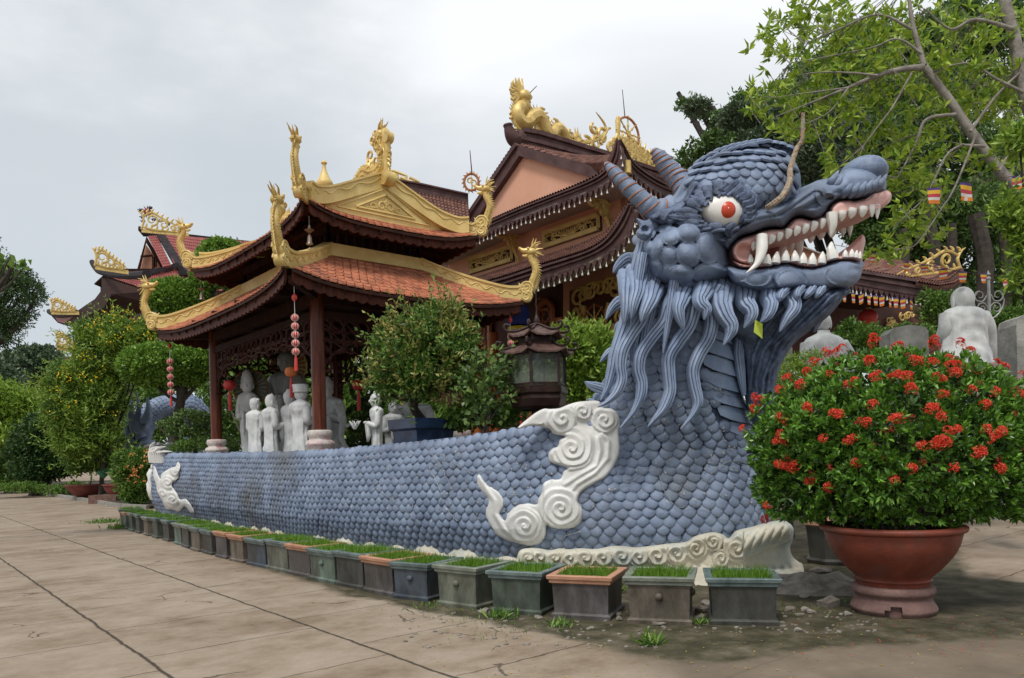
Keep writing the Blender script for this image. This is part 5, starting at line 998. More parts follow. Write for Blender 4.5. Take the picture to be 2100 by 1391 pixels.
# pediments, upper gable roof and its ridge
gz0, gz1, gb0, gb1, bm = 6.62, 7.48, .10, LB - .10, LB / 2
mb = MB(); rows_u = []
def gs(side, u, v):
    b = bm + (-1 if side == 0 else 1) * (bm - .45) * (1 - v); return L3(.28 + (LA - .56) * u, b, 6.82 + (7.42 - 6.82) * v ** .9)
for sd in (0, 1): tile_faces(mb, gs, sd, LA, .19, 6, sd); mb.slab([[gs(sd, u, v) - UP * .02 for u in (0, 1)] for v in np.linspace(0, 1, 5)], -UP * .05)
mb.build('top_roof', TILE, pav, smooth=False)
for ax_, s in ((.22, -1), (LA - .22, 1)):
    pd = MB(); base = [(0.10, gz0 - .02), (LB - .10, gz0 - .02), (LB - .40, 6.88), (bm, gz1 - .05), (.40, 6.88)]; pd.prism([L3(ax_, b, z) for b, z in base][::(1 if s < 0 else -1)], U * s * .08); q = ax_ + s * .08
    tri = [(bm - .72, 6.80), (bm + .72, 6.80), (bm, 7.18)]; X = Vv
    pd.tube([L3(q + s * .01, b, z) for b, z in tri + tri[:1]], .028, 4); tri2 = [(bm - 1.15, 6.72), (bm + 1.15, 6.72), (bm, 7.32)]; pd.tube([L3(q + s * .01, b, z) for b, z in tri2 + tri2[:1]], .02, 4)
    st = [curl(-.1, .10, .10, .5, 1.1, 1), curl(.1, .10, .10, 2.6, 1.1, -1), curl(-.32, .06, .08, 0, 1.2, 1), curl(.32, .06, .08, 3.1, 1.2, -1), [(-.2, .05), (-.4, .02), (-.55, .03)], [(.2, .05), (.4, .02), (.55, .03)], [(0, .08), (0, .2), (0, .30)], curl(0, .17, .06, 0, 1, 1)]
    scrolls(pd, L3(q + s * .01, bm, 6.82), X, UP, st, .022)
    pdo = pd.build('pediment', GOLDF, pav, angle=30)
    rg = MB()
    for t in (-1, 1):
        pts = [L3(ax_ + s * .02, bm, gz1 - .02), L3(ax_ + s * .05, bm + t * .7, 7.14), L3(ax_ + s * .14, bm + t * 1.3, 6.86), L3(ax_ + s * .3, bm + t * 1.72, 6.72), L3(ax_ + s * .45, bm + t * 1.95, 6.72)]
        ridge_band(rg, [Vector(p) for p in cat(pts, 5)], .15, .24, drop=.12); pl = cat([p + U * s * .085 + UP * .1 for p in pts], 10); rg.tube([Vector(p) + UP * .035 * math.sin(j * .8) for j, p in enumerate(pl)], .014, 4)
    rg.build('gold_ridge', GOLDF, pav, angle=40)
    g = MB(); b0 = L3(ax_ - s * .05, bm, gz1 + .18); X = U * s
    gold_dragon(g, b0 - X * .45, X, 1.05, 1.7, .30, seed=9, body=[b0 - X * 1.0 + UP * .0, b0 - X * .62 + UP * .22, b0 - X * .30 + UP * .10, b0 + X * .05 + UP * .12, b0 + X * .12 + UP * .40, b0 - X * .10 + UP * .66, b0 + X * .02 + UP * .86])
    g.tube(cat([b0 + X * .20 - UP * .25, b0 + X * .22 + UP * .2, b0 + X * .26 + UP * .6, b0 + X * .18 + UP * .9], 4), [.10, .09, .08, .075, .075, .07, .07, .07, .08, .09, .10, .09, .07], 8)
    g.tube([b0 + X * .30 + UP * .7 - Vv * .08, b0 + X * .30 + UP * .7 + Vv * .08], .12, 12); g.tube([b0 + X * .26 - UP * .16 - Vv * .12, b0 + X * .26 - UP * .16 + Vv * .12], .15, 14)
    for sv in (-1, 1):
        for (x_, z_, R_c) in ((.0, .25, .16), (-.25, .45, .13), (.05, .62, .13), (-.3, .12, .15), (.12, .45, .12), (-.12, .75, .10)): scrolls(g, b0 + Vv * sv * .13, X, UP, [curl(x_, z_, R_c, x_ * 9, 1.2, sv)], .03)
    for k in range(8): g.tube(cat([b0 - X * (.15 + .12 * k) - UP * .02, b0 - X * (.2 + .12 * k) + UP * .16, b0 - X * (.30 + .12 * k) + UP * (.28 if k % 2 else .2)], 3), np.linspace(.05, .006, 7), 5)
    g.build('ridge_dragon', GOLD, pav, angle=40)
mb = MB(); ridge_band(mb, [L3(a, bm, 7.40) for a in np.linspace(.2, LA - .2, 6)], .15, .24)
st = [curl(.3 + .35 * k, .22, .12, k, 1, 1 if k % 2 else -1) for k in range(12)]; mb.build('gold_ridge', GOLDF, pav, angle=40)
mb = MB(); scrolls(mb, L3(.7, bm, 7.64), U, UP, [[(x, 0), (x + .1, .18), (x + .28, .2 + .05 * math.sin(x * 9))] for x in np.arange(0, 4.4, .22)], .035)
mb.build('ridge_scrollwork', GOLD, pav, angle=40)
w_frame = None
mb = MB(); c = L3(2.95, bm, 7.62); mb.lathe(c, [tuple(q) for q in cat([(.20, 0), (.27, .1), (.27, .28), (.16, .42), (.13, .46), (.19, .54), (.20, .64), (.12, .78), (.05, .98), (.045, 1.08), (.075, 1.12), (.04, 1.17), (.0, 1.2)], 3)], 20); mb.build('gourd_finial', GOLDF, pav, angle=70)
# columns on painted lotus pedestals, beams, carved brackets
LOTUS = mat('lotus_pedestal', (.50, .44, .40), (.66, .62, .57), 9, .6, .3, 30, c3=(.42, .17, .20), s3=5); PGREEN = mat('painted_green', (.03, .22, .15), (.08, .32, .2), 6, .6); PPINK = mat('painted_pink', (.55, .18, .24), (.65, .3, .33), 6, .6)
WOODC = mat('column_wood', (.055, .012, .006), (.15, .035, .014), 2.5, .34, .05, 20, sx=(14, 14, .8), spec=.3)
TERR = 1.38
for (a, b) in ((0, 0), (LA, 0), (0, LB), (LA, LB)):
    p = L3(a, b, 0); m = MB(); m.lathe(p, [(.135, 2.08), (.138, 3.4), (.135, 4.9)], 20); col = m.build('column', WOODC, pav, angle=60)
    m = MB(); pet = lambda t, z: 1 + .05 * abs(math.sin(t * 6)) * (1 if z > 1.9 or z < 1.8 else .2); m.lathe(p, [tuple(q) for q in cat([(.27, TERR), (.30, TERR + .06), (.30, TERR + .2), (.24, 1.72), (.27, 1.80), (.29, 1.86), (.24, 1.92), (.20, 1.94), (.235, 2.03), (.22, 2.12), (.15, 2.12)], 3)], 36, fun=pet); pe = m.build('lotus_pedestal', LOTUS, pav, angle=60)
    m = MB(); m2 = MB()
    for k in range(10):
        t = k * 2 * PI / 10; d = Vector((math.cos(t), math.sin(t), 0)); sd_ = Vector((-d.y, d.x, 0)); (m if k % 2 else m2).ell(p + d * .285 + UP * (1.62 + .03 * (k % 3)), (.085, .02, .05), (sd_ + UP * .5 * (1 if k % 4 < 2 else -1), d, UP - sd_ * .5), 8, 5)
    m.build('painted_leaf', PGREEN, pe); m2.build('painted_flower', PPINK, pe)
mb = MB()
for (a0, b0, a1, b1) in ((0, 0, LA, 0), (0, 0, 0, LB), (LA, 0, LA, LB), (0, LB, LA, LB)):
    for z, w, h in ((4.75, .16, .22), (4.42, .12, .16)): mb.beam(L3(a0, b0, z), L3(a1, b1, z), w, h)
for a in np.linspace(-.6, LA + .6, 6): mb.beam(L3(a, -.8, 4.95), L3(a, LB + .8, 4.95), .08, .1)
for (a, b, da, db) in ((0, 0, -1, -1), (LA, 0, 1, -1), (0, LB, -1, 1), (LA, LB, 1, 1)): mb.beam(L3(a, b, 4.78), L3(a + da * .95, b + db * .95, 4.82), .12, .14)
mb.prism([L3(-.3, -.3, 5.02), L3(LA + .3, -.3, 5.02), L3(LA + .3, LB + .3, 5.02), L3(-.3, LB + .3, 5.02)], (0, 0, .08)); mb.build('beams', WOODD, pav, smooth=False)
CARV = mat('carved_wood', (.025, .009, .007), (.07, .022, .015), 8, .6, .2, 30, spec=.15)
def lattice(a0, b0, a1, b1, z0, z1, seed):
    A, B = L3(a0, b0, 0), L3(a1, b1, 0); X = (B - A).normalized(); W = (B - A).length; m = MB(); rd = random.Random(seed)
    n = int(W / .28)
    for k in range(n):
        x = (k + .5) * W / n; edge = min(x, W - x); zb = z0 - .9 * math.exp(-edge / .33) ; z = z1 - .02
        while z > zb: m.tube([A + X * (x + .15 * math.cos(t)) + UP * (z - .12 + .13 * math.sin(t)) for t in (lambda s, q: [s + q * i for i in range(8)])(rd.uniform(0, 6), .75)], [.032, .034, .034, .034, .032, .028, .022, .014], 5); m.tube([A + X * (x - .14) + UP * z, A + X * (x + rd.uniform(-.1, .1)) + UP * (z - .14), A + X * (x + .13) + UP * (z - .24)], .022, 4); z -= .2
    lo = [A + X * t + UP * (z0 - .95 * math.exp(-min(t, W - t) / .33) + .03 * math.sin(t * 9)) for t in np.linspace(.12, W - .12, 60)]; m.tube(lo, .028, 5); return m.build('carved_bracket', CARV, pav, angle=50)
lattice(0, 0, LA, 0, 4.0, 4.36, 1); lattice(0, 0, 0, LB, 4.0, 4.36, 2); lattice(LA, 0, LA, LB, 4.0, 4.36, 3); lattice(0, LB, LA, LB, 4.0, 4.36, 4)
# the planted terrace inside the wall
inn = [inw(s, .18) for s in np.linspace(.3, SB + .4, 40)]; far = [inn[-1] + Vector((.2, 1.5, 0)), L3(-1.5, LB + 1.6, 0), L3(LA + 1, LB + 2, 0), Vector((-10.2, 25.6, 0))]
mb = MB(); mb.prism([Vector((p.x, p.y, 0)) for p in inn + far], (0, 0, TERR)); props(mb.build('terrace', mat('terrace_soil', (.03, .028, .018), (.09, .08, .055), 2, .95, .4, 20), smooth=False), kind='structure')
# hanging lantern strings and bells
LRED = mat('lantern_red', (.42, .02, .02), (.62, .06, .045), 9, .5); LWHT = mat('lantern_band', (.6, .45, .4), (.75, .65, .6), 9, .5)
def lantern_string(top, n, r, sp, label, tassel=.28, orange=False):
    e = empty('lantern_string', top, label, 'lanterns', 'strings of little red lanterns hanging from the pavilion eaves'); c = MB(); c.tube([top, top - UP * (.45 + n * sp + .05)], .006, 4); c.build('cord', WHITE, e); z = top.z - .42
    for k in range(n):
        z -= sp; m = MB(); p = Vector((top.x, top.y, z)); m.lathe(p, [(.02, -r * .95), (r * .7, -r * .72), (r, -.2 * r), (r, .2 * r), (r * .7, r * .72), (.02, r * .95)], 16); b = m.build('lantern', LRED, e, angle=80)
        m = MB(); [m.tube([p + Vector((math.cos(a) * q * 1.02, math.sin(a) * q * 1.02, h_ * r)) for q, h_ in ((r * .3, -.9), (r * .72, -.7), (r, -.2), (r, .2), (r * .72, .7), (r * .3, .9))], .006, 4) for a in np.arange(0, 6.2, .63)]; m.lathe(p, [(r * .3, r * .9), (r * .35, r * 1.1), (.01, r * 1.15)], 8); m.lathe(p, [(r * .3, -r * 1.1), (r * .3, -r * .9)], 8); m.build('ribs', LWHT, b)
    m = MB(); m.lathe(Vector((top.x, top.y, z - r - tassel)), [(.035, 0), (.03, tassel * .7), (.018, tassel * .95), (.01, tassel + .03)], 8); m.build('tassel', LRED, e)
    m = MB(); m.lathe(Vector((top.x, top.y, top.z - .28)), [(.01, 0), (.05, .05), (.05, .1), (.01, .15)], 6); m.build('top_knot', LRED, e); return e
def corner(a, b, z): return L3(a, b, z)
lantern_string(corner(-.85, -.85, 4.72), 5, .066, .155, 'string of five red lanterns hanging from the nearest corner of the lower roof')
lantern_string(corner(-.85, LB + .85, 4.80), 5, .066, .155, 'string of five red lanterns at the right corner of the lower roof')
lantern_string(corner(LA + .85, -.85, 4.80), 5, .078, .20, 'string of red lanterns at the far left corner of the lower roof')
def red_lantern(px, py, D, label, m=LRED):
    p = P(px, py, D); r = .0085 * D; e = empty('round_lantern', p, label, 'lantern', 'single round lanterns hung inside the pavilion'); k = MB(); k.lathe(p, [(.02, -r * .8), (r * .8, -r * .6), (r, 0), (r * .8, r * .6), (.02, r * .8)], 14); k.build('lantern', m, e, angle=80); k = MB(); k.tube([p, Vector((p.x, p.y, 4.5))], .006, 4); k.build('cord', BROWN, e); k = MB(); k.lathe(p - UP * (r * 4), [(r * .3, 0), (r * .3, r * 2), (r * .12, r * 3.2)], 8); k.build('tassel', LRED, e)
red_lantern(471, 790, 19.3, 'small red lantern hanging beside the left pavilion column'); red_lantern(597, 763, 16.5, 'small orange lantern hanging over the robed white statues', mat('lantern_orange', (.55, .12, .03), (.7, .22, .07))); red_lantern(735, 790, 18, 'small red lantern hanging right of the middle pavilion column')
BELLM = mat('bell_bronze', (.10, .07, .05), (.22, .16, .12), 8, .4, metal=.6)
for (a, b, z, lab) in ((-.22, -.22, 6.28, 'small bronze bell under the front corner of the upper roof'), (LA + .22, -.22, 6.3, 'small bronze bell under the left corner of the upper roof')):
    p = L3(a, b, z); m = MB(); m.tube([p, p - UP * .35], .008, 4); m.lathe(p - UP * .55, [(.07, 0), (.05, .04), (.04, .14), (.02, .19)], 10); m.lathe(p - UP * .34, [(.01, 0), (.10, .07), (.03, .09), (.02, .16)], 8); m.lathe(p - UP * .68, [(.01, 0), (.03, .04), (.01, .08)], 6); props(m.build('bronze_bell', BELLM, None), lab, 'bell')
# ================= temple hall behind the pavilion
def c6(l): return [(900 + x / 3.0909, 150 + y / 3.0909) for x, y in l]
def c5(l): return [(1500 + x / 3.477, 400 + y / 3.477) for x, y in l]
T0 = P(1057, 312, 25)
def TU(l, off, conv=c6): return [onplane(x, y, T0 + Vv * off, U) for x, y in conv(l)]
def TVp(l, p0, conv=c6): return [onplane(x, y, p0, Vv) for x, y in conv(l)]
def wavy(mb, bot, top, nrow, nwave, amp, step, res=5):
    """tiled roof surface between a bottom and a top polyline"""
    n = nwave * res + 1; bt = np.array([tuple(p) for p in bot]); tp = np.array([tuple(p) for p in top])
    def rs_(a, k): s = np.r_[0, np.cumsum(np.linalg.norm(np.diff(a, axis=0), axis=1))]; t = np.linspace(0, s[-1], k); return np.stack([np.interp(t, s, a[:, j]) for j in range(3)], 1)
    B, T = rs_(bt, n), rs_(tp, n); nm = np.cross(B[-1] - B[0], T[n // 2] - B[n // 2]); nm /= np.linalg.norm(nm); nm = nm if nm[2] > 0 else -nm; rows = []
    for r in range(nrow):
        for e, q in ((0, 1), (.96, .12)):
            v = (r + e) / nrow; h = amp * (np.abs(np.sin(np.arange(n) * PI / res)) ** .8) + step * q; rows.append([Vector(x) for x in (B + (T - B) * v + nm * h[:, None])])
    mb.grid(rows); mb.slab([[Vector(p) for p in B[::res]], [Vector(p) for p in T[::res]]], Vector(-nm * .08))
def face(mb, pts, th, m=None): mb.prism(pts, th, m)
hall = empty('temple_hall', (T0.x + 2, T0.y + 6, 0), 'salmon walled temple hall with big gable, brown curved eaves and golden ridge dragons', 'temple')
mb = MB(); face(mb, TU([(185, 1010), (500, 520), (1010, 670), (900, 745), (520, 890)], 0), Vv * .2); face(mb, TU([(60, 1215), (560, 1000), (1185, 770), (1190, 960), (1000, 1060), (250, 1310), (60, 1330)], .0), Vv * .3)
K = TU([(1185, 770), (1190, 960)], 0); K2 = [p + Vv * 14 for p in K]; face(mb, [K[0], K[1], Vector((K2[1].x, K2[1].y, K[1].z)), Vector((K2[0].x, K2[0].y, K[0].z))], -U * -.2)
wall = mb.build('wall', SALMON, hall, smooth=False)
mb = MB(); face(mb, TU([(485, 452), (508, 524), (188, 1000), (95, 1060), (80, 1045)], -.2), Vv * .2); face(mb, TU([(485, 452), (1062, 612), (1062, 690), (508, 524)], -.2), Vv * .2); face(mb, TU([(478, 440), (490, 458), (90, 1050), (72, 1040)], -.28), Vv * .4); mb.build('barge_board', BROWN, hall, smooth=False)
# ridge
rt = TVp([(505, 372), (600, 388), (700, 418), (800, 448), (900, 480), (1000, 508), (1110, 545), (1230, 585), (1400, 640), (1500, 668)], T0); rb = TVp([(490, 458), (600, 482), (700, 508), (800, 535), (900, 560), (1000, 585), (1110, 612), (1230, 650), (1400, 705), (1500, 735)], T0)
mb = MB(); mb.slab([[p - U * .22 for p in rt], [p - U * .22 for p in rb]], U * .44); mb.slab([[p - U * .32 + UP * .04 for p in rt], [p - U * .32 - UP * .10 for p in rt]], U * .64); mb.slab([[p - U * .30 + UP * .22 for p in rb], [p - U * .30 + UP * .1 for p in rb]], U * .6)
hk = TVp([(505, 400), (470, 440), (440, 400), (432, 350), (425, 325), (440, 315), (452, 330), (455, 355), (470, 385), (490, 390)], T0 - Vv * .1)
hkp = cat(TVp([(520, 420), (485, 425), (458, 395), (442, 350), (436, 322)], T0 - Vv * .05), 5); mb.tube(hkp, np.interp(np.linspace(0, 1, 21), [0, .4, .8, .9, 1], [.32, .24, .15, .17, .14]), 9); mb.build('ridge', BROWN, hall, angle=40)
# eaves: upper and lower, each with a front run and a right-hand run
def eave(off, topl, botl, rtop, rbot, wl, soff, name_, tilebot=None, lights=True, jag=.09, soffm=None):
    T_, B_ = TU(topl, off), TU(botl, off); tip = T_[-1]; m = MB()
    tq, bq = [Vector(p) for p in cat(T_, 4)], [Vector(p) for p in cat(B_, 4)]
    RT, RB = [Vector(p) for p in cat([tip] + TVp(rtop, tip), 4)], [Vector(p) for p in cat([B_[-1]] + TVp(rbot, tip), 4)]
    def teeth(tq, bq, dv):
        m.slab([tq, bq], dv * .12); m.slab([[p + (q - p) * .30 - dv * .05 for p, q in zip(tq, bq)], [p + (q - p) * .46 - dv * .05 for p, q in zip(tq, bq)]], dv * .06); m.slab([[p - dv * .09 for p in tq], [p + (q - p) * .16 - dv * .09 for p, q in zip(tq, bq)]], dv * .1)
        L = np.r_[0, np.cumsum([(bq[i + 1] - bq[i]).length for i in range(len(bq) - 1)])]; n = int(L[-1] / .20); out = []
        for k in range(n):
            p = Vector([np.interp(L[-1] * (k + .5) / n, L, [q[j] for q in bq]) for j in range(3)]); t = Vector([np.interp(min(L[-1], L[-1] * (k + 1) / n), L, [q[j] for q in bq]) - np.interp(L[-1] * k / n, L, [q[j] for q in bq]) for j in range(3)])
            m.prism([p - t * .46 + UP * .02, p + t * .46 + UP * .02, p + t * .2 - UP * jag, p - UP * (jag * 1.5), p - t * .2 - UP * jag], dv * .08); out.append(p - UP * (jag * 1.5))
        return out
    e1 = teeth(tq, bq, Vv); e2 = teeth(RT, RB, U); fo = m.build('eave_board', BROWN, hall, smooth=False)
    s = MB(); wt = TU(wl, 0); wp = [Vector(p) for p in cat(wt, 4)]
    k = min(len(wp), len(bq)); ri = lambda a, n: [a[int(round(i * (len(a) - 1) / (n - 1)))] for i in range(n)]; s.slab([ri(bq, 20), ri(wp, 20)], UP * .05); rw = [wp[-1] + Vv * (x + .0) for x in np.linspace(0, 13, 20)]; s.slab([ri(RB, 20), rw], UP * .05); s.build('soffit', soffm or CREAMW, hall, smooth=False)
    b = MB()
    for i, p in enumerate(e1 + e2):
        b.lathe(p - UP * (.09 if i % 3 else .13), [(.03, 0), (.026, .035), (.008, .07), (.006, .12)], 5)
    lt = b.build('string_lights', mat('bulb_' + name_, (.45, .43, .40), (.7, .68, .62), 9, .3), fo); props(lt, kind='stuff')
    return tq, bq, RT, RB, fo
SOFP = mat('soffit_pinkish', (.42, .36, .34), (.48, .42, .40), 1, .9)
U1 = eave(-1.5, [(-150, 1140), (0, 1080), (110, 1038), (300, 955), (500, 868), (700, 790), (900, 712), (1000, 665), (1060, 620), (1100, 552), (1122, 480), (1138, 425)], [(-150, 1215), (0, 1135), (110, 1092), (300, 1015), (500, 928), (700, 850), (900, 775), (1000, 735), (1080, 690), (1140, 620), (1165, 560), (1150, 470)],
          [(1170, 480), (1215, 560), (1290, 625), (1400, 690), (1500, 730), (1650, 790)], [(1185, 540), (1225, 625), (1290, 690), (1400, 760), (1500, 800), (1650, 860)], [(60, 1215), (560, 1010), (1000, 850), (1185, 785)], None, 'upper', soffm=SOFP)
U2 = eave(-2.8, [(100, 1420), (250, 1350), (450, 1290), (600, 1240), (800, 1180), (950, 1130), (1040, 1080), (1100, 1020), (1150, 945), (1190, 870), (1214, 828)], [(100, 1500), (250, 1430), (450, 1375), (600, 1330), (800, 1265), (950, 1210), (1050, 1165), (1130, 1110), (1190, 1040), (1230, 960), (1245, 880)],
          [(1240, 870), (1280, 920), (1350, 980), (1450, 1040), (1600, 1110)], [(1265, 960), (1310, 1030), (1380, 1080), (1470, 1130), (1600, 1190)], [(100, 1480), (560, 1400), (1000, 1250), (1185, 1170)], None, 'lower')
mb = MB(); wavy(mb, U1[0], TU([(60, 1050), (150, 1020), (520, 880), (900, 735), (1010, 672), (1050, 610), (1085, 540), (1128, 440)], -.35), 4, 90, .05, .05)
gr = [Vector(p) for p in cat(rb, 3)]; B0_ = TU([(1058, 628)], -.2)[0]; wavy(mb, [B0_] + U1[2][6:], [p + UP * .02 for p in gr], 14, 60, .05, .05); wavy(mb, U1[2][:7], [B0_, B0_ + Vv * .5 + UP * .1, B0_ + Vv * 1.2], 3, 8, .04, .04)
wavy(mb, U2[0], TU([(60, 1360), (320, 1275), (600, 1188), (900, 1090), (1055, 1025), (1110, 960), (1160, 890), (1208, 835)], -.1), 7, 90, .05, .05)
K3 = U2[2]; wavy(mb, K3, [K[1] + Vv * x + UP * .2 for x in np.linspace(0, 12, 6)], 7, 60, .05, .05)
lt_ = TU([(478, 450), (300, 715), (80, 1045)], -.25); wavy(mb, [p for p in TU([(480, 455), (290, 735), (90, 1060)], -.25)], [p + Vv * 3 for p in lt_], 3, 30, .05, .05); mb.build('tiled_roof', TILEB, hall, smooth=False)
# lattice windows
def gwin(q, off, name='lattice_window'):
    p = TU(q, off); a, b, c, d = p; X = (b - a).normalized(); W = (b - a).length; Hh = (d - a).length; m = MB(); m.prism([a - X * .08 + UP * .08, b + X * .08 + UP * .08, c + X * .08 - UP * .08, d - X * .08 - UP * .08], -Vv * -.04); w = m.build(name, mat('window_dark', (.05, .035, .02), (.08, .05, .03)), hall, smooth=False)
    m = MB(); [m.beam(s - Vv * .04, t - Vv * .04, .10, .14) for s, t in ((a, b), (b, c), (c, d), (d, a))]; m.build('frame', GOLDF, w, smooth=False); m = MB(); o = d.lerp(c, .5) + UP * Hh * .5; o = (a + b + c + d) / 4; st = []
    sl = UP; Xs = (b - a) / W
    for k in range(-4, 5): st.append([(k * .055 * W * .3, -.3 * Hh), (k * .05 * W * .8, .1 * Hh), (k * .035 * W, .32 * Hh)])
    for s in (-1, 1):
        for (x, z, R, a0, g) in ((.20, .05, .22, 0, 1), (.30, -.18, .2, 2, -1), (.38, .2, .2, 1, 1), (.42, -.15, .2, 3, 1), (.30, .28, .14, 0, -1), (.12, -.25, .15, 1, 1), (.25, -.02, .3, 2, 1)): st.append(curl(s * x * W, z * Hh, R * Hh, a0 + (PI if s < 0 else 0), 1.2, g * s))
        st.append([(0, -.35 * Hh), (s * .2 * W, -.1 * Hh), (s * .35 * W, .1 * Hh), (s * .48 * W, .0)])
    scrolls(m, o - Vv * .10, Xs, UP, st, .024); m.build('lattice', GOLD, w, angle=40)
gwin([(200, 1185), (465, 1102), (465, 1182), (205, 1262)], -.05); gwin([(668, 1020), (1012, 902), (1016, 985), (672, 1100)], -.05)
# corbels
for (x, y) in ((500, 1020), (1090, 820), (0, 1180)):
    m = MB(); o = TU([(x, y)], -.1)[0]; scrolls(m, o, -Vv, UP, [[(0, -.9), (.2, -.5), (.6, -.15), (1.1, .05)], curl(.35, -.3, .25, 0, 1.2), curl(.75, -.1, .2, 2, 1.2, -1), [(0, -.5), (.3, -.2), (.4, .05)], [(0, -.1), (.5, .0), (1.1, .08)]], .07); m.build('corbel', GOLD, hall, angle=40)
# ridge ornaments: dragon, wheel, crests
m = MB(); q = TVp([(870, 455), (905, 420), (870, 440), (820, 430), (795, 380), (755, 350), (720, 385), (690, 385), (660, 320), (625, 275), (585, 285), (555, 315), (520, 310), (497, 265), (510, 225), (540, 200), (525, 165)], T0); q = [Vector(p) for p in cat(q[2:], 5)]
n = len(q); r = np.interp(np.linspace(0, 1, n), [0, .15, .5, .85, 1], [.06, .17, .27, .24, .17]); m.tube(q, r, 9)
for i in range(3, n - 2, 1):
    t = (q[i + 1] - q[i - 1]).normalized(); nn = U.cross(t); nn = nn if nn.z > 0 else -nn; 
    if nn.z > -.2: m.tube([q[i] + nn * r[i] * .7, q[i] + nn * (r[i] + .13) + t * .06], [.05, .004], 4)
hc = q[-1]; Y_ = Vv; m.ell(hc + Y_ * .1 + UP * .1, (.26, .28, .22)); m.tube([hc + Y_ * .15 + UP * .12, hc + Y_ * .42 + UP * .18], [.14, .08], 8); m.tube([hc + Y_ * .1, hc + Y_ * .38 + UP * .0], [.09, .05], 7)
for i in range(9): a = 1.5 + 2.4 * i / 8; d = Y_ * math.cos(a) + UP * math.sin(a); m.tube(cat([hc + UP * .1, hc + UP * .1 + d * .22 + UP * .05, hc + UP * .08 + d * (.42 + .06 * (i % 2)), hc + UP * .2 + d * .5], 3), np.linspace(.11, .02, 10), 6)
for (x, y) in ((560, 240), (600, 330), (640, 360), (540, 350), (580, 370), (620, 390), (700, 425), (760, 430), (740, 330), (655, 260), (510, 330), (530, 370), (480, 260), (590, 240), (675, 440), (800, 440)):
    o = TVp([(x, y)], T0)[0]; scrolls(m, o, Vv, UP, [curl(0, 0, .22, x % 6, 1.1, 1 if x % 20 else -1), curl(.25, -.1, .16, x % 5, 1.1, -1), [(-.2, -.2), (0, .0), (.3, .12)]], .055)
for i in range(6): o = TVp([(870 + i * 6, 440 - i * 2)], T0)[0]; m.tube([o, o + UP * (.3 + .25 * math.sin(i)) + Vv * (.1 * i - .2)], [.09, .006], 5)
m.build('ridge_dragon', GOLD, hall, angle=40)
m = MB(); fr = cat(TVp([(455, 250), (475, 290), (500, 350), (560, 380)], T0), 5); m.tube(fr, .07, 6)
o = TVp([(1060, 510)], T0)[0]; cr_ = [curl(-.5, .25, .3, 0, 1.2), curl(-1.0, .15, .25, 2, 1.2, -1), curl(-.15, .6, .3, 1, 1.2), curl(-1.5, .1, .2, 0, 1.1), [(-2.2, -.1), (-1.2, .1), (-.3, .5), (0, 1.0), (-.5, 1.4)], [(-.3, .3), (.1, .9), (.3, 1.0)], [(-2.3, .0), (-1.0, -.15), (.2, -.1)], curl(-.6, .75, .2, 2, 1.1), curl(-1.8, .25, .16, 2, 1.1)]
scrolls(m, o, Vv, UP, cr_, .075); m.build('ridge_crest', GOLD, hall, angle=40); m = MB()
for (x, y) in [(1090, 480), (1110, 450), (1200, 470), (1230, 490), (1260, 500), (1290, 520), (1320, 550), (1240, 540), (1280, 560), (1200, 510), (1170, 460), (1150, 440), (1100, 510), (1220, 460), (1350, 575), (1310, 580)]: scrolls(m, TVp([(x, y)], T0)[0], Vv, UP, [curl(0, 0, .3, x % 7, 1.3, 1 if (x // 10) % 2 else -1), curl(.3, .1, .22, x % 5, 1.2, -1), [(-.2, 0), (.1, .25), (.2, .5)]], .07)
m.build('ridge_crest', GOLD, hall, angle=40)
def wheel(c, X, Z, R, parent, t=.05, nsp=8, rimm=None, name='wheel'):
    N_ = X.cross(Z); m = MB(); m.tube([c + (X * math.cos(a) + Z * math.sin(a)) * R for a in np.linspace(0, 2 * PI, 33)], R * .075, 6); w = m.build(name, rimm or ORANGE, parent, angle=60); m = MB(); m.tube([c - N_ * R * .08, c + N_ * R * .08], R * .17, 12)
    for k in range(nsp):
        d = X * math.cos(k * 2 * PI / nsp) + Z * math.sin(k * 2 * PI / nsp); m.tube([c + d * R * t_ for t_ in (.15, .4, .5, .6, .9, .98)], [R * q for q in (.05, .05, .085, .05, .04, .09)], 6); m.ell(c + d * R * 1.08, R * .07, n=6, k=4)
    m.build('spokes', GOLD, w, angle=60); return w
wc_ = TVp([(1200, 385)], T0)[0]; wheel(wc_, Vv, UP, 1.02 * 28 / F * wc_.y * 1.15, hall)
m = MB(); o = TVp([(1135, 300), (1135, 430)], T0 - Vv * .2); m.tube([o[1] - UP * 1.5, o[1], o[0], o[0] + UP * .15], [.08, .08, .10, .05], 8); m.build('gold_post', GOLD, hall); m = MB(); o = TVp([(1192, 560), (1192, 640), (1196, 780), (1190, 815)], U1[0][-1]); m.tube(o[:2], [.11, .12], 8); m.build('gold_post', GOLD, hall)
for (a, b) in (((1163, 105), (1180, 285)), ((197, 490), (210, 640)), ((620, 82), (545, 160))):
    m = MB(); p = TVp([a, b], T0); m.tube([p[1], p[0]], [.022, .012], 5); m.build('lightning_rod', BROWN, hall)
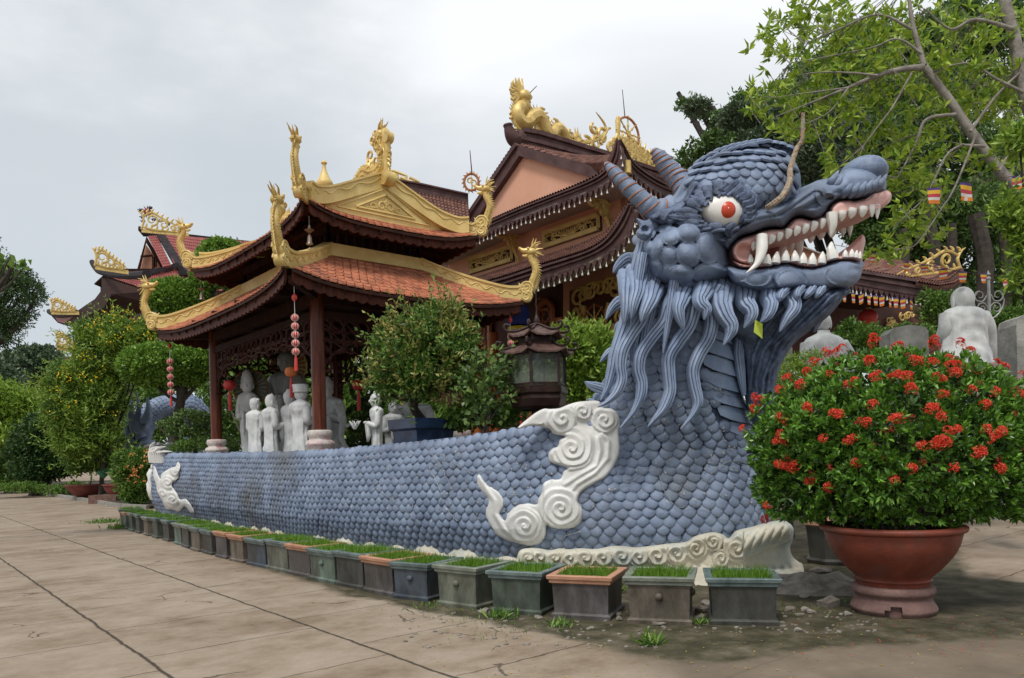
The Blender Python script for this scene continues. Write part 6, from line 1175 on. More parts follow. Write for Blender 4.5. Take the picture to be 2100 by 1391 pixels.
# rear wing roof seen between pavilion and gable
rp = P(800, 392, 27); m = MB(); rl = [onplane(x, y, rp, Vector((1, .1, 0))) for x, y in [(780, 383), (860, 396), (960, 418)]]; bl = [onplane(x, y, rp - Vector((0, 2.4, 0)), Vector((1, .1, 0))) for x, y in [(800, 440), (880, 452), (965, 470)]]
wavy(m, bl, rl, 9, 24, .05, .05); wing = m.build('wing_roof', TILEB, hall, smooth=False); m = MB(); ridge_band(m, rl, .4, .28); m.build('ridge', BROWN, wing, angle=30)
m = MB(); o = [onplane(x, y, rp, Vector((1, .1, 0))) for x, y in [(770, 375), (842, 395)]]; g = lambda x, y: onplane((322 if x < 1500 else 300) + x / 2.625, 250 + y / 2.625, rp, Vector((1, .1, 0)))
for l in ([(1240, 265), (1275, 265), (1275, 300), (1240, 300)], [(1275, 265), (1340, 290), (1340, 330), (1290, 320)], [(1240, 320), (1300, 300), (1300, 340), (1350, 360)], [(1240, 345), (1440, 385)], [(1290, 280), (1310, 350)], [(1340, 290), (1345, 365)], [(1360, 300), (1410, 325), (1405, 375)], [(1360, 330), (1385, 320), (1385, 370)], [(1400, 330), (1440, 380)], [(1310, 300), (1370, 325)], [(1260, 265), (1265, 345)]): m.tube([g(*q) for q in l], .055, 5)
m.build('gold_fretwork', GOLDF, wing); m = MB(); c = g(1750, 325); m.tube([c + Vector((math.cos(a) * .26, 0, math.sin(a) * .30)) for a in np.linspace(0, 2 * PI, 24)], .045, 6)
for k in range(16): a = k * PI / 8; m.tube([c + Vector((math.cos(a) * .28, 0, math.sin(a) * .32)), c + Vector((math.cos(a + .15) * .37, 0, math.sin(a + .15) * .42))], [.04, .005], 4)
m.build('flame_ring', ORANGE, wing); m = MB(); scrolls(m, c, Vector((1, 0, 0)), UP, [curl(-.05, .05, .12, 0, 1.3), curl(.07, -.05, .13, 2, 1.2, -1), [(.0, -.35), (.02, -.1), (0, .25)]], .03); [m.tube([g(x, y), g(x + 12, y + 22)], .06, 5) for x, y in ((1640, 410), (1660, 400), (1680, 405))]; m.build('gold_fretwork', GOLD, wing)
# lower hall: dark open hall with doors and the wheel panel
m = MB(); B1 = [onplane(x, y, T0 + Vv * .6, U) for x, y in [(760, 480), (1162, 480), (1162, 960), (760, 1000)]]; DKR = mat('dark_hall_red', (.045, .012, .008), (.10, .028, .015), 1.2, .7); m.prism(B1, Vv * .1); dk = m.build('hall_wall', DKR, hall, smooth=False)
def TQ(l, off): return [onplane(x, y, T0 + Vv * off, U) for x, y in l]
m = MB(); m.prism(TQ([(1155, 540), (1330, 440), (1330, 965), (1155, 975)], .2), Vv * .2); m.build('door_wall', SALMON, hall, smooth=False)
FR = mat('door_frame_red', (.10, .015, .012), (.17, .03, .02), 2, .5); m = MB(); m.prism(TQ([(1168, 597), (1300, 555), (1300, 960), (1168, 970)], .1), Vv * .15); dr = m.build('carved_door', FR, hall, smooth=False); m = MB(); m.prism(TQ([(1190, 622), (1262, 606), (1262, 700), (1190, 705)], .04), Vv * .07); m.build('door_panel', DKR, dr, smooth=False)
m = MB(); o = TQ([(1219, 600)], -.0)[0]
for (x, y, R, a0, s) in [(1185, 612, .3, 0, 1), (1195, 604, .25, 2, -1), (1212, 598, .28, 1, 1), (1230, 592, .25, 3, -1), (1248, 588, .28, 0, 1), (1265, 590, .3, 2, 1), (1183, 640, .25, 1, -1), (1186, 665, .22, 2, 1), (1270, 620, .25, 0, -1), (1274, 650, .25, 2, 1), (1268, 680, .2, 1, 1)]: scrolls(m, TQ([(x, y)], -.02)[0], -U, UP, [curl(0, 0, R, a0, 1.3, s), curl(.2, .05, R * .7, a0 + 2, 1.1, -s)], .055)
for l in ([(1196, 630), (1202, 650), (1214, 690), (1216, 720)], [(1250, 622), (1240, 660), (1232, 700)], [(1262, 665), (1252, 690), (1250, 730)], [(1185, 660), (1195, 700), (1192, 730)]): m.tube(cat(TQ(l, -.02), 4), np.linspace(.10, .03, 13), 6)
m.build('gilt_carving', GOLD, dr, angle=40); wheel(TQ([(1219, 655)], -.08)[0], U, UP, 24 / F * 26, dr, rimm=mat('wheel_rim_red', (.22, .05, .025), (.3, .08, .04)))
m = MB()
for x in (975, 1010, 1088, 1145): p = TQ([(x, 700)], -.6)[0]; m.tube([Vector((p.x, p.y, 0)), Vector((p.x, p.y, 5.6))], .19, 12)
ORW = mat('orange_wood', (.30, .075, .015), (.42, .13, .03), 2, .45, .1, 10, sx=(5, 5, .6)); m.build('hall_column', ORW, hall, angle=60)
for (x, y, w, h) in ((985, 655, 30, 110), (1118, 640, 22, 120)):
    m = MB(); c = TQ([(x, y)], .45)[0]; s = c.y / F; pts = [c - U * w * s, *[c + (-U * math.cos(a) * w + UP * math.sin(a) * w * .9) * s for a in np.linspace(0, PI, 12)], c + U * w * s, c + U * w * s - UP * h * s, c - U * w * s - UP * h * s]; m.prism(pts, Vv * .1); ar = m.build('arched_door', WOOD, hall, smooth=False); m = MB(); m.tube(pts + pts[:1], .09, 5)
    for k in range(6): scrolls(m, c + UP * (.2 - .35 * k) * 1, U, UP, [curl(0, 0, .28, k, 1.2), curl(.3, .1, .2, k + 2, 1.1, -1)], .04)
    m.build('gilt_carving', ORW, ar)
cl = TQ([(1063, 668)], -1.2)[0]; e = empty('parade_umbrella', Vector((cl.x, cl.y, 0)), 'blue and yellow folded ceremonial umbrella standing under the temple eave', 'umbrella'); m = MB(); m.lathe(Vector((cl.x, cl.y, cl.z + .1)), [(.34, -.1), (.36, .3), (.30, .5), (.05, .62)], 14, fun=lambda a, z: 1 + .08 * math.sin(a * 7)); m.build('blue_cloth', mat('blue_cloth', (.015, .03, .20), (.03, .07, .35), 3, .8), e)
m = MB(); m.lathe(Vector((cl.x, cl.y, cl.z - .55)), [(.33, 0), (.34, .45), (.33, .5)], 14, fun=lambda a, z: 1 + .08 * math.sin(a * 7)); m.build('yellow_fringe', mat('yellow_cloth', (.55, .40, .02), (.7, .55, .05), 3, .8), e); m = MB(); m.tube([Vector((cl.x, cl.y, 0)), Vector((cl.x, cl.y, cl.z - .4))], .05, 8); m.lathe(Vector((cl.x, cl.y, cl.z - 1.1)), [(.20, 0), (.22, .5)], 10); m.build('pole', LRED, e)
# ================= side hall on the right, seen past the dragon's head
sp0 = P(1770, 640, 19); SV = Vector((.93, .37, 0)).normalized(); SN = Vector((SV.y, -SV.x, 0))
def SQ(l, off=0, conv=c5): return [onplane(x, y, sp0 + SN * off, SV) for x, y in conv(l)]
side = empty('side_hall', (sp0.x + 1, sp0.y + 2, 0), 'low temple side hall with brown eave and gilt corner crest, right of the dragon jaw', 'temple')
m = MB(); tp_ = SQ([(300, 440), (700, 515), (905, 548), (1200, 592), (1440, 628), (1540, 615), (1600, 570), (1640, 535)], .1); bt_ = SQ([(300, 560), (700, 615), (905, 650), (1200, 705), (1440, 740), (1560, 735), (1620, 690), (1645, 640)], .1)
a_, b_ = [Vector(p) for p in cat(tp_, 4)], [Vector(p) for p in cat(bt_, 4)]; m.slab([a_, b_], -SN * .15); m.slab([[p + (q - p) * .32 + SN * .05 for p, q in zip(a_, b_)], [p + (q - p) * .5 + SN * .05 for p, q in zip(a_, b_)]], -SN * .1); m.slab([[p + SN * .06 + UP * .03 for p in a_], [p + (q - p) * .14 + SN * .08 for p, q in zip(a_, b_)]], -SN * .2)
for i in range(0, len(b_) - 1):
    for f_ in (0, .5): p = b_[i].lerp(b_[i + 1], f_); t = (b_[i + 1] - b_[i]) * .5; m.prism([p, p + t * .95, p + t * .7 - UP * .10, p + t * .48 - UP * .14, p + t * .25 - UP * .10], -SN * .07)
eb = m.build('eave_board', BROWN, side, smooth=False); m = MB(); wavy(m, [p + SN * .1 + UP * .02 for p in SQ([(1300, 640), (1450, 668), (1560, 650), (1650, 590)], .12)], [p + UP * .05 for p in SQ([(1300, 600), (1440, 628), (1540, 612), (1635, 545)], .0)], 3, 20, .04, .04)
wavy(m, [p for p in a_], [p - SN * 3 + UP * 1.1 for p in a_], 8, 60, .04, .04); m.build('tiled_roof', TILEB, side, smooth=False)
m = MB(); o, o2 = SQ([(1640, 545), (1190, 600)], .05); L = (o - o2).length; crest(m, o + UP * .02, (o2 - o).normalized() + UP * ((o2.z - o.z) / L) * 0, L, SQ([(1640, 385)], .05)[0].z - o.z, 3, r=.045); m.build('gilt_crest', GOLD, side, angle=40)
m = MB(); [m.lathe(b_[i].lerp(b_[i + 1], f_) - UP * .22, [(.035, 0), (.02, .06), (.01, .1)], 5) for i in range(len(b_) - 1) for f_ in (.25, .75)]; lt = m.build('string_lights', bpy.data.materials['bulb_upper'], eb); props(lt, kind='stuff')
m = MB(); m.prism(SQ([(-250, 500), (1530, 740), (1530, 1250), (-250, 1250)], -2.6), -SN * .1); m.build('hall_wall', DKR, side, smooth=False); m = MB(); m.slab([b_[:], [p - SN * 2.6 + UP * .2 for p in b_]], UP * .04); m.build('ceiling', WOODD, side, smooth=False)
for x, w in ((792, .16), (390, .16), (1310, .12), (1075, .10)):
    m = MB(); p = SQ([(x, 900)], -1.6)[0]; m.tube([Vector((p.x, p.y, 0)), Vector((p.x, p.y, 4.0))], w, 12); m.build('column', ORW, side, angle=60)
m = MB(); 
for (x, y, R) in ((1140, 930, .16), (1150, 960, .18), (1120, 900, .14), (1220, 870, .14), (1260, 860, .12), (1130, 990, .15), (640, 940, .14), (560, 900, .12)):
    if x == 640: m.build('gilt_carving', GOLD, side); m = MB()
    scrolls(m, SQ([(x, y)], -2.5)[0], SV, UP, [curl(0, 0, R, x % 6, 1.3), curl(.15, .05, R * .8, x % 4, 1.2, -1)], .03)
m.build('gilt_carving', GOLD, side)
c = SQ([(975, 872)], -1.2)[0]; e = empty('big_lantern', c, 'big round red lantern hanging in the dark side hall', 'lantern'); m = MB(); R = 66 / 3.477 / F * c.y; m.lathe(c, [(.3 * R, -.85 * R), (.8 * R, -.55 * R), (R, 0), (.8 * R, .55 * R), (.3 * R, .85 * R)], 18, fun=lambda a, z: 1 - .03 * abs(math.sin(a * 9))); m.build('shade', LRED, e); m = MB(); m.lathe(c + UP * .85 * R, [(.3 * R, 0), (.3 * R, .15 * R)], 12); m.lathe(c - UP * 1.0 * R, [(.3 * R, 0), (.3 * R, .15 * R)], 12); m.tube([c + UP * R, Vector((c.x, c.y, 3.9))], .008, 4); m.build('fittings', GOLD, e)
m = MB(); m.lathe(c - UP * 1.9 * R, [(.2 * R, 0), (.18 * R, .9 * R)], 10); m.build('tassel', LRED, e)
# buntings
FC = [mat('flag_' + n, c, None, 5, .85, transl=.3) for n, c in (('blue', (.10, .06, .25)), ('yellow', (.80, .50, .05)), ('red', (.60, .07, .10)), ('white', (.72, .70, .66)), ('orange', (.80, .26, .04)))]
def flag(px, py, D, w, h, label, slant=0, pennant=True, seed=0, group='striped pennants strung on lines'):
    p = P(px, py, D); s = D / F; w *= s; h *= s; m = MB(); X = Vector((math.cos(seed * .9) * .35 + .75, math.sin(seed * 1.3) * .4, slant)).normalized(); tw = .72 if pennant else .9
    st = [(0, .14, 0), (.14, .38, 1), (.38, .60, 2), (.60, .78, 3), (.78, 1.0, 4)]
    for a, b, k in st:
        rows = [[p + X * (x * w * (1 - (1 - tw) * z)) - UP * h * z + X.cross(UP) * (.06 * w * math.sin(x * 4 + z * 3 + seed)) for x in np.linspace(-.5, .5, 5)] for z in (a, b)]; m.slab(rows, X.cross(UP) * .004, k)
        if k == 4: m.slab([[p + X * (x * w * tw) - UP * h * (z) + X.cross(UP) * -.012 for x in (-.16, .16)] for z in (.78, 1.0)], X.cross(UP) * .006, 3); 
    o = m.build('pennant', FC); props(o, label, 'flag', group)
def cord(pts, name='bunting_cord', label='', r=.005): m = MB(); m.tube(cat(pts, 5), r, 4); props(m.build(name, BROWN), label, 'cord')
cord([P(x, y, d) for x, y, d in [(1700, 500, 17), (1790, 518, 15), (1860, 536, 14), (1990, 560, 13), (2120, 572, 12)]], label='thin bunting cord running from the dragon jaw to the right edge', r=.007)
for i, (x, y, w, h) in enumerate([(1790, 520, 13, 19), (1823, 528, 14, 19), (1858, 537, 17, 20), (1896, 543, 14, 16), (1934, 551, 18, 22), (1974, 557, 18, 22), (2017, 561, 17, 20), (2064, 568, 21, 24)]): flag(x, y, 15 - i * .4, w, h, 'striped pennant on the lower bunting line, %s from its left end' % ordn[i].replace('nearest', 'first'), seed=i)
cord([P(x, y, d) for x, y, d in [(1820, 400, 12), (1915, 385, 11), (1980, 375, 10.5), (2090, 360, 10), (2150, 352, 9.8)]], label='thin upper bunting cord between the tree branches at right', r=.005)
for i, (x, y, w, h, lb) in enumerate([(1915, 386, 26, 32, 'striped flag behind leaves, left of three on the upper line'), (1981, 376, 33, 36, 'striped flag hanging clear between branches on the upper line'), (2091, 360, 26, 28, 'striped flag by the thick branch at the right edge')]): flag(x, y, 10.5, w, h, lb, pennant=False, seed=i * 2, group='striped flags on the upper bunting line')
for i, x in enumerate([805, 868, 925, 980, 1028, 1072, 1130, 1172, 1222, 1280, 1370, 1418, 1465, 1508, 1530]):
    q = SQ([(x, np.interp(x, [800, 1200, 1530], [690, 735, 770]))], .3)[0]; (fx, fy) = pix(q); flag(fx, fy, q.y, 11 if i % 3 else 8, 21, 'small striped flag under the side hall eave, %s from the dragon jaw' % ordn[i].replace('nearest', 'first'), slant=.2 * (i % 3 - 1), seed=i * 1.7, group='small flags hanging under the side hall eave')
# ================= red tiled hall at far left
def c7(l): return [(230 + x / 4.09, 380 + y / 4.09) for x, y in l]
def c8(l): return [(x / 2.623, 480 + y / 2.623) for x, y in l]
LK = 1.39; P0 = P
def P(x, y, D): return P0(x, y, D * LK)
K8 = P(205, 566, 36); lh = empty('red_roof_hall', (K8.x + 3, K8.y + 5, 0), 'two-storey hall with red tiled roofs, dark curved eaves and gilt crests, far left', 'temple')
def RV(l, off=0, conv=c7): return [onplane(x, y, K8 + U * off * LK, Vv) for x, y in conv(l)]     # face turned to the camera's right
def LU(l, off=0, conv=c8): return [onplane(x, y, K8 + Vv * off * LK, U) for x, y in conv(l)]
m = MB(); ev = RV([(-80, 750), (40, 800), (160, 838), (240, 862), (420, 868), (600, 875), (800, 888), (1100, 900)]); hp = RV([(-80, 700), (40, 740), (240, 735), (420, 705), (540, 665), (640, 770), (800, 790), (1100, 800)], 1.6)
wavy(m, [Vector(p) for p in cat(ev, 3)], [Vector(p) for p in cat(hp, 3)], 6, 80, .07, .06)
ms_b = RV([(540, 700), (640, 775), (800, 888), (1100, 905)], 1.2); ms_t = RV([(380, 400), (620, 430), (900, 455), (1250, 480)], 4.6); wavy(m, ms_b, ms_t, 14, 50, .07, .06)
sm_b = RV([(430, 692), (500, 680)], 1.0); sm_t = RV([(300, 430), (378, 425)], 4.4); wavy(m, sm_b, sm_t, 12, 5, .07, .06); m.build('tiled_roof', TILER, lh, smooth=False)
DG = mat('dark_grey_ridge', (.025, .02, .022), (.045, .038, .042), 3, .8, .2, 20, spec=.15); m = MB()
a, b = RV([(225, 372), (270, 400), (310, 392), (620, 408), (900, 440), (1250, 478)], 4.6), RV([(240, 380), (270, 425), (300, 425), (620, 450), (900, 478), (1250, 510)], 4.6); m.slab([a, b], U * .35); m.tube(cat(RV([(300, 405), (262, 400), (238, 368), (222, 362)], 4.6), 4), .24, 7)
a, b = RV([(370, 395), (420, 395), (640, 740), (600, 750)], 1.0), None
pa = RV([(360, 400), (425, 400)], 4.3) + RV([(645, 745), (560, 750)], 1.0); m.prism(pa, -U * .25); m.slab([RV([(-80, 700), (0, 735), (240, 722), (400, 695), (545, 652)], 1.2), RV([(-80, 735), (0, 780), (240, 765), (400, 735), (560, 690)], 1.2)], -U * .3); m.prism(RV([(545, 655), (615, 720), (635, 755), (560, 755)], .9), -U * .2); m.build('ridge', DG, lh, smooth=False)
m = MB(); m.slab([RV([(290, 430), (210, 715)], 4.2), RV([(290, 470), (232, 725)], 4.2)], U * .2); m.slab([RV([(290, 430), (440, 690)], 4.0), RV([(290, 480), (415, 695)], 4.0)], U * .2); m.slab([RV([(-80, 700), (600, 700)], 1.5), RV([(-80, 760), (600, 790)], 1.5)], U * .1)
ft, fb = [Vector(p) for p in cat(ev, 4)], None; m.slab([[p + U * .05 for p in ft], [p + U * .05 - UP * .38 for p in ft]], -U * .1); [m.prism([p - UP * .36, q - UP * .36, p.lerp(q, .5) - UP * .55], -U * .08) for p, q in zip(ft[:-1], ft[1:])]
m.build('eave_board', WOODD, lh, smooth=False); m = MB(); m.prism(RV([(285, 500), (235, 725), (430, 700)], 4.4), U * .3); m.build('gable_wall', SALMON, lh, smooth=False); m = MB(); [m.beam(*RV([p, q], 4.1), .2, .2) for p, q in (((345, 600), (345, 700)), ((365, 600), (365, 690)), ((240, 600), (340, 590)))]; m.build('gable_post', WOODD, lh)
# left eaves: underside of the roof running back along U
m = MB(); top1 = LU([(540, 228), (530, 205), (500, 160)], 0); un = LU([(545, 235), (548, 300), (510, 350), (450, 390), (400, 425), (345, 470), (300, 462), (272, 430), (265, 415)]); un2 = LU([(560, 240), (600, 330), (560, 400), (500, 430), (440, 470), (400, 500), (360, 495), (310, 478), (280, 445)])
back = [p + Vv * 4 - UP * .9 for p in un]; m.slab([un, un2], Vv * .2); m.slab([un2, back], UP * .1); m.prism(LU([(540, 235), (760, 300), (780, 400), (600, 420), (420, 500), (330, 480), (450, 400), (540, 330)], 3.0), Vv * .3)
ftt = [p + U * 3.5 - UP * .25 for p in ft]; m.slab([[p - UP * .2 for p in ft], ftt], UP * .1); m.build('dark_soffit', WOODD, lh, smooth=False)
m = MB(); hip = LU([(495, 150), (512, 180), (545, 205), (640, 222), (760, 222), (790, 215)]); m.tube(cat(hip, 4), np.linspace(.24, .36, 21), 8); hip2 = LU([(265, 417), (290, 432), (340, 436), (412, 425)], -.1); m.tube(cat(hip2, 4), .3, 8); m.build('ridge', DG, lh); m = MB(); m.prism(LU([(290, 440), (412, 432), (345, 480), (310, 472)], -.05), Vv * .2); m.build('tiled_roof', TILER, lh, smooth=False)
def crest_px(conv, tip, end, toppx, D, nm='gilt_crest', lab=None, seed=1, r=.085):
    (tx, ty), (ex, ey), (_, hy) = conv([tip, end, toppx]); p, q = P(tx, ty, D), P(ex, ey, D + .5); X = (q - p); X.z = 0; L = X.length; X = (X + UP * (q.z - p.z) * .9).normalized(); h = (ty - hy) / F * D * LK; m = MB(); crest(m, p, X, L, h, seed, r=r); m.slab([[p + X * t * L + UP * .05 for t in np.linspace(0, 1.05, 6)], [p + X * t * L - UP * .22 for t in np.linspace(0, 1.05, 6)]], Vector((0, .12, 0))); m.build(nm, GOLD, lh, angle=40)
crest_px(c8, (510, 172), (680, 200), (490, 75), 35.5, seed=1); crest_px(c8, (275, 418), (415, 420), (260, 350), 44, seed=2); crest_px(c7, (245, 370), (620, 405), (180, 215), 40, seed=4)
m = MB(); c = RV([(300, 225)], 4.6)[0]; m.lathe(c, [(.12, -.22), (.38, -.14), (.40, .14), (.12, .22)], 12); [m.tube([c, c + (Vv * math.cos(a) + UP * math.sin(a)) * .72], [.16, .01], 4) for a in np.arange(0, 6.2, .55)]; m.build('red_flower', mat('crest_red', (.20, .03, .03), (.28, .05, .05)), lh)
BIRD = mat('bird_dark', (.02, .03, .05), (.05, .07, .10))
for (x, y) in ((240, 210), (322, 190), (262, 305), (350, 290), (405, 300), (470, 328), (255, 270)):
    c = RV([(x, y)], 4.5)[0]; m = MB(); m.ell(c, (.22, .14, .16)); m.ell(c + Vv * .14 + UP * .1, .07, n=6, k=4); m.tube([c - Vv * .1, c - Vv * .34 + UP * .06], [.07, .03], 5); m.tube([c + UP * .05, c + UP * .22 - Vv * .15], [.08, .01], 4); m.build('crest_bird', BIRD, lh)
# walls with timber windows
m = MB(); m.prism(LU([(420, 480), (790, 280), (900, 900), (330, 900)], 3.2), Vv * .3); w = m.build('wall', mat('timber_wall', (.05, .018, .012), (.12, .045, .03), 3, .6), lh, smooth=False); m = MB(); [m.beam(*LU([(x, 380), (x, 620)], 2.8), .28, .28) for x in (592, 620, 665, 700)]; m.beam(*LU([(570, 500), (760, 470)], 2.8), .2, .3); m.build('post', mat('orange_post', (.22, .08, .04), (.30, .12, .07)), lh, smooth=False)
for (x, y, w_, h_) in ((640, 560, 26, 70), (560, 560, 30, 60)):
    c = LU([(x, y)], 2.9)[0]; s = c.y / F / 2.623; m = MB(); m.box(c, (w_ * s, .1, h_ * s), (U, Vv, UP)); wi = m.build('window', mat('window_grey', (.06, .065, .06), (.12, .13, .12), 3, .2), lh); m = MB(); [m.beam(c - Vv * .08 + U * k * w_ * s / 4 - UP * h_ * s / 2, c - Vv * .08 + U * k * w_ * s / 4 + UP * h_ * s / 2, .05, .05) for k in (-2, -1, 0, 1, 2)]; m.build('bars', WOODD, wi)
# lower roofs of the hall, far end
m = MB(); q = LU([(300, 608), (320, 640), (345, 660), (435, 662), (560, 665), (640, 640)], -1.0); m.slab([q, [p - UP * .35 for p in q]], Vv * .25); q2 = LU([(335, 690), (350, 760), (420, 740), (480, 735), (620, 700)], -1.0); m.slab([[p - UP * .3 for p in q[:5]], q2], Vv * .3)
lr = m.build('lower_eave', mat('brown_ridge_dark', (.04, .015, .012), (.07, .028, .022)), lh, smooth=False); m = MB(); m.prism(LU([(350, 672), (560, 668), (640, 660), (650, 705), (380, 735)], -1.1), Vv * .2); m.build('tiled_roof', TILER, lh, smooth=False)
crest_px(c8, (305, 605), (440, 640), (275, 530), 37, seed=5)
q = [P(x, y, 48) for x, y in c8([(70, 805), (95, 822), (140, 824), (208, 808)])]; m = MB(); m.slab([q, [p - UP * .3 for p in q]], Vector((0, .3, 0))); q3 = [P(x, y, 48) for x, y in c8([(95, 840), (130, 880), (200, 830), (260, 790), (330, 768)])]; q4 = [P(x, y, 48) for x, y in c8([(120, 860), (150, 885), (180, 870), (240, 905), (335, 900)])]; m.slab([q3, q4], Vector((0, 1, -.3))); m.build('lower_eave', WOODD, lh, smooth=False); m = MB(); m.prism([P(x, y, 48) for x, y in c8([(80, 828), (208, 812), (130, 872)])], (0, .2, 0)); m.build('tiled_roof', TILER, lh, smooth=False); crest_px(c8, (75, 808), (208, 805), (45, 735), 47.5, seed=6)
m = MB(); m.prism([P(x, y, 49) for x, y in c8([(230, 800), (420, 770), (420, 1080), (190, 1080)])], (0, .4, 0)); m.build('wall', CREAMW, lh, smooth=False); m = MB(); wavy(m, [P(x, y, 44) for x, y in c8([(180, 1010), (300, 995)])], [P(x, y, 46) for x, y in c8([(190, 975), (300, 962)])], 4, 14, .05, .05); m.build('tiled_roof', TILER, lh, smooth=False)
P = P0
# ================= the second dragon behind
d2 = empty('arched_dragon_statue', P(300, 930, 35.10) * 1, 'smaller blue dragon statue arching its body beyond the stern of the wall', 'statue'); d2.location.z = 0
m = MB(); pts = [P(x, y, d * 1.35) for x, y, d in [(400, 1000, 29), (405, 930, 29), (412, 880, 28.6), (395, 838, 28), (360, 835, 27.5), (325, 838, 27), (300, 870, 26.8), (289, 910, 26.6), (292, 935, 26.5)]]; q = [Vector(p) for p in cat(pts, 7)]; n = len(q); r = 1.0 * np.interp(np.linspace(0, 1, n), [0, .3, .5, .7, .9, 1], [.7, .62, .50, .42, .40, .35])
m.tube(q, r * (1 + .05 * np.array([i % 2 for i in range(n)])), 16); b = BVHTree.FromPolygons([Vector(v) for v in m.v], m.f)
for i in range(2, n - 1):
    t = (q[i + 1] - q[i - 1]).normalized(); s = Vector((0, -1, 0)); s = (s - t * s.dot(t)).normalized(); o = t.cross(s)
    for k in range(9):
        a = -1.5 + 3.0 * k / 8 + (.17 if i % 2 else 0); d = s * math.cos(a) + o * math.sin(a); rt = t.cross(d).normalized(); scale_at(m, q[i] + d * r[i] * 1.01, rt, t, d,   .14, .18, .04, .04, m=0, nseg=8)
m.build('scaled_body', BLUEL, d2, angle=60); m = MB()
for i in range(3, n - 8, 1): t = (q[i + 1] - q[i - 1]).normalized(); nn = Vector((0, 1, 0)).cross(t); nn = nn if nn.z > -.3 and nn.z + nn.x * -.5 > 0 else -nn; m.tube([q[i] + nn * r[i] * .8, q[i] + nn * (r[i] + .28) - t * .1], [.16, .01], 5)
m.build('back_fin', BLUEL, d2); m = MB(); hd = [P(x, y, 35.10) for x, y in [(285, 915), (300, 930), (315, 925)]]; m.ell(P(292, 925, 35.51), (.55, .58, .5)); m.ell(P(305, 912, 35.10), (.38, .4, .22)); m.ell(P(285, 880, 35.64), (.48, .55, .8))
for l in ([(290, 900), (278, 870), (285, 840), (280, 805)], [(280, 890), (268, 850), (272, 820)], [(275, 910), (262, 880), (270, 850)], [(300, 870), (305, 840), (302, 815)], [(272, 930), (262, 905), (268, 880)]): m.tube(cat([P(x, y, 35.24) for x, y in l], 4), np.linspace(.28, .03, (len(l) - 1) * 4 + 1), 7)
m.build('head', BLUE, d2, angle=60); m = MB(); m.ell(P(308, 921, 34.90), (.30, .32, .18)); m.build('mouth', PINK, d2); m = MB(); m.tube([P(297, 917, 34.70), P(306, 914, 34.56), P(316, 917, 34.70)], .07, 6); m.tube([P(298, 928, 34.70), P(308, 929, 34.56), P(316, 926, 34.70)], .055, 6); m.build('teeth', TOOTH, d2)
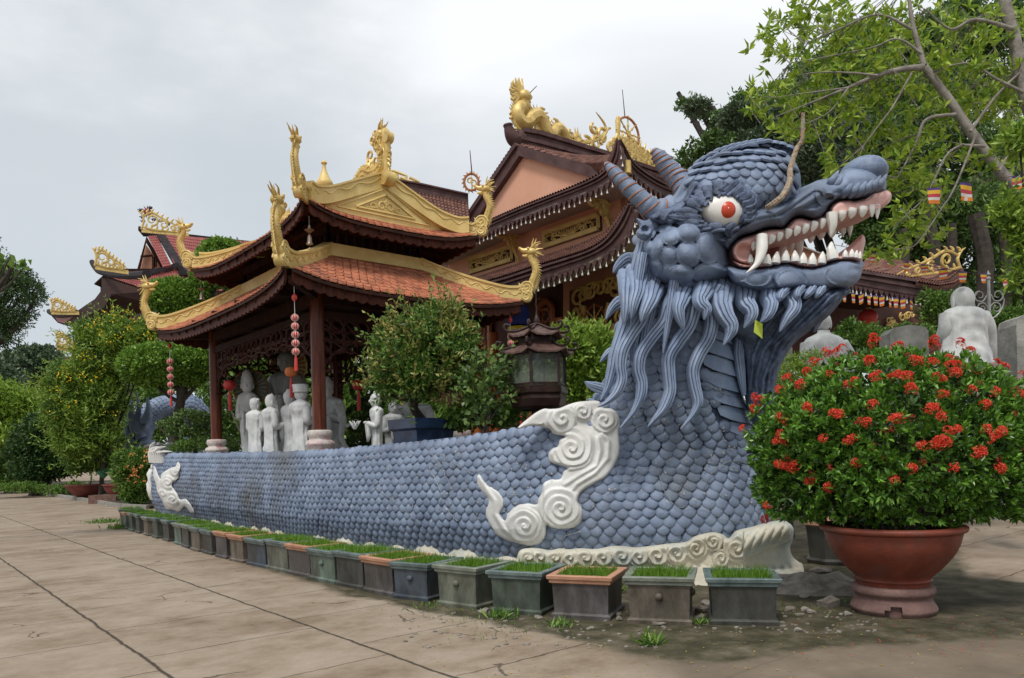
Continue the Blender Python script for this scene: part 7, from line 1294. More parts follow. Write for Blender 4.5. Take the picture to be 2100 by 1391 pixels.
# ================= white marble figures
def figure(px, top, D, zb, wpx, label, name='robed_statue', seed=0, hat='bun', face=0.0, dark=False, group=None, flare=1.15, arms=True, lotus=False, cat_='statue', lean=0, shoulder=1.0):
    p = P(px, top, D); zt = p.z; h = zt - zb; w = wpx / F * D * .5; c = Vector((p.x, p.y, zb)); rd = random.Random(seed); e = empty(name, c, label, cat_, group)
    hr = h * .082; zn = h * .82; n = 40; m = MB(); rows = []; fw = Vector((math.cos(face), math.sin(face), 0)); sd = Vector((-fw.y, fw.x, 0))
    prof = [(0, .86 * flare), (.03, .92 * flare), (.2, .80 * flare), (.4, .78), (.55, .80), (.64, .86), (.72, .98 * shoulder), (.775, .97 * shoulder), (.805, .74), (.825, .42), (.84, .27), (.87, .25)]
    pr = cat(prof, 4)
    for z, r in pr:
        row = []
        for j in range(n):
            a = 2 * PI * j / n; fold = 0
            if z < .79: sw = 2.2 * abs(z - .42); fold = (.06 * math.sin(9 * a + seed + 3 * math.sin(z * 4)) + .03 * math.sin(17 * a + z * 9 + seed)) * (1 - .5 * (z > .6)) + .06 * math.sin((z * 30 + 3.5 * math.cos(a - face - PI) * 1.6)) * max(0, math.cos(a - face - PI)) * (.25 < z < .72)
            dd = r * w * (1 + fold); row.append(c + sd * math.sin(a) * dd + fw * math.cos(a) * dd * .62 + UP * z * h + fw * lean * z * z * h)
        rows.append(row)
    m.grid(rows, closed=True); o = len(m.v) - n * len(rows); m.f.append(tuple(o + j for j in range(n))[::-1]); m.m.append(0)
    hc = c + UP * h * .905 + fw * (.012 + lean) * h; m.ell(hc, (hr * .92, hr * .80, hr * 1.18), (fw, sd, UP), 18, 12)
    m.ell(hc + fw * hr * .92 - UP * hr * .08, (hr * .2, hr * .13, hr * .26), (fw, sd, UP), 8, 6)
    for s in (-1, 1):
        m.ell(hc + sd * s * hr * .80 - UP * hr * .15, (hr * .18, hr * .1, hr * .42), (fw, sd, UP), 8, 6); m.ell(hc + fw * hr * .84 + sd * s * hr * .32 + UP * hr * .12, (hr * .08, hr * .16, hr * .07), (fw, sd, UP), 6, 4)
        if arms:
            sh = c + UP * h * .755 + sd * s * w * .74; el = sh - UP * h * .20 + sd * s * w * .14 + fw * w * .15; ha = el + fw * w * .72 - sd * s * w * .55 + UP * h * .04; m.tube(cat([sh, sh.lerp(el, .5) + sd * s * w * .1, el, ha], 4), np.interp(np.linspace(0, 1, 13), [0, .6, 1], [w * .30, w * .28, w * .24]), 10)
            m.tube([ha + UP * .02, ha - UP * h * .16 - fw * .02, ha - UP * h * .25], [w * .22, w * .20, w * .05], 8); m.ell(ha + fw * w * .18 + UP * .02, (w * .15, w * .10, w * .12), n=7, k=5)
    if hat == 'bun': m.ell(hc + UP * hr * .35 - fw * hr * .12, (hr * .98, hr * .88, hr * .95), (fw, sd, UP), 14, 8); m.ell(hc + UP * hr * 1.30 - fw * hr * .15, hr * .45, n=9, k=6)
    elif hat == 'twin': m.ell(hc + UP * hr * .3, (hr * .98, hr * .9, hr * .98), (fw, sd, UP), 14, 8); [m.ell(hc + UP * hr * .8 + sd * s * hr * .75, hr * .36, n=8, k=6) for s in (-1, 1)]
    elif hat == 'cap': m.lathe(hc + UP * hr * .2, [(hr * 1.02, 0), (hr * 1.08, hr * .4), (hr * 1.2, hr * 1.15), (hr * 1.12, hr * 1.2), (.01, hr * 1.25)], 18); m.lathe(hc + UP * hr * .2, [(hr * 1.1, 0), (hr * 1.14, hr * .2), (hr * 1.05, hr * .25)], 18)
    elif hat == 'tall': m.lathe(hc + UP * hr * .35, [(hr * .85, 0), (hr * .75, hr * .6), (hr * .55, hr * 1.3), (hr * .2, hr * 1.7), (.01, hr * 1.75)], 14)
    elif hat == 'beard': m.ell(hc + UP * hr * .3, (hr * .9, hr * .84, hr * .98), (fw, sd, UP), 14, 8); m.ell(hc + UP * hr * 1.1 + fw * hr * .2, hr * .3, n=8, k=5); m.tube([hc + fw * hr * .8 - UP * hr * .5, hc + fw * hr * .95 - UP * hr * 1.6, hc + fw * hr * .9 - UP * hr * 3], [hr * .4, hr * .3, hr * .04], 8)
    elif hat == 'urna': m.ell(hc + UP * hr * .3, (hr * .97, hr * .9, hr), (fw, sd, UP), 14, 8); m.ell(hc + UP * hr * 1.1, hr * .5, n=9, k=6)
    m.build('figure', MARBLED if dark else MARBLE, e, angle=80)
    if lotus: l = MB(); l.lathe(c - UP * .02, [tuple(q) for q in cat([(w * .8, 0), (w * 1.35, .10), (w * 1.2, .2), (w * .7, .22)], 3)], 24, fun=lambda a, z: 1 + .06 * abs(math.sin(a * 6))); l.build('lotus_base', MARBLED if dark else MARBLE, e, angle=60)
    return e, hc, hr
MARBLED = mat('marble_shaded', (.26, .27, .27), (.42, .43, .42), 3, .5, .1, 30)  # darker copy of the marble, pavilion shade put into its colour
R_ = math.radians; GRP = 'white marble figures standing behind the wall'
figure(521, 817, 16.9, TERR, 42, 'white marble maiden with twin hair buns seen from behind, leftmost of the standing row', seed=1, hat='twin', face=R_(60), group=GRP, flare=1.05)
figure(553, 810, 16.6, TERR, 50, 'white marble bearded elder in draped robe, second in the standing row', seed=2, hat='beard', face=R_(35), group=GRP)
figure(591, 803, 16.7, TERR, 42, 'white marble monk with topknot bun, third in the standing row', seed=3, hat='urna', face=R_(50), group=GRP)
figure(614, 792, 16.0, TERR, 58, 'white marble official in flat-topped hat and layered cape, beside the middle column', seed=4, hat='cap', face=R_(40), group=GRP, shoulder=1.05)
e, hc, hr = figure(507, 772, 19.6, TERR, 40, 'slender white goddess statue before a dark green rayed disc', seed=5, hat='tall', face=R_(-80), group=GRP, lotus=True, flare=.8)
HALO = mat('halo_green', (.01, .05, .035), (.03, .10, .07), 4, .5); HALOG = mat('halo_gold', (.16, .08, .015), (.28, .15, .03), 4, .4)
def halo(hc, R, m_, e, back=.25):
    h = MB(); c = hc + Vector((0, back, -.05)); h.tube([c, c + Vector((0, .03, 0))], R, 28); hb = h.build('halo', m_, e); h = MB(); [h.tube([c - Vector((0, .01, 0)) + Vector((math.cos(a), 0, math.sin(a))) * R * .3, c - Vector((0, .015, 0)) + Vector((math.cos(a), 0, math.sin(a))) * R * .96], .018, 4) for a in np.arange(0, 2 * PI, 2 * PI / 22)]; h.tube([c - Vector((0, .02, 0)) + Vector((math.cos(a), 0, math.sin(a))) * R for a in np.linspace(0, 2 * PI, 30)], .025, 5); h.build('rays', HALOG if m_ is HALO else GOLD, hb)
halo(hc, .46, HALO, e)
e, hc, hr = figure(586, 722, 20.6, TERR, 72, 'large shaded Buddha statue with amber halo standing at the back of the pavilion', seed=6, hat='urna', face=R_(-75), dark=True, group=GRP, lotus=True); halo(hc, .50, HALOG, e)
e, hc, hr = figure(672, 785, 19.0, TERR, 62, 'white goddess statue with flowing sash, just right of the middle column', seed=7, hat='tall', face=R_(-100), group=GRP, lotus=True, flare=.9)
m = MB(); b_ = Vector((hc.x, hc.y - .2, TERR)); m.tube(cat([b_ + Vector((.30, 0, 1.5)), b_ + Vector((.42, 0, 1.1)), b_ + Vector((.36, 0, .7)), b_ + Vector((.55, 0, .38)), b_ + Vector((.78, 0, .42))], 5), np.linspace(.12, .03, 21), 7, sq=.5); m.tube(cat([b_ + Vector((.30, 0, 1.2)), b_ + Vector((.50, 0, .98)), b_ + Vector((.62, 0, 1.05))], 5), np.linspace(.09, .02, 11), 6, sq=.5); m.build('sash', MARBLE, e)
e, hc, hr = figure(771, 808, 14.4, TERR, 44, 'white marble lady offering a flower with both hands, left of the blue pot', seed=8, hat='bun', face=R_(200), group=GRP, flare=.95); m = MB(); c = hc + Vector((-.38, -.1, -.52)); [m.tube([c, c + Vector((math.cos(a) * .11, math.sin(a) * .08, .14))], [.035, .01], 5) for a in np.arange(0, 6.2, .9)]; m.build('held_flower', MARBLE, e)
figure(805, 826, 15.6, TERR, 44, 'marble attendant statue in shaded tone behind the flower-bearing lady', seed=9, hat='bun', face=R_(-60), dark=True, group=GRP, flare=.9)
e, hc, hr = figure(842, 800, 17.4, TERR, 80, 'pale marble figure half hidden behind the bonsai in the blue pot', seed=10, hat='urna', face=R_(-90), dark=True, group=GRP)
def seated(px, top, D, zb, wpx, label, seed, turn=0.3, headr=.12, face=R_(100)):
    p = P(px, top, D); h = p.z - zb; w = wpx / F * D / 2; e = empty('seated_statue', (p.x, p.y, zb), label, 'statue', 'seated white marble figures beyond the flower bush'); fw = Vector((math.cos(face), math.sin(face), 0)); sd = Vector((fw.y, -fw.x, 0)); m = MB(); c = Vector((p.x, p.y, zb)); n = 44; rows = []
    pr = cat([(0, 1.15), (.08, 1.12), (.25, .98), (.4, .93), (.55, .96), (.64, .93), (.70, .78), (.735, .5), (.76, .30), (.79, .28)], 4)
    for z, r in pr:
        row = []
        for j in range(n):
            a = 2 * PI * j / n; bk = max(0, -math.cos(a)); fold = .045 * math.sin(9 * a + seed + 2 * math.sin(z * 5)) * (z < .62) + .05 * math.sin(z * 34 - 4 * math.cos(2 * a)) * bk * (z < .6); row.append(c + sd * math.sin(a) * r * w * (1 + fold) + fw * math.cos(a) * r * w * .66 * (1 + fold) + UP * z * h)
        rows.append(row)
    m.grid(rows, closed=True); m.f.append(tuple(range(n))[::-1]); m.m.append(0); hr = headr * h
    hc = c + UP * (h - hr * 1.1) + fw * .02; m.ell(hc, (hr * .98, hr * .88, hr * 1.1), (fw, sd, UP), 20, 12); m.ell(hc + fw * hr * .95, (hr * .18, hr * .14, hr * .25), (fw, sd, UP), 8, 6)
    for s in (-1, 1): m.ell(hc + sd * s * hr * .92 - UP * hr * .25, (hr * .22, hr * .13, hr * .55), (fw, sd, UP), 9, 7)
    sh = c + UP * h * .64 + sd * w * .78; m.tube(cat([sh, sh + sd * w * .35 - UP * h * .14 + fw * w * .1, sh + sd * w * .62 - UP * h * .28 + fw * w * .3, sh + sd * w * .95 - UP * h * .50 + fw * w * .5, sh + sd * w * 1.15 - UP * h * .58 + fw * w * .6], 4), [w * q for q in (.32, .34, .34, .35, .35, .34, .33, .32, .34, .36, .36, .34, .30, .26, .22, .18, .12)], 12)
    sh = c + UP * h * .64 - sd * w * .78; m.tube(cat([sh, sh - sd * w * .12 - UP * h * .2, sh + fw * w * .5 - UP * h * .32], 4), np.linspace(w * .3, w * .24, 9), 10); m.build('figure', MARBLE, e, angle=80)
    m = MB(); m.box(c - UP * .45, (w * 3.0, w * 1.9, .9), (sd, fw, UP)); o = m.build('plinth', mat('plinth_stone_%d' % seed, (.20, .20, .18), (.34, .33, .30), 4, .9, .4, 30), e, smooth=False); return e
seated(1975, 588, 13.2, 2.9, 100, 'big bald marble monk seated with his back turned, right of the bush top', 1, headr=.15)
seated(1688, 640, 15.5, 2.5, 92, 'marble monk in draped robe seated under the dragon chin spur', 2, headr=.10, face=R_(95))
PLS = mat('weathered_stone', (.20, .20, .18), (.38, .37, .34), 4, .9, .5, 30)
for i, (x0, y0, x1, y1, D, lab) in enumerate([(1825, 672, 1904, 720, 13.5, 'rounded weathered stone block behind the top of the flower bush'), (2084, 652, 2125, 780, 10.5, 'upright weathered stone slab at the right edge'), (1594, 708, 1625, 790, 16, 'short pale stone block behind the dragon beard')]):
    a, b = P(x0, y0, D), P(x1, y0, D); q = [a - UP * 2.6, b - UP * 2.6, b - UP * .06, a.lerp(b, .9) + UP * .02, a.lerp(b, .5) + UP * .05, a.lerp(b, .12) + UP * .0, a - UP * .1]; q = [Vector((p.x, p.y, max(p.z, 0))) for p in q]; m = MB(); m.prism(q, (0.05, .5, 0)); props(m.build('stone_block', PLS, smooth=False), lab, 'stone', 'weathered stone blocks in the garden')
# ================= pagoda lantern
lc = P(1104, 800, 12.2); e = empty('pagoda_lantern', (lc.x, lc.y, 0), 'dark bronze hexagonal pagoda lantern with glass sides and two little roofs', 'lantern'); LB_ = mat('lantern_bronze', (.018, .010, .008), (.05, .025, .02), 6, .4, .2, 40, spec=.35); s = 12.2 / F
def hexr(z, r, rot=.25): return [(lc.x + r * math.cos(rot + k * PI / 3), lc.y + r * math.sin(rot + k * PI / 3), z) for k in range(6)]
zq = lambda y: P(1104, y, 12.2).z
m = MB(); m.grid([hexr(z, r) for z, r in ((zq(842), .30), (zq(835), .44), (zq(828), .46), (zq(820), .48), (zq(812), .46), (zq(808), .50), (zq(800), .50), (zq(799), .47), (zq(799), .01))], closed=True); m.tube([Vector((lc.x, lc.y, .6)), Vector((lc.x, lc.y, zq(842)))], [.16, .12], 12); m.build('base', LB_, e, angle=25)
m = MB()
for k in range(6):
    a, b = Vector(hexr(zq(797), .455)[k]), Vector(hexr(zq(797), .455)[(k + 1) % 6]); m.beam(a, a + UP * (zq(727) - zq(797)), .05, .05); m.beam(a, b, .05, .045); m.beam(a + UP * (zq(790) - zq(797)), b + UP * (zq(790) - zq(797)), .03, .03); m.beam(a + UP * (zq(727) - zq(797)), b + UP * (zq(727) - zq(797)), .06, .06); m.beam(Vector(hexr(zq(745), .30)[k]), Vector(hexr(zq(690), .30)[k]), .04, .04); m.beam(Vector(hexr(zq(700), .28)[k]), Vector(hexr(zq(700), .28)[(k + 1) % 6]), .05, .08)
m.build('frame', LB_, e, smooth=False); GL = bpy.data.materials.new('lantern_glass'); GL.use_nodes = True; t_ = GL.node_tree; t_.nodes.clear(); g1 = N(t_, 'ShaderNodeBsdfGlossy', Roughness=.05); g2 = N(t_, 'ShaderNodeBsdfTransparent', Color=(.80, .86, .80, 1)); g4 = N(t_, 'ShaderNodeBsdfDiffuse', Color=(.55, .60, .52, 1)); g5 = N(t_, 'ShaderNodeMixShader', Fac=.55); t_.links.new(g1.outputs[0], g5.inputs[1]); t_.links.new(g4.outputs[0], g5.inputs[2]); g3 = N(t_, 'ShaderNodeMixShader', Fac=.38); t_.links.new(g2.outputs[0], g3.inputs[1]); t_.links.new(g5.outputs[0], g3.inputs[2]); oo = N(t_, 'ShaderNodeOutputMaterial'); t_.links.new(g3.outputs[0], oo.inputs[0])
for k in range(6): m = MB(); a, b = Vector(hexr(zq(797), .44)[k]), Vector(hexr(zq(797), .44)[(k + 1) % 6]); m.add([a, b, b + UP * (zq(729) - zq(797)), a + UP * (zq(729) - zq(797))], [(0, 1, 2, 3)]); m.build('glass_pane', GL, e, smooth=False)
def lroof(z0, z1, R0, R1, nm, lift=.07):
    m = MB(); rows = []
    for v in np.linspace(0, 1, 7):
        row = []
        for k in range(6):
            for j in range(8): u = j / 8; a = Vector(hexr(0, 1)[k]); b = Vector(hexr(0, 1)[(k + 1) % 6]); p = a.lerp(b, u); c = Vector((lc.x, lc.y, 0)); d = (p - c) * (R0 + (R1 - R0) * v); row.append(c + d + UP * (z0 + (z1 - z0) * v ** 1.3 + lift * abs(2 * u - 1) ** 3 * (1 - v) ** 2 + .010 * (j % 2)))
        rows.append(row)
    m.grid(rows, closed=True); m.grid([[Vector(p) - UP * .03 for p in rows[0]], [Vector((lc.x, lc.y, z0 + .02))] * 48][::-1], closed=True); m.grid([rows[0], [Vector(p) - UP * .03 for p in rows[0]]][::-1], closed=True); rf = m.build(nm, mat(nm + '_bronze', (.07, .035, .028), (.15, .085, .07), 6, .5, .3, 60), e, angle=30); m = MB()
    for k in range(6): d = (Vector(hexr(0, 1)[k]) - Vector((lc.x, lc.y, 0))); c = Vector((lc.x, lc.y, 0)); q = [c + d * R1 + UP * (z1 + .02), c + d * (R0 * .6 + R1 * .4) + UP * (z0 + (z1 - z0) * .38 + .03), c + d * R0 + UP * (z0 + lift + .02), c + d * (R0 + .06) + UP * (z0 + lift + .06), c + d * (R0 + .05) + UP * (z0 + lift + .12), c + d * (R0 - .02) + UP * (z0 + lift + .11)]; m.tube(cat(q, 4), .022, 6)
    m.build('hip_scroll', LB_, rf)
lroof(zq(728), zq(705), .62, .30, 'lower_roof'); lroof(zq(692), zq(668), .48, .05, 'upper_roof')
m = MB(); m.lathe(Vector((lc.x, lc.y, zq(672))), [(.10, 0), (.06, .03), (.075, .05), (.04, .08), (.05, .11), (.03, .16), (.008, .24), (.006, .62)], 12); m.build('finial', LB_, e)
# ================= blue pot with small tree, topiary and planting
bp_ = P(868, 905, 12.9); e = empty('blue_planter', (bp_.x, bp_.y, TERR), 'square dark blue glazed pot holding the bonsai tree behind the wall', 'planter'); m = MB(); w = 50 / F * 12.9; cc = Vector((bp_.x, bp_.y, TERR))
def sqr(z, r): return [cc + U * (r * i) + Vv * (r * j) + UP * z for i, j in ((-1, -1), (1, -1), (1, 1), (-1, 1))]
zt_ = P(868, 860, 12.9).z - TERR; m.grid([sqr(z, r) for z, r in ((0, w * .75), (zt_ * .75, w * .90), (zt_ * .8, w * 1.02), (zt_, w * 1.04), (zt_, w * .92), (zt_ - .05, w * .9))], closed=True); m.build('body', mat('blue_glaze', (.012, .028, .07), (.03, .06, .13), 5, .25, .1, 20, spec=.6), e, angle=30); m = MB(); m.add(sqr(zt_ - .04, w * .9), [(0, 1, 2, 3)]); m.build('soil', SOIL, e)
L_BON = lmat('leaf_bonsai', (0.040, 0.106, 0.020), (0.185, 0.317, 0.053), .4, .25); L_BONT = lmat('leaf_bonsai_tip', (0.211, 0.264, 0.053), (0.475, 0.422, 0.132), .4, .3)
bb = [px_blob(x, y, 12.6, r, r2) for x, y, r, r2 in [(865, 745, 75, 60), (820, 715, 48, 45), (925, 715, 50, 50), (880, 680, 55, 45), (795, 760, 42, 36), (940, 770, 40, 34), (905, 655, 38, 28), (855, 790, 60, 34), (785, 800, 28, 22), (950, 690, 26, 24), (800, 680, 26, 22)]]
t_ = tree('bonsai_tree', 'bushy green bonsai tree with yellowish tips growing in the blue pot', 'tree', (bp_.x, bp_.y, TERR + zt_ - .05), bb, 2500, 4, .115, .042, L_BON, 31, tr=.08, shell=.35, spread=1.1, rag=12); t_.location = (bp_.x, bp_.y, TERR + zt_ - .05)
rs = np.random.RandomState(6); b2_ = [b for b in bb if b[2] > 2.9]; c_, d_ = blobs_pts(ragged(b2_, 3, 5), 520, rs, 1.0, .3); c_ = np.repeat(c_, 5, 0); k = len(c_); leafmesh('tip_leaves', c_ + rs.normal(size=(k, 3)) * .04, nrm_(np.repeat(d_, 5, 0) * .6 + rs.normal(size=(k, 3)) * .6 + np.array([0, 0, .4])), .11 * rs.uniform(.6, 1.1, k), .034, L_BONT, t_, rs)
shoots('shoot_leaves', bb, 150, .34, 7, .105, .036, L_BONT, t_, 5)
shoots('shoot_leaves', bb, 170, .30, 6, .11, .04, L_BON, t_, 6)
def px_tree(name, label, bl, D, base, n, per, L, W_, m_, seed, cat_='tree', tr=.1, group=None, **k):
    bs_ = [px_blob(b[0], b[1], b[4] if len(b) > 4 else D, b[2], b[3]) for b in bl]; p = P(base[0], base[1], D); g = P(base[0], base[1], D); gz = base[2] if len(base) > 2 else 0; return tree(name, label, cat_, (g.x, g.y, gz), bs_, n, per, L, W_, m_, seed, tr=tr, group=group, **k)
px_tree('vine_shrub', 'tangled light green vine shrub between the blue pot and the pagoda lantern', [(985, 760, 42, 50), (1010, 800, 48, 46), (960, 800, 36, 40), (1030, 745, 26, 30), (1000, 850, 46, 26), (1045, 790, 18, 40)], 12.0, (1000, 900, TERR), 240, 3, .12, .09, L_OLIVE, 32, 'shrub', .03, spread=1.3, shell=.3)
px_tree('vine_foliage', 'darker shrub foliage low behind the wall left of the lantern', [(985, 845, 40, 26), (950, 860, 30, 20), (1030, 855, 34, 20)], 12.8, (990, 900, TERR), 500, 4, .12, .07, L_MID, 33, 'shrub', .03, shell=.3)
px_tree('yellow_green_shrub', 'bright yellow-green shrub behind the pagoda lantern', [(1190, 740, 62, 50), (1170, 700, 40, 30), (1225, 700, 36, 34), (1160, 790, 46, 44), (1215, 790, 50, 46), (1240, 740, 34, 50), (1110, 760, 40, 40), (1080, 790, 34, 36)], 15.5, (1190, 900, .3), 2400, 4, .17, .06, L_YEL, 34, 'shrub', .06, shell=.45)
px_tree('cloud_topiary', 'dark clipped cloud topiary with rounded pads inside the pavilion', [(742, 795, 24, 30), (762, 778, 20, 18), (738, 845, 26, 14), (765, 828, 22, 14), (740, 875, 24, 12), (770, 905, 24, 10), (730, 905, 20, 10)], 19.5, (750, 925, TERR), 2600, 3, .055, .035, L_DARK, 35, 'tree', .05, shell=.85, lump=.08, rag=0)
px_tree('garden_shrub', 'fine leaved pale shrub behind the dragon beard', [(1625, 760, 36, 30), (1600, 800, 34, 40), (1650, 745, 30, 24), (1665, 775, 26, 24), (1610, 840, 36, 40), (1560, 840, 30, 60)], 13, (1620, 900), 2600, 3, .06, .022, L_YEL, 36, 'shrub', .04, shell=.3)
# ---- left garden
px_tree('tall_dark_tree', 'dark tree reaching in from the left edge, hanging branches', [(15, 560, 42, 26), (30, 600, 60, 34), (60, 590, 34, 20), (10, 640, 56, 36), (35, 660, 34, 24), (5, 690, 40, 34), (70, 615, 24, 14), (-30, 620, 60, 90), (28, 570, 36, 20), (-60, 560, 80, 90)], 15, (-700, 1000), 3600, 5, .075, .024, L_DARK, 41, tr=.10, shell=.2, droop=.3, spread=1.2)
px_tree('near_branch', 'leafy sprig with oval leaves poking in from the left edge', [(15, 540, 16, 8), (28, 548, 10, 8), (52, 545, 10, 6), (5, 550, 14, 8)], 5, (-600, 900), 16, 2, .085, .045, L_MID, 42, 'tree', .02, shell=.3, limbs=True)
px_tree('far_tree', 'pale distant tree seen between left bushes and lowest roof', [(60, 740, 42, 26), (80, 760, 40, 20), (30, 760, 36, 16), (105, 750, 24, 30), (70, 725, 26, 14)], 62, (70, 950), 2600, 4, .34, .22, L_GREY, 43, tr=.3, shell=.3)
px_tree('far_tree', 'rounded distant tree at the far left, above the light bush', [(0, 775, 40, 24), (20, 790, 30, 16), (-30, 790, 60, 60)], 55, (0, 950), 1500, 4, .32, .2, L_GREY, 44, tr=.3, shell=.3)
px_tree('light_green_bush', 'light green leafy bush at the far left edge', [(25, 830, 50, 42), (60, 850, 34, 34), (-10, 860, 60, 70), (35, 890, 56, 50), (75, 880, 26, 40)], 44, (20, 1000), 4200, 4, .34, .12, L_LIGHT, 45, 'bush', .12, shell=.5)
px_tree('dark_round_tree', 'dark green broad tree with thick trunk beside the path at left', [(90, 900, 46, 42), (60, 930, 40, 34), (118, 890, 36, 34), (105, 935, 40, 34), (80, 960, 50, 26), (135, 930, 24, 30)], 40, (72, 1000), 5200, 4, .27, .11, L_DARK, 46, tr=.3, shell=.55)
px_tree('low_hedge', 'low dark hedge at the foot of the left edge', [(20, 965, 46, 30), (-10, 960, 50, 34), (5, 985, 50, 14)], 45, (10, 1000), 2600, 4, .22, .10, L_MID, 47, 'hedge', .05, shell=.6)
yb = [(170, 780, 50, 40), (215, 730, 50, 44), (255, 700, 44, 40), (200, 690, 38, 24), (245, 672, 26, 14), (285, 705, 34, 34), (308, 678, 22, 20), (150, 840, 56, 46), (190, 830, 52, 56), (215, 800, 36, 46), (165, 900, 46, 40), (205, 900, 40, 40), (140, 800, 40, 30), (262, 745, 28, 30)]
ye = px_tree('yellow_trumpet_bush', 'tall feathery bush dotted with yellow flowers in front of the red hall', yb, 33, (205, 1005), 7000, 4, .26, .062, L_MID, 48, 'bush', .10, shell=.3, spread=1.2, rag=14)
rs = np.random.RandomState(9); ybl = [px_blob(b[0], b[1], 32.8, b[2], b[3]) for b in yb]; c_, d_ = blobs_pts(ragged(ybl, 4), 4200, rs, .7, .3); c_ = np.repeat(c_, 4, 0); k = len(c_); leafmesh('light_leaves', c_ + rs.normal(size=(k, 3)) * .06, nrm_(rs.normal(size=(k, 3)) * .7 + np.array([0, -.3, .3])), .26 * rs.uniform(.6, 1.1, k), .06, L_YEL, ye, rs)
shoots('shoot_leaves', ybl, 420, .8, 8, .24, .055, L_YEL, ye, 7)
yf = [P(x + rs.normal(0, 9), y + rs.normal(0, 7), 31.3) for x, y in [(195, 665), (212, 662), (232, 655), (240, 648), (262, 668), (265, 675), (285, 690), (215, 685), (190, 672), (172, 730), (180, 728), (145, 762), (160, 765), (110, 762), (178, 772), (136, 775), (204, 768), (134, 830), (140, 836), (101, 843), (212, 845), (310, 652), (300, 640), (322, 640), (275, 650), (250, 690), (235, 700), (315, 690), (325, 700), (295, 700), (330, 660), (285, 660), (222, 640), (245, 640), (200, 655), (122, 790), (160, 720), (305, 715), (290, 730)] for _ in range(2)]
pc = np.repeat(np.array([tuple(p) for p in yf[::1]]), 4, 0); k = len(pc); YFL = leafmesh('yellow_flowers', pc + rs.normal(size=(k, 3)) * .07, nrm_(rs.normal(size=(k, 3))), .085 * rs.uniform(.6, 1, k), .075, F_YEL, ye, rs); props(YFL, kind='stuff')
tp_b = [(362, 612, 58, 36), (340, 608, 38, 32), (400, 612, 30, 30), (458, 512, 40, 16), (445, 540, 44, 36), (470, 560, 44, 30), (420, 575, 24, 34), (340, 748, 84, 40), (300, 752, 50, 36), (385, 750, 46, 42), (430, 740, 30, 30), (285, 745, 36, 30)]
L_TOP = lmat('leaf_topiary', (0.066, 0.158, 0.020), (0.277, 0.449, 0.066), .35, .25)
px_tree('pad_topiary', 'tall topiary tree clipped in rounded bright green pads, beside the pavilion', tp_b, 31, (350, 1000), 11000, 4, .17, .10, L_TOP, 49, tr=.22, shell=.82, lump=.06, rag=0)
px_tree('bonsai_pine', 'spreading bonsai with flat leaf pads over the wall stern', [(350, 868, 22, 7), (385, 850, 26, 7), (415, 858, 24, 9), (365, 885, 24, 7), (405, 885, 30, 10), (430, 870, 20, 16)], 21.2, (410, 930, TERR), 1100, 3, .10, .05, L_OLIVE, 50, tr=.07, shell=.3)
px_tree('garden_thicket', 'dark thicket filling the view behind the pavilion columns', [(420, 860, 60, 70, 44), (480, 800, 60, 110, 42), (540, 780, 60, 120, 30), (600, 800, 60, 120, 30), (660, 800, 60, 120, 30), (700, 840, 50, 80, 29), (455, 900, 50, 50, 43), (510, 700, 60, 60, 42), (440, 720, 50, 60, 43), (590, 700, 70, 60, 31), (720, 780, 40, 80, 31), (820, 860, 60, 50, 24), (900, 870, 60, 40, 24), (300, 850, 50, 60, 44), (350, 900, 60, 60, 44), (250, 900, 50, 60, 46), (400, 930, 50, 50, 40), (760, 880, 60, 60, 30), (705, 900, 40, 50, 30), (640, 900, 50, 40, 30)], 29, (520, 1000), 13000, 4, .28, .14, L_MID, 51, 'thicket', .15, shell=.3)
px_tree('shrub_in_terrace', 'low fern-like planting along the inner edge of the wall stern', [(440, 905, 30, 14), (400, 915, 40, 10), (370, 920, 24, 8), (470, 915, 30, 12)], 21.0, (430, 930, TERR), 1200, 3, .10, .03, L_MID, 52, 'shrub', .02, shell=.3)
# red bowls and small plants of the left bed
def bowl(px, py, D, R, h, label, mt): 
    p = P(px, py, D); p.z = 0.12; e = empty('round_planter', p, label, 'planter', 'red clay bowls in the left garden bed'); m = MB(); m.lathe(p, [tuple(q) for q in cat([(R * .45, 0), (R * .5, .06 * h), (R * .62, .2 * h), (R * .88, .6 * h), (R * .97, .9 * h), (R * 1.04, .93 * h), (R * 1.04, h), (R * .9, h), (R * .85, .9 * h), (.01, .88 * h)], 2)], 28); m.build('bowl', mt, e, angle=50); return p + UP * h
RC = mat('red_clay', (.15, .035, .028), (.24, .065, .05), 3, .7, .2, 30)
a = bowl(248, 1010, 31, .66, .62, 'red clay bowl planter with big taro leaves, beside the wall stern', RC); b = bowl(182, 1000, 34, .95, .55, 'wide red clay bowl further left along the garden bed', RC)
e = empty('taro_plant', a, 'big heart-shaped taro leaves in the red bowl', 'plant'); rs = np.random.RandomState(3); k = 9; pp = np.array([tuple(a)] * k) + rs.normal(size=(k, 3)) * [.25, .2, .12] + [0, 0, .45]; leafmesh('leaves', pp, nrm_(np.stack([rs.normal(size=k), rs.normal(size=k) - .4, rs.uniform(.1, .9, k)], 1)), rs.uniform(.5, .8, k), .38, lmat('leaf_taro', (0.026, 0.092, 0.040), (0.066, 0.172, 0.079), .35), e, rs, mid=.3); m = MB(); [m.tube([a - UP * .1, Vector(q)], .012, 5) for q in pp]; m.build('stalks', L_MID, e)
px_tree('small_shrub', 'little leafy shrub in the wide red bowl', [(185, 940, 40, 22), (160, 955, 24, 16), (205, 950, 26, 18)], 34, (184, 975, .6), 900, 4, .22, .08, L_MID, 53, 'shrub', .03, shell=.3)
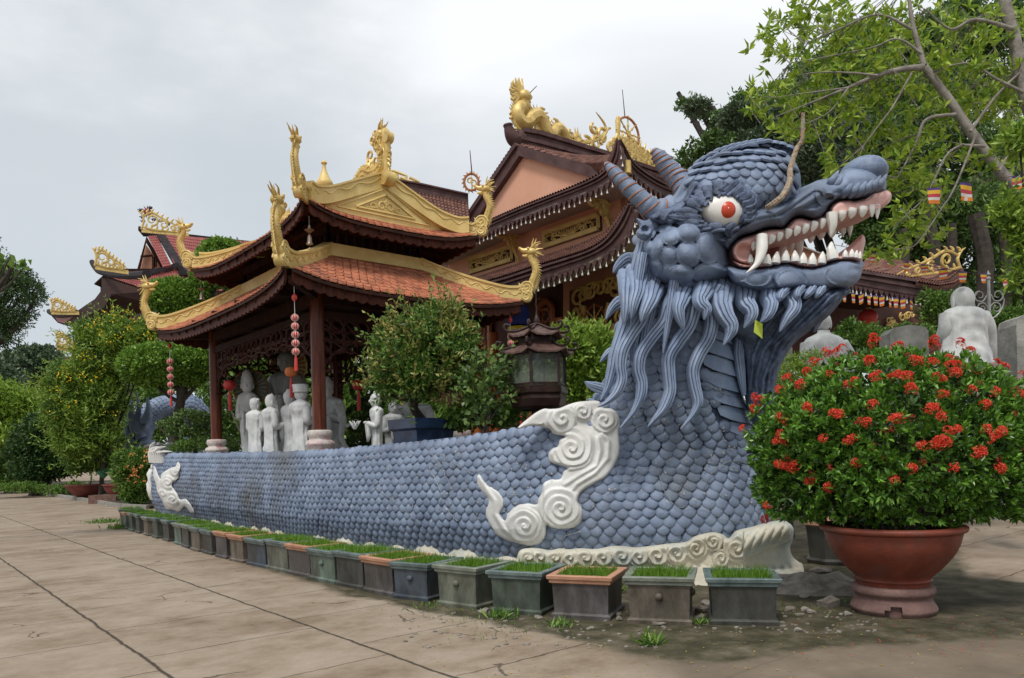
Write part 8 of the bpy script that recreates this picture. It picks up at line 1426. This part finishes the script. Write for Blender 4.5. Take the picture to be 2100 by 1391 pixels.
le = px_tree('orange_flower_shrub', 'dark shrub with tiny orange flowers against the wall stern', [(285, 950, 32, 30), (270, 985, 30, 34), (295, 985, 24, 40), (280, 1010, 30, 24)], 27.5, (280, 1040), 3000, 4, .14, .075, L_MID, 54, 'shrub', .03, shell=.5)
rs = np.random.RandomState(12); ff = [P(rs.uniform(262, 312), rs.uniform(925, 990), 26.6) for _ in range(18)]; pc = np.repeat(np.array([tuple(p) for p in ff]), 6, 0); k = len(pc); props(leafmesh('orange_flowers', pc + rs.normal(size=(k, 3)) * .03, nrm_(rs.normal(size=(k, 3))), .075, .06, F_ORG, le, rs), kind='stuff')
px_tree('groundcover', 'low plants spilling along the left bed edge', [(150, 1000, 26, 10), (110, 1005, 30, 8), (60, 1000, 30, 8), (225, 1005, 22, 12), (165, 1008, 16, 8), (20, 1000, 40, 6)], 38, (140, 1015), 1800, 3, .16, .07, L_MID, 55, 'plants', .01, shell=.3)
mb = MB(); kb = [G(*p) for p in [(-60, 1002), (45, 1006), (100, 1017), (180, 1030), (235, 1040), (300, 1045)]]; q = [Vector(p) for p in cat(kb, 4)]; mb.slab([q, [p + UP * .14 for p in q]], Vector((.05, .14, 0))); props(mb.build('kerb', mat('kerb_concrete', (.20, .19, .165), (.33, .31, .28), 4, .9, .3, 30), smooth=False), kind='structure')
mb = MB(); mb.prism([p + Vector((.05, .12, 0)) for p in q] + [Vector((-12, 70, 0)), Vector((-60, 70, 0))], (0, 0, .10)); props(mb.build('garden_soil', SOIL, smooth=False), kind='structure')
m = MB(); p = G(270, 1030); m.ell(p + UP * .18, (.14, .12, .22), n=9, k=7); m.ell(p + Vector((.03, 0, .40)), (.09, .08, .10), n=8, k=6); [m.tube([p + Vector((s * .06, 0, .46)), p + Vector((s * .09, 0, .54))], [.03, .005], 5) for s in (-1, 1)]; [m.ell(p + Vector((s * .08, -.08, .06)), (.04, .06, .07), n=6, k=4) for s in (-1, 1)]; props(m.build('white_rabbit_ornament', WHITE), 'small white stone animal ornament sitting beside the last planters', 'ornament')
m = MB(); bp2 = G(200, 1034); m.box(bp2 + UP * .16 + Vector((.1, .4, 0)), (1.1, .5, .36)); props(m.build('brick_edging', mat('old_brick', (.10, .05, .04), (.19, .11, .085), 7, .9, .5, 25), smooth=False), 'low old brick block in front of the red bowls', 'brickwork')
# ---- big trees on the right
px_tree('banyan_tree', 'huge dark banyan tree spreading behind the dragon head', [(1600, 230, 80, 46, 36), (1405, 215, 18, 8, 35), (1440, 232, 20, 9, 35), (1475, 245, 26, 12, 35), (1520, 225, 40, 20, 36), (1530, 275, 54, 30, 36), (1470, 290, 26, 11, 36), (1640, 300, 120, 80, 35), (1700, 180, 110, 70, 38), (1800, 250, 130, 90, 36), (1900, 330, 140, 100, 34), (1760, 380, 130, 90, 33), (1880, 450, 120, 90, 32), (1990, 480, 120, 110, 32), (2080, 380, 120, 120, 33), (2100, 560, 90, 90, 30), (1850, 150, 120, 60, 38), (1600, 400, 80, 60, 34), (1860, 540, 90, 50, 33), (2040, 640, 90, 70, 30), (1460, 300, 40, 20, 33), (1410, 330, 30, 18, 34), (1940, 200, 100, 80, 37), (1900, 90, 100, 50, 38), (2060, 130, 90, 90, 38), (1990, 60, 80, 60, 38), (1760, 110, 80, 50, 39)], 34, (1960, 950), 38000, 4, .27, .12, lmat('leaf_banyan', (.035, .085, .022), (.16, .26, .06), tr=.25), 61, tr=.6, shell=.3, spread=1.3, rag=12)
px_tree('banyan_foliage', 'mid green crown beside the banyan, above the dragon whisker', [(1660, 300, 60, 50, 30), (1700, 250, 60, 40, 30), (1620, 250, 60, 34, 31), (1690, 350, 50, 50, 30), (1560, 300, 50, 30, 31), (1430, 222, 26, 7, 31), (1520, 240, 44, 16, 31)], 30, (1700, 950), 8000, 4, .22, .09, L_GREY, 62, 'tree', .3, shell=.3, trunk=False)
px_tree('garden_hedge', 'dark garden shrubs behind the seated monks at right', [(2060, 690, 60, 50, 17), (2100, 720, 50, 60, 16), (1930, 650, 40, 40, 19), (1760, 700, 50, 30, 17), (1850, 700, 60, 24, 17), (2060, 760, 60, 40, 15)], 17, (2050, 900), 6500, 4, .12, .05, L_MID, 63, 'shrub', .08, shell=.4)
for (x, y, x2, y2, w) in ((1860, 460, 1900, 640, .35), (1950, 480, 1925, 640, .3), (1990, 450, 2010, 600, .4), (1830, 480, 1845, 620, .25), (2060, 500, 2055, 700, .3)): pass
m = MB(); [m.tube(cat([P(x, y, 28), P((x + x2) / 2 + 10, (y + y2) / 2, 28), P(x2, y2, 28), Vector((P(x2, y2, 28).x, 28, 0))], 4), [w] * 13, 8) for (x, y, x2, y2, w) in ((1900, 430, 1915, 620, .22), (1950, 460, 1935, 640, .18), (2000, 440, 2020, 620, .28), (1850, 470, 1856, 560, .15), (2060, 480, 2050, 700, .2))]; props(m.build('aerial_roots', BARKD), 'cluster of dark hanging banyan roots behind the side hall roof', 'roots', kind='stuff')
# near tree with bright leaves, top right
near = empty('near_tree', (10.4, 13, 0), 'pale barked tree with bright green leaves arching in at top right', 'tree'); m = MB(); nb = lambda l, D: [P(x, y, D + i * .05) for i, (x, y) in enumerate(l)]
lim = [([(2330, 1060), (2260, 600), (2160, 450), (2100, 398), (2050, 350), (1990, 270), (1950, 210), (1905, 150), (1895, 135)], .085, .04), ([(2330, 900), (2230, 400), (2130, 260), (2100, 180), (2080, 80), (2060, 0), (2050, -60)], .10, .055), ([(1895, 138), (1850, 142), (1800, 155), (1740, 180), (1690, 200)], .04, .012), ([(1895, 135), (1885, 100), (1870, 40), (1860, -40)], .035, .02), ([(1960, 235), (1900, 245), (1880, 290), (1860, 330), (1840, 365)], .022, .008), ([(1990, 270), (2040, 200), (2090, 150)], .02, .012), ([(2020, 300), (1980, 298), (1975, 296)], .02, .012), ([(1800, 155), (1750, 150), (1700, 148), (1660, 150)], .015, .005),
       ([(1740, 180), (1700, 230), (1640, 260)], .012, .004), ([(1870, 150), (1830, 220), (1800, 260), (1770, 300)], .014, .004), ([(1975, 296), (1940, 320), (1900, 400), (1860, 440), (1830, 470)], .014, .004), ([(2000, 280), (1960, 380), (1930, 430), (1880, 500), (1850, 510)], .014, .004), ([(1870, 60), (1800, 30), (1720, 60), (1650, 90)], .018, .004), ([(1890, 110), (1840, 80), (1780, 100), (1620, 130)], .016, .004), ([(2080, 60), (2000, 40), (1950, 60), (1900, 20)], .025, .008), ([(2100, 190), (2040, 160), (1990, 130), (1930, 140)], .02, .006), ([(1740, 180), (1660, 190), (1590, 200)], .01, .003), ([(1690, 200), (1640, 220), (1590, 240)], .01, .003), ([(2050, 350), (2080, 300), (2120, 280)], .015, .006)]
ends = []
for l, r0, r1 in lim:
    q = cat(nb(l, 11.7), 6); r0 *= 1.3; r1 *= 1.3; m.tube(q, np.linspace(r0, r1, len(q)), 9); ends += [Vector(p) for p in q[len(q) // 3:]] if r1 < .035 else []
m.build('trunk', BARK, near, angle=80)
spts = [(1600, 90), (1640, 60), (1690, 40), (1740, 30), (1800, 20), (1580, 120), (1620, 130), (1660, 110), (1710, 90), (1760, 70), (1560, 180), (1600, 190), (1640, 180), (1690, 170), (1740, 130), (1580, 230), (1620, 235), (1660, 225), (1700, 240), (1600, 260), (1560, 215), (1800, 90), (1850, 50), (1900, 30), (1960, 20), (2010, 50), (1960, 80), (2000, 110), (2050, 30), (1940, 130), (2000, 180), (2060, 200), (2090, 120), (1860, 180), (1820, 200), (1780, 220), (1740, 260), (1790, 280), (1850, 250), (1910, 190), (1960, 160), (1930, 250), (1980, 330), (1900, 300), (1860, 330), (1820, 330), (1760, 330), (1740, 370), (1700, 350), (1780, 360), (1830, 380), (1880, 370), (1930, 380), (1940, 330), (2010, 240), (2060, 280), (2090, 240), (2040, 330), (1900, 430), (1870, 460), (1840, 480), (1880, 490), (1830, 510), (1850, 440), (1890, 400), (1910, 460), (1820, 300), (1700, 300), (1830, 120), (1770, 160), (1680, 210), (1650, 260), (1700, 130), (1880, 90), (1750, 210), (1840, 290), (2080, 40), (2090, 330), (2080, 180), (1630, 30), (1700, 10), (1580, 60)] + [(1640 + (i * 137) % 470, 5 + (i * 71) % 215) for i in range(34)]
rs = np.random.RandomState(77); cs = []
for (x, y) in spts:
    for _ in range(7): cs.append(tuple(P(x + rs.normal(0, 20), y + rs.normal(0, 17), 12.8 + rs.uniform(-1.1, 1.1))))
cs = np.array(cs); n = len(cs); ax = nrm_(rs.normal(size=(n, 3)) * .55 + np.array([-.25, -.1, .45])); ref = nrm_(np.cross(ax, rs.normal(size=(n, 3)))); oth = np.cross(ax, ref); oc, od = [], []
for j in range(8): a = 2 * PI * j / 8 + rs.uniform(0, .6, n); el = rs.uniform(.25, 1.15, n); od.append(nrm_(ax * (1.15 - el)[:, None] + (ref * np.cos(a)[:, None] + oth * np.sin(a)[:, None]) * el[:, None] + np.array([0, 0, -.12]))); oc.append(cs)
leafmesh('leaves', np.vstack(oc), np.vstack(od), (.20 * rs.uniform(.45, 1.15, n * 8)), .062, lmat('leaf_near_bright', (0.132, 0.251, 0.020), (0.436, 0.554, 0.066), .35, .35), near, rs, mid=.45)
m = MB(); [m.tube([Vector(c), min(ends, key=lambda q: (q - Vector(c)).length) if i % 2 else Vector(c) + Vector((.17, .0, -.25))], [.003, .008], 4) for i, c in enumerate(cs[::2])]; props(m.build('twigs', BARK, near), kind='stuff')
px_tree('edge_branch', 'deep green branch at the right edge below the pale limb', [(2090, 290, 34, 26, 9), (2075, 440, 30, 40, 9), (2095, 480, 24, 50, 9), (2090, 560, 20, 40, 9)], 9, (2300, 1000), 420, 5, .12, .045, L_LIGHT, 66, 'tree', .05, shell=.3)
# falling leaf caught in front of the beard, garden lamp, wires
m = MB(); p = P(1556, 675, 6.5); X = Vector((.35, 0, -1)).normalized(); Y = Vector((1, .2, .35)).normalized(); m.add([p - X * .085, p - X * .03 + Y * .05, p + X * .09, p + X * .01 - Y * .06 + Vector((0, -.02, 0))], [(0, 1, 2), (0, 2, 3)]); m.prism([p - X * .084, p - X * .03 + Y * .048, p + X * .088, p + X * .01 - Y * .055], (0, .004, 0)); props(m.build('falling_leaf', mat('leaf_falling', (.45, .55, .05), (.62, .70, .12), 20, .6, transl=.4), smooth=False), 'yellow-green leaf falling through the air before the dragon beard', 'leaf')
e = empty('garden_lamp', P(2030, 700, 15), 'thin pale lamp post with curled ironwork behind the bald monk', 'lamp'); t_, b_ = P(2027, 575, 15), P(2033, 800, 15); b_.z = 0; e.location = b_; IR = mat('pale_iron', (.30, .30, .29), (.45, .45, .43), 6, .4, metal=.4); m = MB(); m.tube([b_, t_], [.04, .03], 8); m.lathe(t_, [(.03, 0), (.05, .03), (.02, .08), (.05, .11), (.02, .15), (.005, .2)], 8); m.build('pole', IR, e); m = MB(); scrolls(m, t_ - UP * .3, Vector((1, 0, 0)), UP, [curl(.18, 0, .14, 3, 1.4, 1), curl(-.18, 0, .14, 0, 1.4, -1), curl(.14, -.25, .12, 3, 1.4, -1), curl(-.14, -.25, .12, 0, 1.4, 1), [(0, -.5), (.2, -.35), (.3, -.1), (.2, .1)], [(0, -.5), (-.2, -.35), (-.3, -.1), (-.2, .1)]], .014); m.build('scrollwork', IR, e)
e = empty('dragon_light_wires', P(1350, 1000, 9.6), 'thin strings of tiny lights draped over the dragon scales', 'lights'); m = MB(); m2 = MB(); rd = random.Random(5)
paths = [[(1240, 1010), (1290, 990), (1340, 960), (1360, 1000), (1390, 1040), (1430, 1035), (1480, 1060), (1540, 1075)], [(1160, 1130), (1150, 1105), (1190, 1090)], [(905, 930), (960, 965), (1020, 958), (1070, 945)], [(925, 1000), (915, 1040), (940, 1070)], [(880, 960), (905, 1010), (900, 1050)], [(1280, 770), (1330, 830), (1390, 780), (1450, 790), (1530, 830)], [(1440, 1000), (1470, 960), (1510, 945), (1550, 960)], [(860, 900), (900, 950), (930, 1010)], [(700, 940), (760, 990), (820, 1040), (870, 1080)], [(1290, 880), (1340, 860), (1400, 830)]]
for l in paths:
    q = []
    for (x, y) in cat(l, 10):
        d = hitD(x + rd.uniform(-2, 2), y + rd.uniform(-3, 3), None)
        if d: q.append(P(x + rd.uniform(-2, 2), y, d - .085))
    if len(q) > 3: m.tube(q, .0035, 4)
for i in range(420):
    x = rd.uniform(430, 1550); y = np.interp(x, [430, 1120, 1250, 1550], [950, 900, 800, 780]) + rd.uniform(0, 1) * np.interp(x, [430, 1120, 1550], [80, 200, 270]); d = hitD(x, y, None)
    if d: p = P(x, y, d - .075); dv = Vector((rd.uniform(-1, 1), -.4, rd.uniform(-1, .6))).normalized(); m2.tube([p, p + dv * .03], [.006, .004], 4)
props(m.build('wire', IR, e), kind='stuff'); props(m2.build('bulbs', mat('tiny_bulb', (.45, .38, .28), (.62, .55, .42), 9, .4), e), kind='stuff')

m = MB(); p = G(1690, 1215); o = 0; m.ell(p + Vector((.0, .25, -.02)), (.62, .5, .16), n=22, k=12)
for i in range(len(m.v)): v = Vector(m.v[i]); m.v[i] = tuple(v + Vector((noise.noise(v * 3), noise.noise(v * 3 + Vector((5, 0, 0))), noise.noise(v * 4 + Vector((0, 9, 0))) * .6)) * .16)
props(m.build('concrete_mound', STONE, angle=40), 'rough grey concrete mound between the carved wave and the flower bowl', 'rock')
